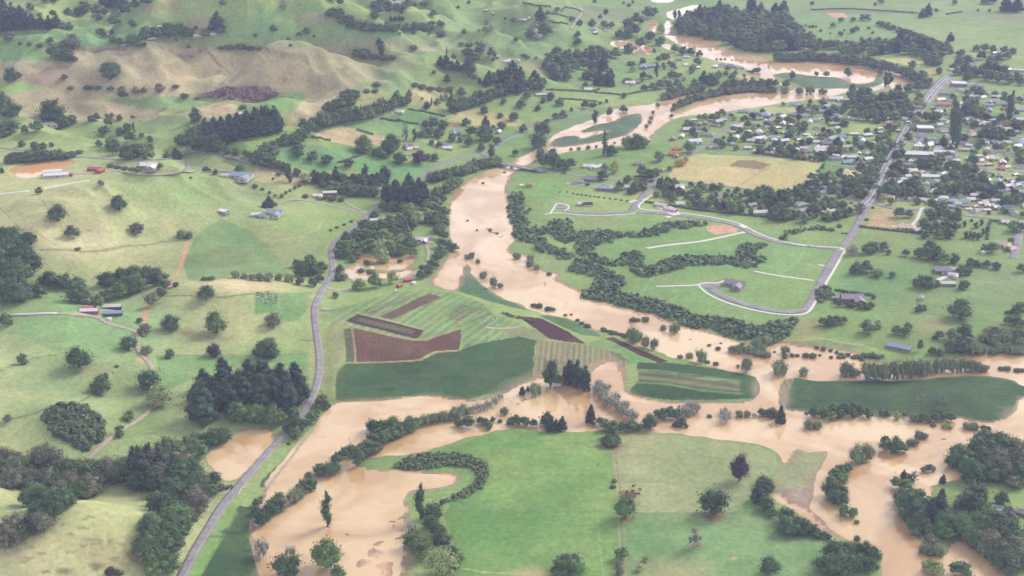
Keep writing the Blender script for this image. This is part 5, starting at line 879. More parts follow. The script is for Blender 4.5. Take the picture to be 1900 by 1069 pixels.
NP += [cz(11, q) for q in ("500,90 560,85 600,60 660,0 830,0 840,30 780,70 820,100 900,110 1050,140 1180,190 1250,215 1320,250 1460,260 1640,290 1700,325 1820,330 1850,300 1900,295 2010,280 2050,285 2020,340 1990,390 1900,450 1740,430 1560,400 1490,360 1440,340 1330,345 1200,300 1090,255 1060,235 900,215 830,185 690,150 580,145 520,120",)]
NP += [cz(8, "180,690 220,655 330,620 450,610 580,640 590,655 450,635 330,645 240,680 230,715 190,715"), cz(8, "0,740 90,735 95,750 0,775"), cz(12, "430,60 520,50 560,110 470,160 440,150")]
planting('native_planting', NP, 3300, 3.4, 3.2, 'leaf_planting')
planting('young_wetland_planting', [cz(14, "990,290 1060,240 1200,205 1400,190 1550,220 1640,270 1655,340 1620,440 1500,510 1360,560 1350,540 1460,480 1560,400 1570,330 1520,300 1400,290 1200,310 1080,325")], 760, 2.2, 2.1, 'leaf_planting', 8)
planting('knoll_scrub', [cz(9, "290,960 330,930 470,875 540,870 620,910 680,950 720,1000 735,1064 720,1110 690,1150 620,1200 560,1190 480,1130 400,1090 330,1020")], 520, 4.2, 2.8, 'leaf_bush', 9)
planting('gorse_scrub', [cz(1, "1400,680 1600,620 1900,625 1900,690 1780,730 1550,690"), cz(2, "0,615 100,645 170,670 0,715")], 500, 5, 2, 'leaf_gorse', 10)

wood(13, "0,330 240,260 480,300 620,340 940,340 1000,400 990,470 820,415 640,500 500,590 420,640 340,740 240,810 140,660 200,500 100,460 0,440", 'RNMRNRM', 25, 36, seed=3)
wood(13, "1000,200 1200,200 1340,230 1430,340 1540,440 1450,540 1350,720 1260,860 1150,1069 1010,1069 1010,900 1040,760 1040,520 1000,420", 'RRMRNR', 27, 38, seed=4)
wood(16, "1360,250 1600,150 1900,160 1960,200 1960,440 1840,460 1760,410 1520,410 1400,310", 'RMNRR', 25, 34, seed=5)
wood(16, "1440,560 1500,500 1600,520 1660,650 1740,660 1820,720 1900,860 1960,1069 1800,1069 1620,920 1470,800 1430,700", 'RRWMN', 26, 36, seed=6)
wood(16, "1060,480 1140,560 1220,540 1340,600 1400,720 1380,790 1230,780 1120,760 1050,640", 'RWMR', 26, 34, seed=7)

def belt(c, s_, kinds, sp=26, w=60, h=75, seed=1):
    P = cz(c, s_); rng = np.random.default_rng(seed+int(P[0, 0])); d = np.concatenate([[0], np.cumsum(np.hypot(*np.diff(P, axis=0).T))]); t_ = 0.
    while t_ < d[-1]:
        x, y = np.interp(t_, d, P[:, 0]), np.interp(t_, d, P[:, 1]); k = .8+.45*rng.random()
        TREES.append((x+rng.normal()*1.2, y+rng.normal()*1.0, w/3.8*k, kinds[rng.integers(len(kinds))], h/3.8*k*(.85+.3*rng.random()))); t_ += sp/3.8*(.7+.6*rng.random())
belt(2, "205,1030 300,1005 395,935", 'RRM'); belt(2, "395,925 560,885 760,850 880,810 1000,765 1115,725", 'RRRN', 24, 62, 85); belt(2, "520,800 620,755 740,695", 'RRM'); belt(2, "1395,795 1500,768 1600,732 1700,692 1815,650", 'RPR', 24, 60, 85); belt(2, "1640,605 1760,575 1890,545", 'PPR', 26, 60, 90); belt(2, "1800,650 1900,640", 'PR', 24, 66, 110)
belt(2, "530,185 660,195 800,220 1000,218 1240,212", 'R', 26, 55, 45); belt(1, "1000,275 1100,262 1250,245 1340,262", 'R', 30, 70, 60); belt(1, "1270,1020 1450,1050 1520,1060", 'R', 30, 80, 80)
belt(3, "1110,705 1250,668 1390,642", 'RNW', 26, 50, 40); belt(3, "1530,612 1700,616 1900,612", 'R', 28, 52, 45); belt(3, "1180,780 1300,718 1450,682 1640,645 1900,652", 'WRN', 24, 46, 38)
belt(4, "160,432 440,425 700,450 900,498 1080,548 1210,615", 'RRN', 24, 62, 55); belt(4, "880,185 1100,248 1360,340", 'RN', 20, 36, 28); belt(6, "390,295 600,315 910,310", 'RPR', 28, 66, 75); belt(6, "560,362 880,398", 'RRM', 30, 80, 65); belt(6, "1250,295 1480,245 1600,195 1730,178", 'RRMW', 28, 72, 65); belt(6, "1290,405 1450,315", 'RM', 30, 76, 65)
belt(6, "0,170 120,190 260,230", 'R', 30, 60, 60); belt(5, "60,160 250,150 480,130", 'RB', 28, 66, 55); belt(8, "170,115 480,150", 'R', 28, 40, 30); belt(4, "1160,840 1080,980 1010,1060", 'RL', 60, 60, 60)
belt(12, "440,480 700,545", 'B', 40, 40, 0); belt(11, "680,355 830,395", 'B', 24, 36, 0); belt(11, "-20,235 200,300", 'B', 24, 28, 0)
CAP = 300; NHOUSE = 60
# ------------------------------------------------------------------ landmarks the labels refer to
LM = [(70,315,"orange farm pond"),(105,328,"long white farm shed"),(182,313,"red barn"),(275,308,"white hilltop farmhouse"),(445,327,"pale blue roofed farmhouse"),(500,397,"grey farmhouse on the hill"),(415,394,"little white hill shed"),(602,363,"long white house above the road"),(338,490,"red clay track"),
 (175,573,"red roofed farm shed"),(210,572,"dark open farm sheds"),(495,556,"black and white herd"),(50,584,"white cover strip"),(215,805,"gravel farm lane"),(135,790,"scrub covered knoll"),(445,840,"brown roadside pond"),(432,912,"white bridge rails"),(130,1010,"pale grassy knoll"),(10,935,"small grassy rise"),(592,650,"winding country road"),
 (785,443,"white house by the river"),(700,500,"flooded orange hollow"),(760,523,"red and white sheds"),(755,640,"ploughed brown field"),(800,690,"dark crop field"),(930,306,"river bridge"),(890,400,"wide brown river"),(880,520,"drowned crop tongue"),(1040,386,"small turning circle"),(1235,388,"white building slab"),
 (1363,524,"purple roofed subdivision house"),(1090,378,"black roofed new house"),(1125,345,"blue grey hip house"),(1095,335,"pale grey hip house"),(1380,318,"dry hay field"),(1415,488,"native gully planting"),(1540,510,"straight subdivision road"),(1585,555,"purple house in its garden"),(1760,503,"big grey farmhouse"),(1685,422,"tan roofed house"),
 (1668,645,"shed-shaped pale blue reflection"),(1710,557,"small blue shed"),(1680,735,"right hand dark crop"),(1290,712,"striped oval crop"),(1050,660,"striped brown field"),(1130,695,"silted crop rows"),(1065,735,"flooded bend"),(830,860,"curved wetland planting"),(1000,920,"bright green paddock"),(1280,900,"olive paddock"),(1485,875,"muddy point"),(1452,922,"narrow side channel"),
 (590,960,"flooded lower pool"),(700,1035,"pink mud bank"),(640,790,"flooded lower channel"),(1560,800,"flooded right channel"),(1625,920,"right hand river arm"),(1855,943,"turquoise swimming pool"),(1790,905,"riverside lawn"),(1895,960,"purple roof at the edge"),(420,1010,"bottom roadside crop"),
 (1230,600,"middle of the main river"),(1420,660,"river narrows"),(1860,660,"right river bend"),(1100,245,"drowned upper island"),(1540,150,"meander crop"),(1320,205,"upper river loop"),(1270,80,"far river reach"),(1190,90,"far flooded pool"),(1240,40,"far flooded fields"),(1690,230,"long main street"),(1614,372,"avenue crossroads"),
 (1355,146,"round sandy arena"),(1650,230,"red roofed town house"),(1720,245,"flat white town store"),(1710,288,"long white town hall"),(1730,330,"white town workshop"),(1860,205,"teal roofed school"),(1560,230,"pale town paddock"),(1440,200,"green riverside paddock"),(1575,327,"cream town villa"),(1495,290,"orange roofed cottage"),(1260,285,"orange roofed villa"),(1280,245,"large white villa"),(1870,110,"far town edge"),(1800,25,"far right plain"),(1600,60,"far tree dotted paddock"),(1700,85,"long diagonal hedge"),
 (1850,445,"right hand orchard"),(1840,340,"eastern town houses"),(1650,460,"pale paddock corner"),(450,240,"dark pine plantation"),(300,220,"green gully paddock"),(90,230,"white house among trees"),(60,140,"purple gorse slope"),(205,130,"heart shaped gully grove"),(120,100,"far clump of grey trees"),(450,150,"tan round hill"),(320,65,"far left farmstead"),(220,75,"far left farmhouse"),(60,45,"far dark forest"),(200,20,"far hilltop grove"),(400,40,"far twin trees"),
 (650,75,"long far tree belt"),(700,100,"tall dark cypress"),(540,60,"far pale pastures"),(740,10,"far white quarry"),(660,20,"far white farm sheds"),(840,115,"dark cypress row"),(900,170,"long shelter belt"),(700,210,"left shelter belt"),(640,250,"tan cattle paddock"),(780,245,"dark homestead trees"),(845,247,"blue roofed homestead"),(925,244,"riverside homestead"),(960,200,"dotted tree paddock"),(1060,120,"dark valley wood"),(1000,65,"far blue roofed farm"),(1200,125,"pale farm villa"),(1110,55,"far lane houses"),(975,170,"white house by the hedge"),(600,280,"three round paddock trees"),(745,350,"tall pine stand"),(550,335,"copper poplar"),(690,430,"riverside woodland"),(555,500,"roadside bush clump"),(250,520,"creekside bush"),(30,490,"big dark gum wood"),(460,720,"big conifer stand"),(290,880,"dark gully pines"),(100,870,"grey gum gully"),(330,1000,"roadside wood")]
LMX = np.array([(a, b_) for a, b_, c in LM])
ORD = "first second third fourth fifth sixth seventh eighth ninth tenth eleventh twelfth thirteenth fourteenth fifteenth sixteenth seventeenth eighteenth nineteenth twentieth".split()
NUM = "zero one two three four five six seven eight nine ten eleven twelve thirteen fourteen fifteen sixteen seventeen eighteen nineteen twenty".split()
PENDING = []     # (object, px, py, noun, category, size)
def settle():
    """give every pending thing a label of its own from its look and the nearest landmark"""
    cells = {}
    for it in PENDING:
        o, x, y, noun, cat, size = it
        d = np.hypot(LMX[:, 0]-x, (LMX[:, 1]-y)*2.0); k = int(np.argmin(d)); dx = x-LM[k][0]; dy = (y-LM[k][1])*2.0
        if d[k] < 7: rel = 'at the'
        elif abs(dx) > abs(dy): rel = 'right of the' if dx > 0 else 'left of the'
        else: rel = 'in front of the' if dy > 0 else 'just beyond the'
        cells.setdefault((noun, rel, LM[k][2]), []).append(it)
    for (noun, rel, lm), its in cells.items():
        parts_ = [('', its)]
        if len(its) > 20:
            its.sort(key=lambda t: t[5]); h = len(its)//2; parts_ = [('smaller ', its[:h]), ('larger ', its[h:])]
        for adj, L in parts_:
            L.sort(key=lambda t: t[1]); n = len(L)
            pl = noun+'s' if not noun.endswith('house with') else noun
            for i, (o, x, y, _, cat, size) in enumerate(L):
                if n == 1: lab = f"{adj}{noun} {rel} {lm}"
                elif n == 2: lab = f"{'left' if i == 0 else 'right'} one of two {adj}{pl} {rel} {lm}"
                elif n <= 20: lab = f"{ORD[i]} from left of {NUM[n]} {adj}{pl} {rel} {lm}"
                else: lab = f"one of many {adj}{pl} {rel} {lm}"
                if len(lab.split()) > 16: lab = lab.replace(' from left of ', ' of ')
                if len(lab.split()) > 16: lab = lab.replace(' in front of the ', ' below the ')
                o['label'] = lab; o['category'] = cat
                if n > 1: o['group'] = f"{adj}{pl} {rel} {lm}"
# ------------------------------------------------------------------ set the trees out
tx = np.array([t[0] for t in TREES]); ty = np.array([t[1] for t in TREES])
GXs, GYs, GZs = ground(tx, ty)
byname = {}
for i, t in enumerate(TREES): byname.setdefault(KIND[t[3]][0], []).append(i)
single = set(); 
for nm, ids in byname.items():
    ids.sort(key=lambda i: -TREES[i][2]*max(TREES[i][2], TREES[i][4])); single |= set(ids[:CAP])
HERO = [(147,665,"large lone spreading tree on the green slope left of the farm lane"),(402,600,"tall bushy lone tree standing in the olive cow pasture"),(494,655,"big dark dome tree beside the winding country road"),(317,606,"wide low lone tree right of the farm lane bend"),(397,658,"round purplish copper tree on the paddock boundary line"),(316,659,"small neat round tree on the paddock line left of the copper tree"),(506,605,"brownish grey bush tree below the cow herd"),
 (222,390,"large broad lone tree in the middle of the pale hill pasture"),(107,410,"leftmost lone tree on the pale hill pasture"),(135,441,"dark lone tree right of the big gum wood on the pasture"),(255,433,"greyish lone tree on the pasture above the clay track"),(607,976,"tall dark poplar standing alone in the flooded lower pool"),(606,1054,"bright green round tree standing in the flood at the bottom"),(781,964,"tall dark poplar beside the curved wetland planting"),(533,1070,"dark round tree cut by the bottom edge in the flooded pool"),
 (1325,953,"broad dark lone tree in the lower olive paddock"),(1372,892,"blue dark upright oval tree near the muddy point"),(1158,961,"dull tree by the fence below the black cattle"),(1289,1017,"thin leafless grey tree in the right green paddock"),(1055,1069,"large dark crown cut by the bottom edge of the bright paddock"),(1428,1064,"round light dark tree at the bottom of the right paddock"),(1782,590,"wide dome tree alone in the far right pasture"),
 (486,985,"pale leafless willow at the left edge of the flooded pool"),(1366,672,"x")]
for i, (px, py, w, code, hp) in enumerate(TREES):
    if i not in single: continue
    nm, cat, noun, var, mat = KIND[code]
    rng = random.Random(i*31+5); near, trk, farm_, hh = VAR[var][rng.randrange(len(VAR[var]))]
    x, y, z = GXs[i], GYs[i], GZs[i]; m_ = mpp(x, y, z); s = w*m_*.5*1.16
    dep = math.atan2(CAMZ-z, math.hypot(x, y)); H = hp*m_/math.cos(dep) if hp else hh*s*(.9+.2*rng.random())
    sc = (s*(.93+.14*rng.random()), s*(.93+.14*rng.random()), H/hh)
    big = w >= 12 or code in 'EGW'
    root = bpy.data.objects.new(nm, None if big else farm_); link(root)
    root.location = (x, y, z-.15); root.scale = sc; root.rotation_euler.z = rng.random()*6.28
    if big:
        root.empty_display_size = .5
        c = bpy.data.objects.new('crown', near); link(c, root); tr = bpy.data.objects.new('trunk', trk); link(tr, root); tgt = c
    else: tgt = root
    tgt.material_slots[0].link = 'OBJECT'; tgt.material_slots[0].material = M[mat]
    hero = [h for h in HERO if abs(h[0]-px) < 7 and abs(h[1]-py) < 8 and h[2] != 'x']
    if hero: tag(root, hero[0][2], cat)
    else: PENDING.append((root, px, py, noun, cat, w))
# beyond the cap: what is left of each kind, far off, as one object
for nm, ids in byname.items():
    rest = [i for i in ids if i not in single]
    if not rest: continue
    cache = {}; Vs = []; Ls = []; Ts = []; cnt = []; nv = 0; mats = []; mi = []
    for i in rest:
        px, py, w, code, hp = TREES[i]; rng = random.Random(i*31+5); _, _, fm, hh = VAR[KIND[code][3]][rng.randrange(len(VAR[KIND[code][3]]))]
        if fm.name not in cache:
            v_ = np.empty(len(fm.vertices)*3, np.float32); fm.vertices.foreach_get('co', v_)
            l_ = np.empty(len(fm.loops), np.int32); fm.loops.foreach_get('vertex_index', l_); c_ = np.empty(len(fm.polygons), np.int32); fm.polygons.foreach_get('loop_total', c_)
            t_ = np.empty(len(v_)//3, np.float32); fm.attributes['tint'].data.foreach_get('value', t_); cache[fm.name] = (v_.reshape(-1, 3), l_, c_, t_)
        v_, l_, c_, t_ = cache[fm.name]; x, y, z = GXs[i], GYs[i], GZs[i]; m_ = mpp(x, y, z); s = w*m_*.5*1.16
        H = hp*m_*1.03 if hp else hh*s; a = rng.random()*6.28; co, si = math.cos(a), math.sin(a)
        Vs.append(np.stack([x+s*(v_[:, 0]*co-v_[:, 1]*si), y+s*(v_[:, 0]*si+v_[:, 1]*co), z-.15+v_[:, 2]*H/hh], 1)); Ls.append(l_+nv); nv += len(v_); cnt.append(c_); Ts.append(t_*(.8+.4*rng.random()))
        mt = M[KIND[code][4]]
        if mt not in mats: mats.append(mt)
        mi.append(np.full(len(c_), mats.index(mt), np.int32))
    L_ = np.concatenate(Ls); c_ = np.concatenate(cnt); V_ = np.concatenate(Vs)
    me = bpy.data.meshes.new(nm+'_mass'); me.vertices.add(len(V_)); me.vertices.foreach_set('co', V_.astype(np.float32).ravel()); me.loops.add(len(L_)); me.loops.foreach_set('vertex_index', L_.astype(np.int32))
    me.polygons.add(len(c_)); me.polygons.foreach_set('loop_start', np.concatenate([[0], np.cumsum(c_)[:-1]]).astype(np.int32)); me.update(calc_edges=True)
    for mt in mats: me.materials.append(mt)
    me.polygons.foreach_set('material_index', np.concatenate(mi)); a_ = me.attributes.new('tint', 'FLOAT', 'POINT'); a_.data.foreach_set('value', np.concatenate(Ts).astype(np.float32))
    tag(obj('distant_woodland' if nm != 'shrub' else 'distant_scrub', me), kind='stuff')
# ------------------------------------------------------------------ hedges
def hedge(c, s, w=2.2, h=2.4, label=None):
    P = cz(c, s); q = path_world(P, 1.6, 1); z = np.maximum(height(q[:, 0], q[:, 1]), 0)
    rng = np.random.default_rng(int(P[0, 0]*7)); n = len(q); Pp = []; Nn = []
    for k in range(n):
        m_ = 12; d = rng.normal(size=(m_, 3)); d /= np.linalg.norm(d, axis=1)[:, None]; d[:, 2] = np.abs(d[:, 2])
        hk = h*(.75+.5*rng.random()); Pp.append(np.array([q[k, 0], q[k, 1], z[k]+.2])+d*np.array([w*.6, w*.6, hk])); Nn.append(d+np.array([0, 0, .2]))
    V, Fq = quads(np.concatenate(Pp), np.concatenate(Nn), .75, rng)
    me = mesh('hedge', V, Fq, M['leaf_dark']); a_ = me.attributes.new('tint', 'FLOAT', 'POINT'); a_.data.foreach_set('value', np.repeat(.75+.5*rng.random(len(V)//4), 4).astype(np.float32))
    o = obj('hedge', me); mid = P[len(P)//2]; PENDING.append((o, P[:, 0].mean(), P[:, 1].mean(), 'clipped dark hedge', 'hedge', len(q)))
for c, s in [(2,"1095,775 1220,795 1350,822"),(2,"900,840 1030,858 1165,878"),(2,"410,965 480,982 540,992"),(2,"735,918 790,935 840,950"),(3,"280,635 450,640 600,652"),(3,"605,648 655,632"),(3,"620,655 720,662 810,672"),(3,"830,672 890,660 945,650"),(3,"370,700 500,705 635,720"),(6,"600,160 650,152 700,130 775,100"),
   (7,"980,440 1150,465 1340,495 1600,525 1900,552"),(8,"0,95 80,105 170,118"),(8,"745,615 900,632 1050,650 1180,662"),(8,"430,255 460,210 490,170"),(12,"570,75 700,92 840,112"),(8,"1640,700 1650,630 1662,572"),(8,"1665,572 1740,580 1820,588"),(4,"400,72 640,62 900,78 1150,95"),(4,"1350,105 1460,85"),(3,"280,95 360,105 450,128"),(3,"300,150 350,165 430,172"),(3,"80,28 250,45 470,60 540,90"),(7,"910,260 960,262 1030,268")]: hedge(c, s)
for c, s in [(7,"1480,880 1600,905 1740,925")]: pass
# ------------------------------------------------------------------ buildings
for k_, c_, r_ in [('roof_white', (230,225,226), .5), ('roof_grey', (140,138,146), .6), ('roof_blue', (150,164,184), .5), ('roof_red', (190,108,102), .6), ('roof_orange', (206,124,88), .7), ('roof_teal', (140,176,176), .6), ('roof_tan', (206,184,160), .7), ('roof_black', (54,56,66), .5), ('roof_purple', (150,142,154), .6), ('roof_cream', (220,208,164), .6), ('roof_rust', (170,110,90), .7),
   ('wall_white', (214,208,200), .8), ('wall_cream', (204,190,166), .8), ('wall_brick', (150,108,92), .9), ('wall_grey', (150,148,146), .8), ('wall_red', (156,92,86), .7), ('wall_dark', (70,66,66), .8)]:
    M[k_] = simple(k_.replace('_', ' '), lin(c_)*.8, r_, .07, .6, .3, 0, .06)
M['glass'] = simple('window glass', (.03, .04, .05), .12, .05, 1, .5); M['frame'] = simple('window frame', (.7, .7, .68), .6, .04); M['door'] = simple('door paint', (.16, .11, .09), .6, .1); M['steel'] = simple('galvanised steel', (.5, .52, .54), .45, .08, 1, .4, .4); M['black'] = simple('tyre rubber', (.02, .02, .02), .8, .1); M['timber'] = simple('weathered timber', (.24, .2, .16), .9, .2)
RC = {'W': ('roof_white', 'white'), 'G': ('roof_grey', 'grey'), 'B': ('roof_blue', 'blue grey'), 'R': ('roof_red', 'red'), 'O': ('roof_orange', 'orange'), 'T': ('roof_teal', 'teal'), 'P': ('roof_tan', 'tan'), 'K': ('roof_black', 'black'), 'U': ('roof_purple', 'purplish'), 'Y': ('roof_cream', 'cream'), 'S': ('roof_rust', 'rusty')}
def box(x0, x1, y0, y1, z0, z1):
    V = [(x0,y0,z0),(x1,y0,z0),(x1,y1,z0),(x0,y1,z0),(x0,y0,z1),(x1,y0,z1),(x1,y1,z1),(x0,y1,z1)]
    return V, [(0,3,2,1),(4,5,6,7),(0,1,5,4),(1,2,6,5),(2,3,7,6),(3,0,4,7)]
def joinm(parts):
    V = []; Fc = []
    for v, f in parts: Fc += [tuple(i+len(V) for i in q) for q in f]; V += list(v)
    return V, Fc
def gable_wall(L, D, h, rise, axis='x'):
    V = [(-L/2,-D/2,-.6),(L/2,-D/2,-.6),(L/2,D/2,-.6),(-L/2,D/2,-.6),(-L/2,-D/2,h),(L/2,-D/2,h),(L/2,D/2,h),(-L/2,D/2,h),(-L/2,0,h+rise),(L/2,0,h+rise)]
    return V, [(0,1,5,4),(2,3,7,6),(1,2,6,9,5),(3,0,4,8,7),(0,3,2,1)]
def gable_roof(L, D, h, rise, o=.5, th=.18):
    Lx = L/2+o; Dy = D/2+o; ze = h-rise*o/(D/2)+.06; zr = h+rise+.06
    V = [(-Lx,-Dy,ze),(Lx,-Dy,ze),(Lx,0,zr),(-Lx,0,zr),(Lx,Dy,ze),(-Lx,Dy,ze)]; V += [(x,y,z+th) for x,y,z in V]
    return V, [(0,3,2,1),(3,5,4,2),(6,7,8,9),(9,8,10,11),(0,1,7,6),(4,5,11,10),(1,2,8,7),(2,4,10,8),(3,0,6,9),(5,3,9,11)]
def hip_roof(L, D, h, rise, o=.6, th=.16):
    Lx = L/2+o; Dy = D/2+o; ze = h-.02; rx = max(L/2-D/2, .3); zr = h+rise
    V = [(-Lx,-Dy,ze),(Lx,-Dy,ze),(Lx,Dy,ze),(-Lx,Dy,ze),(-Lx,-Dy,ze+th),(Lx,-Dy,ze+th),(Lx,Dy,ze+th),(-Lx,Dy,ze+th),(-rx,0,zr),(rx,0,zr)]
    return V, [(0,3,2,1),(0,1,5,4),(1,2,6,5),(2,3,7,6),(3,0,4,7),(4,5,9,8),(6,7,8,9),(5,6,9),(7,4,8)]
def shift(m_, dx=0, dy=0, dz=0, rot=0):
    c, s = math.cos(rot), math.sin(rot); return [(x*c-y*s+dx, x*s+y*c+dy, z+dz) for x, y, z in m_[0]], m_[1]
def pane(x, y, z, w, h, side):
    """a framed window on a wall facing side (0 -y, 1 +x, 2 +y, 3 -x): frame and glass boxes"""
    t_ = .07
    if side in (0, 2):
        s = -1 if side == 0 else 1; a, b2 = sorted((y, y+s*t_)); a2, b3 = sorted((y+s*t_, y+s*(t_+.02)))
        return box(x-w/2, x+w/2, a, b2, z, z+h), box(x-w/2+.09, x+w/2-.09, a2, b3, z+.09, z+h-.09)
    s = 1 if side == 1 else -1; a, b2 = sorted((x, x+s*t_)); a2, b3 = sorted((x+s*t_, x+s*(t_+.02)))
    return box(a, b2, y-w/2, y+w/2, z, z+h), box(a2, b3, y-w/2+.09, y+w/2-.09, z+.09, z+h-.09)
PROTO = {}
def proto(key, wall, roof, wins, door=None, extra=()):
    P = [('wall', mesh('wall', *joinm(wall)), 'wall'), ('roof', mesh('roof', *joinm(roof)), 'roof')]
    for w in wins:
        fr, gl = pane(*w); P.append(('window', mesh('window', *fr), 'frame', mesh('pane', *gl)))
    if door: P.append(('door', mesh('door', *door), 'door'))
    for n_, m_, role in extra: P.append((n_, mesh(n_, *m_), role))
    for p_ in P:
        p_[1].materials.append(M['frame'])
        if len(p_) > 3: p_[3].materials.append(M['glass'])
    PROTO[key] = P
ch = ('chimney', joinm([box(-2.3,-1.5,-.4,.4,3.2,5.6)]), 'brick')
proto('h', [box(-8,8,-5,5,-.6,2.6)], [hip_roof(16,10,2.6,2.6)], [(-5,-5,.9,1.8,1.2,0),(-1.5,-5,.6,2.6,1.6,0),(5,-5,.9,2,1.2,0),(8,0,.9,1.8,1.2,1),(-4,5,.9,1.8,1.2,2),(3,5,.6,2.6,1.6,2),(-8,1,.9,1.6,1.2,3)], box(1.6,2.6,-5.06,-5.002,0,2.1), [ch])
proto('g', [gable_wall(15,8.5,2.7,2.4)], [gable_roof(15,8.5,2.7,2.4)], [(-4.5,-4.25,.9,1.8,1.2,0),(4.5,-4.25,.7,2.2,1.4,0),(7.5,0,.9,1.6,1.2,1),(-4,4.25,.9,1.8,1.2,2),(3.5,4.25,.9,1.8,1.2,2),(-7.5,0,.9,1.4,1.2,3)], box(-.5,.5,-4.31,-4.252,0,2.1), [ch])
proto('l', [gable_wall(16,8,2.7,2.2), shift(gable_wall(9,7,2.7,1.9), 4.2, -6.5, 0, math.pi/2)], [gable_roof(16,8,2.7,2.2), shift(gable_roof(8,7,2.7,1.9), 4.2, -7.2, -.03, math.pi/2)], [(-5,-4,.8,2,1.3,0),(4.2,-11,.8,2.4,1.3,0),(8,0,.9,1.6,1.2,1),(.7,-7,.9,1.4,1.2,3),(-4,4,.9,1.8,1.2,2),(3,4,.9,1.8,1.2,2),(-8,0,.9,1.6,1.2,3)], box(-1.7,-.7,-4.06,-4.002,0,2.1), [ch])
proto('n', [gable_wall(30,10,3.4,2.0)], [gable_roof(30,10,3.4,2.0)], [(-12+4*k,-5,1.1,2.2,1.4,0) for k in range(4)]+[(4+4*k,-5,1.1,2.2,1.4,0) for k in range(3)]+[(-10+6.5*k,5,1.1,2.2,1.4,2) for k in range(4)], box(.6,2,-5.06,-5.002,0,2.3))
proto('s', [gable_wall(10,7,3.0,1.1)], [gable_roof(10,7,3.0,1.1,.3,.1)], [(5,0,1.2,1.2,.9,1)], box(-2.2,2.2,-3.56,-3.502,0,2.6))
proto('f', [box(-10,10,-7,7,-.6,4.2)], [joinm([box(-10.3,10.3,-7.3,7.3,4.2,4.45), box(-10.3,10.3,-7.3,-7.1,4.45,4.8), box(-10.3,10.3,7.1,7.3,4.45,4.8), box(-10.3,-10.1,-7.1,7.1,4.45,4.8), box(10.1,10.3,-7.1,7.1,4.45,4.8)])], [(-7,-7,.8,3,1.8,0),(-2,-7,.8,3,1.8,0),(7,-7,.8,3,1.8,0)], box(2,3.6,-7.06,-7.002,0,2.3))
LEN = dict(h=16, g=15, l=16, n=30, s=10, f=20)
WALLS = ['wall_white', 'wall_cream', 'wall_brick', 'wall_grey']
NOUN = dict(h='hip roofed house', g='gabled house', l='house with a wing', n='long gabled building', s='small gabled shed', f='flat roofed store')
def building(px, py, wpx, col, ty, rot, name=None, wall=None, label=None, zoff=0):
    X, Y, Z = ground(px, py); x, y, z = X[0], Y[0], Z[0]; L = wpx*float(mpp(x, y, z)); s = min(max(L/LEN[ty], .55), 1.7)
    nm = name or {'s': 'shed', 'n': 'long_building', 'f': 'shop_building'}.get(ty, 'house')
    root = bpy.data.objects.new(nm, None); link(root); root.location = (x, y, z+zoff+.1); root.scale = (s, s, min(max(s, .85), 1.3)); root.rotation_euler.z = rad(rot)
    rng = random.Random(int(px*13+py)); wm = wall or rng.choice(WALLS)
    role = dict(wall=M[wm], roof=M[RC[col][0]], frame=M['frame'], door=M['door'], brick=M['wall_brick'])
    for p_ in PROTO[ty]:
        if wpx < 12 and p_[0] not in ('wall', 'roof'): continue
        if wpx < 20 and p_[0] in ('chimney', 'door'): continue
        o = bpy.data.objects.new(p_[0], p_[1]); link(o, root); o.material_slots[0].link = 'OBJECT'; o.material_slots[0].material = role[p_[2]]
        if len(p_) > 3 and wpx >= 20: link(bpy.data.objects.new('pane', p_[3]), o)
    cat = {'s': 'shed', 'n': 'building', 'f': 'shop'}.get(ty, 'house')
    if label: tag(root, label, cat)
    else: PENDING.append((root, px, py, RC[col][1]+' '+NOUN[ty].replace('hip roofed ', 'roofed hip ').replace('house with a wing', 'roofed wing house').replace('gabled house', 'roofed gable house'), cat, wpx))
    return root
def H(c, s):
    for e in s.split():
        f = e.split(','); x, y, w = float(f[0]), float(f[1]), float(f[2]); col = f[3] if len(f) > 3 else random.choice('WWGB')
        rng = random.Random(int(x*7+y*3)); ty = f[4] if len(f) > 4 else rng.choice('hgl'); rot = float(f[5]) if len(f) > 5 else rng.choice([0, 90, 20, -15, 75, 30])
        building(CROP[c][0]+x/3.8, CROP[c][1]+y/3.8, w/3.8*1.16, col, ty, rot)
for c_, s_ in HOUSES: H(c_, s_)
EXTRA_H.sort(key=lambda t: -t[2]*(t[1]+300))
for a, b_, w, c_ in EXTRA_H[:NHOUSE]:
    r_ = random.Random(int(a*7+b_*13)); building(a, b_, w, c_, r_.choice('hhglglg'), r_.choice([0, 90, 15, -12, 75, 40]))
# the smallest of the town's roofs, past the three hundred that show largest
MV, MF, MI, MM = [], [], [], []
for a, b_, w, c_ in EXTRA_H[NHOUSE:]:
    r_ = random.Random(int(a*7+b_*13)); ty = r_.choice('hgl'); X, Y, Z = ground(a, b_); s_ = min(max(w*float(mpp(X[0], Y[0], Z[0]))/LEN[ty], .55), 1.5); an = rad(r_.choice([0, 90, 15, -12, 75, 40])); co, si = math.cos(an), math.sin(an)
    for p_ in PROTO[ty][:2]:
        mt = M[RC[c_][0]] if p_[0] == 'roof' else M[r_.choice(WALLS)]
        if mt not in MM: MM.append(mt)
        n0 = len(MV)
        for v_ in p_[1].vertices: x, y, z = v_.co*s_; MV.append((X[0]+x*co-y*si, Y[0]+x*si+y*co, Z[0]+z+.1))
        for f_ in p_[1].polygons: MF.append([n0+i for i in f_.vertices]); MI.append(MM.index(mt))
if MV:
    me = mesh('distant_town_roofs', MV, MF)
    for mt in MM: me.materials.append(mt)
    me.polygons.foreach_set('material_index', np.array(MI, np.int32)); tag(obj('distant_town_roofs', me), kind='stuff')
building(1683, 425, 30, 'P', 'h', -8, wall='wall_cream', label="tan hip roofed house beside the long hedge and dry paddock")
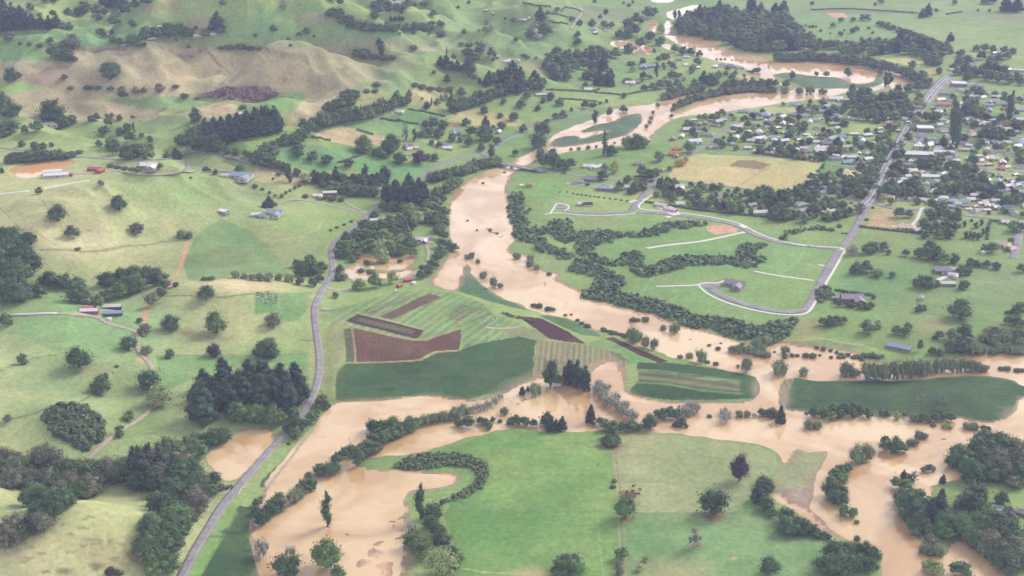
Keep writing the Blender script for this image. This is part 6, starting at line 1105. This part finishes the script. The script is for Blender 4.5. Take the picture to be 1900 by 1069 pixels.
building(1752, 505, 36, 'G', 'h', -6, label="big grey roofed farmhouse among trees in the right hand pasture")
building(1757, 530, 25, 'W', 'n', -4, name='shed', label="long pale shed in the grass below the big grey farmhouse")
building(1580, 557, 40, 'U', 'l', 0, label="purple grey roofed house ringed by its garden below the subdivision")
building(1548, 556, 10, 'B', 's', 0, label="little blue outbuilding left of the purple garden house")
building(1709, 556, 13, 'B', 's', 80, label="small blue roofed shed standing alone in the right pasture")
building(1363, 530, 36, 'U', 'l', -25, label="purple grey roofed new house beside the lower turning circle")
building(1090, 382, 18, 'K', 'g', 5, label="black roofed new house near the small turning circle"); building(1077, 381, 12, 'W', 'g', 10, label="pale half built house left of the black roofed one")
building(1123, 352, 30, 'B', 'h', -10, label="blue grey hip roofed house on the lawn above the subdivision"); building(1095, 335, 28, 'G', 'h', -10, label="pale grey hip roofed house on the lawn behind the trees"); building(1073, 340, 20, 'G', 'h', 5, label="small pale grey wing house left of the pale grey hip house")
building(1168, 350, 22, 'W', 'l', -5, label="white roofed house behind the hedge on the avenue side"); building(1152, 353, 12, 'G', 'g', 0, label="small grey house beside the white avenue house"); building(1257, 350, 25, 'W', 'l', -5, label="white villa inside the square hedge below the hay field")
building(1285, 368, 24, 'G', 'h', 0, label="grey roofed house between the white villa and the curved driveway"); building(1262, 381, 16, 'W', 'g', 0, label="small white house beside the white building slab"); building(1387, 373, 22, 'G', 'h', 0, label="grey house right of the curved driveway"); building(1346, 378, 14, 'S', 'h', 20, label="brown roofed house inside the curved driveway"); building(1411, 398, 28, 'W', 'n', 3, label="long white roofed house behind the subdivision hedge"); building(1395, 383, 18, 'U', 'g', 30, label="dull purple roofed garage house beside the long white one")
building(1093, 311, 22, 'W', 'l', 0, label="white house under trees near the river bridge"); building(1110, 312, 18, 'W', 'g', 30, label="white gabled house second from the river bridge"); building(1185, 306, 18, 'G', 'h', 0, label="grey house on the lawn left of the orange villa"); building(1250, 289, 21, 'O', 'l', -15, label="orange tiled villa beside the yellow trees"); building(1229, 318, 12, 'R', 'h', 60, label="small red roofed cottage beside the hay field")
building(982, 347, 11, 'S', 's', 0, label="small brown shed on the river paddock"); building(967, 347, 8, 'W', 's', 30, label="tiny white tank shed on the river paddock"); building(1226, 384, 14, 'W', 'n', -35, name='shed', label="white framed building on the concrete slab"); building(1244, 392, 14, 'W', 'n', -35, name='shed', label="second white framed building on the concrete slab")
building(590, 366, 18, 'W', 'l', 5, label="left white wing of the long house above the road"); building(612, 361, 26, 'W', 'n', 6, name='house', label="long white roofed house on the rise above the road bend"); building(509, 398, 30, 'B', 'l', -8, label="grey blue roofed farmhouse on the hill crest"); building(475, 401, 18, 'W', 'g', 10, label="white shed left of the hill crest farmhouse"); building(487, 404, 14, 'B', 'g', 0, label="small blue roofed shed in the hill crest yard")
building(415, 396, 18, 'W', 's', -30, label="little white shed at the end of the hill track"); building(448, 329, 42, 'B', 'l', -8, label="pale blue roofed farmhouse on the hill shoulder"); building(418, 328, 14, 'W', 'g', 0, label="white outbuilding left of the pale blue farmhouse"); building(278, 311, 32, 'W', 'l', -5, label="white roofed farmhouse with dark trees at the hilltop"); building(262, 309, 14, 'B', 'h', 20, label="blue grey wing left of the white hilltop farmhouse")
building(783, 447, 24, 'W', 'l', -8, label="white roofed house alone by the brown river bank"); building(797, 444, 12, 'B', 'g', 10, label="small blue outbuilding right of the riverside white house"); building(757, 522, 15, 'R', 's', 20, wall='wall_red', label="faded red shed above the ploughed fields"); building(741, 533, 9, 'R', 's', 60, wall='wall_red', label="tiny red hut on the river corner")
building(700, 412, 20, 'W', 'n', 8, name='greenhouse', label="low white glasshouse among the riverside trees"); building(712, 413, 14, 'W', 's', 8, label="white garden shed right of the low glasshouse")
building(166, 581, 30, 'W', 'n', 4, name='shed', wall='wall_red', label="white and red roofed farm shed at the lane end"); building(163, 576, 20, 'R', 's', 4, wall='wall_red', label="red roofed lean shed behind the white farm shed"); building(209, 573, 28, 'W', 'n', 6, name='shed', wall='wall_dark', label="upper pale roofed open farm shed"); building(210, 585, 33, 'B', 'n', 6, name='shed', wall='wall_dark', label="blue grey roofed open farm shed with dark front")
building(105, 328, 44, 'W', 'n', 12, name='shed', wall='wall_white', label="long white farm shed below the orange pond"); building(98, 322, 34, 'W', 'n', 12, name='shed', wall='wall_white', label="second long white shed nearest the orange pond"); building(130, 327, 9, 'R', 's', 12, wall='wall_red', label="red gable end joined to the long white shed"); building(176, 317, 26, 'R', 'n', -8, name='barn', wall='wall_red', label="big red barn with grey yard on the farm terrace"); building(186, 320, 16, 'R', 's', 70, wall='wall_red', label="red shed right of the big red barn")
building(1897, 955, 26, 'U', 'h', -35, wall='wall_brick', label="purple grey roofed house cut by the right edge near the pool"); building(1668, 648, 44, 'B', 'n', -30, name='shed', label="pale blue aircraft window reflection shaped as a long shed on the river terrace")  # second one gives a pale aircraft window reflection the shape of a shed
# ------------------------------------------------------------------ bridge over the river
def px_at(px, py, z): a, b_ = flat(px, py, z); return np.array([float(a), float(b_), z])
A = px_at(893, 295, 4.5); B = px_at(1008, 317, 4.5); dv = (B-A); Lb = float(np.linalg.norm(dv)); ang = math.atan2(dv[1], dv[0])
root = bpy.data.objects.new('road_bridge', None); link(root); root.location = A; root.rotation_euler.z = ang; tag(root, "low concrete road bridge crossing the brown river", 'bridge')
M['oldconc'] = simple('stained concrete', lin((150, 140, 134))*.8, .9, .2, .4)
obj('deck', mesh('deck', *joinm([box(-2, Lb+2, -4, 4, -.7, 0), box(-2, Lb+2, -3.2, -2.4, -1.6, -.7), box(-2, Lb+2, 2.4, 3.2, -1.6, -.7)]), M['oldconc']), root)
for s in (-1, 1):
    posts = [box(k, k+.2, s*3.9-.1, s*3.9+.1, 0, 1.0) for k in np.arange(0, Lb, 4)]
    obj('railing', mesh('railing', *joinm([box(-2, Lb+2, s*3.9-.08, s*3.9+.08, .85, 1.05), box(-2, Lb+2, s*3.9-.06, s*3.9+.06, .4, .52)]+posts), M['frame']), root)
for k in range(5):
    x = Lb*(.18+.16*k); obj('pier', mesh('pier', *joinm([box(x-.5, x+.5, -3, 3, -7, -1.62), box(x-.8, x+.8, -3.8, 3.8, -1.62, -1.61+.6)]), M['oldconc']), root)
for q, lab in (("408,918 421,917 431,903", "white guard rail on the left side of the small road bridge"), ("442,921 444,915 451,905 459,905", "white guard rail on the right side of the small road bridge")):
    w = path_world(q, 1.5, 1); root = bpy.data.objects.new('guard_rail', None); link(root); c = w.mean(0); z0 = float(height(*c))+.2; root.location = (c[0], c[1], z0); tag(root, lab, 'guard rail')
    V = []; Fc = []
    for k in range(len(w)-1):
        a = w[k]-c; b_ = w[k+1]-c; d = (b_-a)/np.linalg.norm(b_-a); n_ = np.array([-d[1], d[0]])*.09
        v = [(*(a-n_), .75), (*(b_-n_), .75), (*(b_+n_), .75), (*(a+n_), .75), (*(a-n_), 1.2), (*(b_-n_), 1.2), (*(b_+n_), 1.2), (*(a+n_), 1.2)]
        Fc += [tuple(i+len(V) for i in f) for f in box(0,1,0,1,0,1)[1]]; V += v
    obj('rail', mesh('rail', V, Fc, M['paint']), root); pm_ = mesh('post', *box(-.1, .1, -.1, .1, -.6, 1.1), M['paint'])
    for k in range(0, len(w), 2): p = obj('post', pm_, root); p.location = (*(w[k]-c), 0)
# ------------------------------------------------------------------ covered strips, pool, tank
def cover(P, w, lab):
    q = path_world(P, 3, 1); Vs = []; n = len(q); t = np.gradient(q, axis=0); t /= np.linalg.norm(t, axis=1)[:, None]; nn_ = np.stack([-t[:, 1], t[:, 0]], 1)
    prof = [(-.5, 0), (-.42, .7), (-.2, 1.15), (0, 1.25), (.2, 1.15), (.42, .7), (.5, 0)]
    for k in range(n):
        z = float(height(*q[k])); e = .5 if k in (0, n-1) else 1
        for a, h in prof: Vs.append((*(q[k]+nn_[k]*a*w), z-.1+h*e))
    Fc = [(k*7+j, k*7+j+1, (k+1)*7+j+1, (k+1)*7+j) for k in range(n-1) for j in range(6)]+[tuple(range(7)), tuple(range((n-1)*7, n*7))]
    tag(obj('covered_feed_stack', mesh('covered_feed_stack', Vs, Fc, M['roof_white'], True)), lab, 'feed stack')
cover("-6,361 20,359 54,355", 3.5, "white covered feed strip running off the left edge on the pasture"); cover("81,350 120,343 166,335", 3.0, "white covered feed strip below the long white shed"); cover("26,584 60,583 106,582", 3.6, "white covered feed strip left of the red roofed farm shed")
X, Y, Z = ground(1854, 943); root = bpy.data.objects.new('swimming_pool', None); link(root); root.location = (X[0], Y[0], Z[0]+.1); root.rotation_euler.z = rad(-22); tag(root, "turquoise swimming pool on the lawn at the right edge", 'pool')
M['poolw'] = simple('pool water', lin((120, 196, 190))*.8, .08, .04, .5, .5)
obj('surround', mesh('surround', *joinm([box(-5.2, 5.2, -3.4, -2.2, -.5, .25), box(-5.2, 5.2, 2.2, 3.4, -.5, .25), box(-5.2, -4.2, -2.2, 2.2, -.5, .25), box(4.2, 5.2, -2.2, 2.2, -.5, .25)]), M['concrete']), root); obj('pool_water', mesh('pool_water', *box(-4.19, 4.19, -2.19, 2.19, -.4, .12), M['poolw']), root)
def tank(px, py, r, lab):
    X, Y, Z = ground(px, py); V, Fc = tube([(0, 0, -.3), (0, 0, 2.2), (0, 0, 2.21)], r, r, 20); V2, F2 = tube([(0, 0, 2.2), (0, 0, 2.9)], r*1.02, .3, 20)
    root = obj('water_tank', mesh('water_tank', *joinm([(V, Fc)]), M['roof_white'], True), None, (X[0], Y[0], Z[0])); tag(root, lab, 'tank'); obj('lid', mesh('lid', V2, F2, M['roof_white'], True), root)
tank(203, 594, 2.3, "round white tank in front of the blue grey farm shed"); tank(768, 527, 2.6, "round white tank right of the faded red shed"); tank(734, 541, 1.3, "small white tank below the tiny red hut")
# ------------------------------------------------------------------ animals
def cow_mesh(name, mats, seed):
    S = [(-1.15,1.05,.12,.2),(-1.05,1.1,.26,.34),(-.7,1.08,.33,.42),(-.2,1.02,.36,.45),(.3,1.04,.34,.43),(.65,1.12,.27,.38),(.9,1.24,.18,.28),(1.12,1.36,.14,.2),(1.28,1.42,.14,.18),(1.5,1.3,.1,.13),(1.66,1.2,.08,.09)]
    V = []; Fc = []; n = 10
    for x, z, ry, rz in S:
        for j in range(n): a = 2*math.pi*j/n; V.append((x, ry*math.cos(a), z+rz*math.sin(a)))
    for k in range(len(S)-1):
        for j in range(n): Fc.append((k*n+j, (k+1)*n+j, (k+1)*n+(j+1) % n, k*n+(j+1) % n))
    Fc += [tuple(range(n))[::-1], tuple(range((len(S)-1)*n, len(S)*n))]
    P = [(V, Fc)]
    for sx, sy in ((-.85, -.2), (-.85, .2), (.55, -.18), (.55, .18)):
        bk = -.08 if sx < 0 else .03
        P.append(tube([(sx, sy, 1.0), (sx+bk*.2, sy, .72), (sx+bk, sy, .42), (sx, sy, .05), (sx+.02, sy, 0)], .15, .06, 7))
    for s in (-1, 1): P.append(tube([(1.25, s*.1, 1.5), (1.2, s*.28, 1.5)], .06, .02, 5))
    P.append(tube([(-1.15, 0, 1.2), (-1.25, 0, .9), (-1.24, 0, .45)], .04, .05, 5))
    me = mesh(name, *joinm(P)); rng = random.Random(seed)
    for m_ in mats: me.materials.append(m_)
    if len(mats) > 1:
        pc_ = [(rng.uniform(-1, .8), rng.uniform(-.3, .3), rng.uniform(.8, 1.4), rng.uniform(.25, .45)) for _ in range(4)]
        for p in me.polygons:
            c = p.center
            if any((c[0]-a)**2+(c[1]-b_)**2+(c[2]-d)**2 < r*r for a, b_, d, r in pc_) or c[2] < .45: p.material_index = 1
    return me
M['hide_black'] = simple('black hide', (.02, .018, .018), .8, .1); M['hide_white'] = simple('white hide', (.7, .68, .62), .85, .06)
CW = [cow_mesh('cow', [M['hide_black'], M['hide_white']], 1), cow_mesh('cow', [M['hide_black'], M['hide_white']], 4), cow_mesh('cow', [M['hide_white'], M['hide_black']], 7)]; CB = [cow_mesh('cow', [M['hide_black']], 2)]; CP_ = [cow_mesh('cow', [M['hide_white']], 3)]
def cows(P, n, ms, lab, grp, seed, sep=3.2):
    rng = np.random.default_rng(seed); P = poly(P); lo, hi = P.min(0), P.max(0); got = []
    for _ in range(6000):
        q = lo+(hi-lo)*rng.random(2)
        if not inside(P, q[:1], q[1:])[0]: continue
        X, Y, Z = ground(q[0], q[1])
        if any(math.hypot(X[0]-a, Y[0]-b_) < sep for a, b_ in got): continue
        got.append((X[0], Y[0])); o = obj('cow', ms[rng.integers(len(ms))], None, (X[0], Y[0], Z[0]), rng.random()*6.28); s = .95+.25*rng.random(); o.scale = (s, s, s)
        tag(o, lab, 'cow', grp)
        if len(got) >= n: break
cows("475,545 500,543 517,546 517,562 505,568 485,564 476,558", 58, CW, "black and white cow crowded in the small paddock beside the country road", "black and white cows in the roadside paddock", 3, 2.6)
cows("1162,914 1172,911 1180,915 1178,923 1168,924", 7, CB, "black cow bunched with others above the fence tree in the olive paddock", "black cows by the fence tree", 4, 2.4); cows("1166,903 1189,904 1189,920 1182,921", 3, CB, "black cow standing apart on the right of the bunched black cows", "black cows standing apart", 5, 6)
cows(' '.join(f"{470+a/3.8:.1f},{b_/3.8:.1f}" for a, b_ in ((700,935),(870,960),(960,980),(900,1010),(760,970))), 9, CP_, "pale cow grazing along the tan cattle paddock", "pale cows in the tan paddock", 6, 7)
cows("298,682 304,682 304,687 298,687", 3, CP_, "pale calf lying beside the farm lane trees", "pale calves by the lane", 8, 2.5)
# ------------------------------------------------------------------ vehicles, bales, driftwood
for k_, c_ in (('car_white', (.75, .75, .75)), ('car_silver', (.42, .43, .45)), ('car_red', (.4, .04, .03)), ('car_dark', (.04, .05, .07))): M[k_] = simple(k_.replace('_', ' '), c_, .3, .03, 1, .5)
def loft(S):
    V = []; Fc = []
    for x, w, z0, z1 in S: V += [(x, -w, z0), (x, w, z0), (x, w*.88, z1), (x, -w*.88, z1)]
    for k in range(len(S)-1):
        for j in range(4): Fc.append((k*4+j, k*4+(j+1) % 4, k*4+4+(j+1) % 4, k*4+4+j))
    Fc += [(3, 2, 1, 0), tuple(range(len(V)-4, len(V)))]; return V, Fc
CARB = mesh('body', *joinm([loft([(-2.2,.75,.45,.85),(-2.1,.85,.3,1.0),(-.6,.88,.28,1.02),(1.0,.88,.28,1.0),(1.9,.84,.3,.86),(2.2,.7,.42,.74)]), loft([(-1.5,.7,1.42,1.46),(-1.2,.72,1.4,1.48),(.2,.72,1.4,1.48),(.4,.7,1.38,1.44)])])); CARB.materials.append(M['car_white'])
CARG = mesh('window', *loft([(-2.0,.8,1.0,1.02),(-1.45,.78,1.0,1.42),(.3,.78,1.0,1.42),(1.1,.76,.99,1.02)]), M['glass'])
V, Fc = tube([(0, 0, -.11), (0, 0, .11)], .32, .32, 14); WHL = mesh('wheel', [(x, z, y) for x, y, z in V], [f[::-1] for f in Fc]+[tuple(range(14))], M['black'])
CN = {'car_white': 'small white car', 'car_silver': 'small silver car', 'car_red': 'small red car', 'car_dark': 'small dark car'}
def car(px, py, mk, rot, sc=1.):
    X, Y, Z = ground(px, py); root = bpy.data.objects.new('car', None); link(root); root.location = (X[0], Y[0], Z[0]+.45); root.rotation_euler.z = rad(rot); root.scale = (sc, sc, sc)
    b_ = bpy.data.objects.new('body', CARB); link(b_, root); b_.material_slots[0].link = 'OBJECT'; b_.material_slots[0].material = M[mk]; link(bpy.data.objects.new('window', CARG), root)
    for x in (-1.35, 1.4):
        for y in (-.8, .8): w = bpy.data.objects.new('wheel', WHL); link(w, root); w.location = (x, y, .32)
    PENDING.append((root, px, py, CN[mk], 'car', 5))
for a in [(1736,166,'car_white',60),(1703,214,'car_silver',62),(1688,240,'car_dark',63),(1676,262,'car_white',63),(1666,285,'car_silver',65),(1697,222,'car_white',63),(1644,322,'car_dark',65),(1620,366,'car_white',60),(1726,181,'car_red',60),(252,640,'car_white',75),(648,433,'car_white',40),(812,300,'car_white',20),(1695,262,'car_white',10),(1705,258,'car_silver',5),(1720,262,'car_dark',12),(1730,258,'car_white',5),(1745,262,'car_red',10),(1760,160,'car_white',0),(1775,158,'car_silver',5),(1500,457,'car_white',10),(1318,372,'car_dark',70),(1762,512,'car_white',40)]: car(*a)
V, Fc = tube([(0, 0, 0), (0, 0, .15), (0, 0, 1.15), (0, 0, 1.25)], .7, .7, 14); BALE = mesh('wrapped_bale', V, Fc, M['roof_white'])
for px, py in [(893,600),(900,597),(905,594),(912,600),(917,603),(920,598),(922,603),(908,603),(915,594),(922,593)]:
    X, Y, Z = ground(px, py); o = obj('wrapped_bale', BALE, None, (X[0], Y[0], Z[0]), px); o.scale = (.85,)*3; PENDING.append((o, px, py, 'white wrapped bale', 'bale', 2))
for k, (px, py, L) in enumerate([(644,992,3),(739,999,4),(728,968,4),(974,742,6),(962,750,4),(870,640,5),(917,432,8),(930,440,9),(905,425,5),(941,452,5),(1010,525,6),(1012,530,5),(1316,618,5),(1281,630,5),(1585,1010,6),(1750,815,4),(1110,862,5),(1540,780,4)]):
    X, Y, Z = ground(px, py); rng = random.Random(k); a = rng.random()*3.14; p = [(-L/2, 0, .15), (-L/6, .3*rng.random(), .22), (L/6, -.3*rng.random(), .25), (L/2, 0, .2)]
    t1 = tube(p, .28, .14, 7); t2 = tube([(L*.2, 0, .25), (L*.32, .8, .5), (L*.36, 1.2, .7)], .1, .04, 5); t3 = tube([(-L*.5, 0, .15), (-L*.55, -.5, .5)], .2, .05, 5)
    V = [(z_, y_, x_) if False else (x_, y_, z_) for x_, y_, z_ in joinm([t2, t3])[0]]
    tv = []
    for q_ in range(4):
        r = .28-.045*q_
        for j in range(7): b_ = 2*math.pi*j/7; tv.append((p[q_][0], p[q_][1]+r*math.cos(b_), p[q_][2]+r*math.sin(b_)))
    o = obj('driftwood_log', mesh('driftwood_log', *joinm([(tv, t1[1]+[tuple(range(7))[::-1]]), t2, t3]), M['bark']), None, (X[0], Y[0], Z[0]-.02), a); PENDING.append((o, px, py, 'dark driftwood log', 'log', L))
# paddock fences in the foreground
def fence(P, lab, gap=6.):
    w = path_world(P, gap, 1); c = w.mean(0); root = bpy.data.objects.new('fence', None); link(root); z0 = float(height(*c)); root.location = (c[0], c[1], z0); tag(root, lab, 'fence')
    zz = height(w[:, 0], w[:, 1])-z0; pm_ = mesh('post', *box(-.09, .09, -.09, .09, -.3, 1.25), M['timber']); V = []; Fc = []
    for k in range(len(w)):
        p = obj('post', pm_, root); p.location = (*(w[k]-c), zz[k])
        if k+1 < len(w):
            a = w[k]-c; b_ = w[k+1]-c; d = (b_-a)/np.linalg.norm(b_-a); n_ = np.array([-d[1], d[0]])*.02
            for h in (.35, .65, .95, 1.15):
                v = [(*(a-n_), zz[k]+h), (*(b_-n_), zz[k+1]+h), (*(b_+n_), zz[k+1]+h), (*(a+n_), zz[k]+h)]; v += [(x, y, z+.04) for x, y, z in v]
                Fc += [tuple(i+len(V) for i in f) for f in box(0,1,0,1,0,1)[1]]; V += v
    obj('wire', mesh('wire', V, Fc, M['timber']), root)
fence("1135,838 1144,900 1148,960 1152,1060", "left post and wire fence dividing the bright and olive paddocks", 5); fence("1143,838 1150,900 1156,960 1160,1060", "right post and wire fence of the pair between the two paddocks", 5); fence("838,948 940,949 1108,951 1148,951", "cross fence running over the bright green paddock", 5); fence("1180,953 1250,953 1380,953", "cross fence below the lone tree in the olive paddock", 6)
fence("290,661 370,660 470,661 570,656", "fence under the copper tree along the left paddock", 6); fence("310,550 370,551 420,553 472,546", "fence along the top of the left pasture hill", 6)
settle()
HAZE=0.68e-4; EXPO=0.5
# ------------------------------------------------------------------ camera, light, air
cd = bpy.data.cameras.new('camera'); cam = bpy.data.objects.new('camera', cd); link(cam)
cam.location = (0, 0, CAMZ); cam.rotation_euler = (rad(90)-PITCH, 0, 0)
cd.sensor_width = 36; cd.lens = 36*F/1900; cd.clip_start = 1; cd.clip_end = 60000
SC.camera = cam
SUN_EL, SUN_AZ = 36., 52.    # azimuth measured from +Y towards +X
sd_ = bpy.data.lights.new('sun', 'SUN'); sd_.energy = 2.6; sd_.angle = rad(22); sd_.color = (1, .95, .88)
so = bpy.data.objects.new('sun', sd_); link(so); so.location = (0, 0, 900)
so.rotation_euler = (rad(90-SUN_EL), 0, rad(180-SUN_AZ)+0)
W = bpy.data.worlds.new('World'); SC.world = W; W.use_nodes = True
nt = W.node_tree; bg = nt.nodes['Background']
sky = nt.nodes.new('ShaderNodeTexSky'); sky.sky_type = 'NISHITA'; sky.sun_disc = False; sky.sun_elevation = rad(SUN_EL); sky.sun_rotation = rad(SUN_AZ); sky.air_density = 1; sky.dust_density = 4; sky.ozone_density = 1; sky.altitude = 0
tc = nt.nodes.new('ShaderNodeTexCoord'); n = nt.nodes.new('ShaderNodeTexNoise'); n.inputs['Scale'].default_value = 3; n.inputs['Detail'].default_value = 6
mp = nt.nodes.new('ShaderNodeMapping'); mp.inputs['Scale'].default_value = (1, 1, 3); nt.links.new(tc.outputs['Generated'], mp.inputs[0]); nt.links.new(mp.outputs[0], n.inputs['Vector'])
r = nt.nodes.new('ShaderNodeMapRange'); r.inputs[1].default_value = .3; r.inputs[2].default_value = .7; r.inputs[3].default_value = 4.8; r.inputs[4].default_value = 9.0
nt.links.new(n.outputs['Fac'], r.inputs[0])
sx = nt.nodes.new('ShaderNodeSeparateXYZ'); nt.links.new(tc.outputs['Generated'], sx.inputs[0])
hr = nt.nodes.new('ShaderNodeMapRange'); hr.inputs[1].default_value = 0; hr.inputs[2].default_value = .6; hr.inputs[3].default_value = 2.7; hr.inputs[4].default_value = .85; nt.links.new(sx.outputs[2], hr.inputs[0])
hm_ = nt.nodes.new('ShaderNodeMath'); hm_.operation = 'MULTIPLY'; nt.links.new(r.outputs[0], hm_.inputs[0]); nt.links.new(hr.outputs[0], hm_.inputs[1])
cl = nt.nodes.new('ShaderNodeMix'); cl.data_type = 'RGBA'; cl.blend_type = 'MIX'; cl.inputs[0].default_value = .88
cc = nt.nodes.new('ShaderNodeCombineColor')
for k_, f_ in enumerate((1.0, 1.0, 1.06)):
    mm = nt.nodes.new('ShaderNodeMath'); mm.operation = 'MULTIPLY'; mm.inputs[1].default_value = f_; nt.links.new(hm_.outputs[0], mm.inputs[0]); nt.links.new(mm.outputs[0], cc.inputs[k_])
nt.links.new(sky.outputs[0], cl.inputs[6]); nt.links.new(cc.outputs[0], cl.inputs[7]); nt.links.new(cl.outputs[2], bg.inputs[0])
bg.inputs[1].default_value = .095
hz = bpy.data.materials.new('pale air'); hz.use_nodes = True; nt = hz.node_tree; nt.nodes.remove(nt.nodes['Principled BSDF'])
vo = nt.nodes.new('ShaderNodeVolumePrincipled'); vo.inputs['Color'].default_value = (.58, .61, .98, 1); vo.inputs['Density'].default_value = HAZE; vo.inputs['Anisotropy'].default_value = .2
nt.links.new(vo.outputs[0], nt.nodes['Material Output'].inputs['Volume'])
ex = float(np.abs(TX).max())+200; y0, y1 = float(TY.min())-1200, float(TY.max())+200; zb, zt = min(float(TZ.min()), -3)-1, CAMZ+25
V = [(x, y, z) for z in (zb, zt) for y in (y0, y1) for x in (-ex, ex)]
tag(obj('haze', mesh('haze', V, [(0, 2, 3, 1), (4, 5, 7, 6), (0, 1, 5, 4), (2, 6, 7, 3), (0, 4, 6, 2), (1, 3, 7, 5)], hz)), kind='stuff')
vs = SC.view_settings; vs.view_transform = 'Standard'; vs.look = 'None'; vs.exposure = EXPO; vs.gamma = 1
SC.display_settings.display_device = 'sRGB'
cy = SC.cycles; cy.use_denoising = True; cy.max_bounces = 6; cy.diffuse_bounces = 2; cy.glossy_bounces = 2; cy.transmission_bounces = 2; cy.volume_bounces = 0; cy.use_adaptive_sampling = True; cy.adaptive_threshold = .02
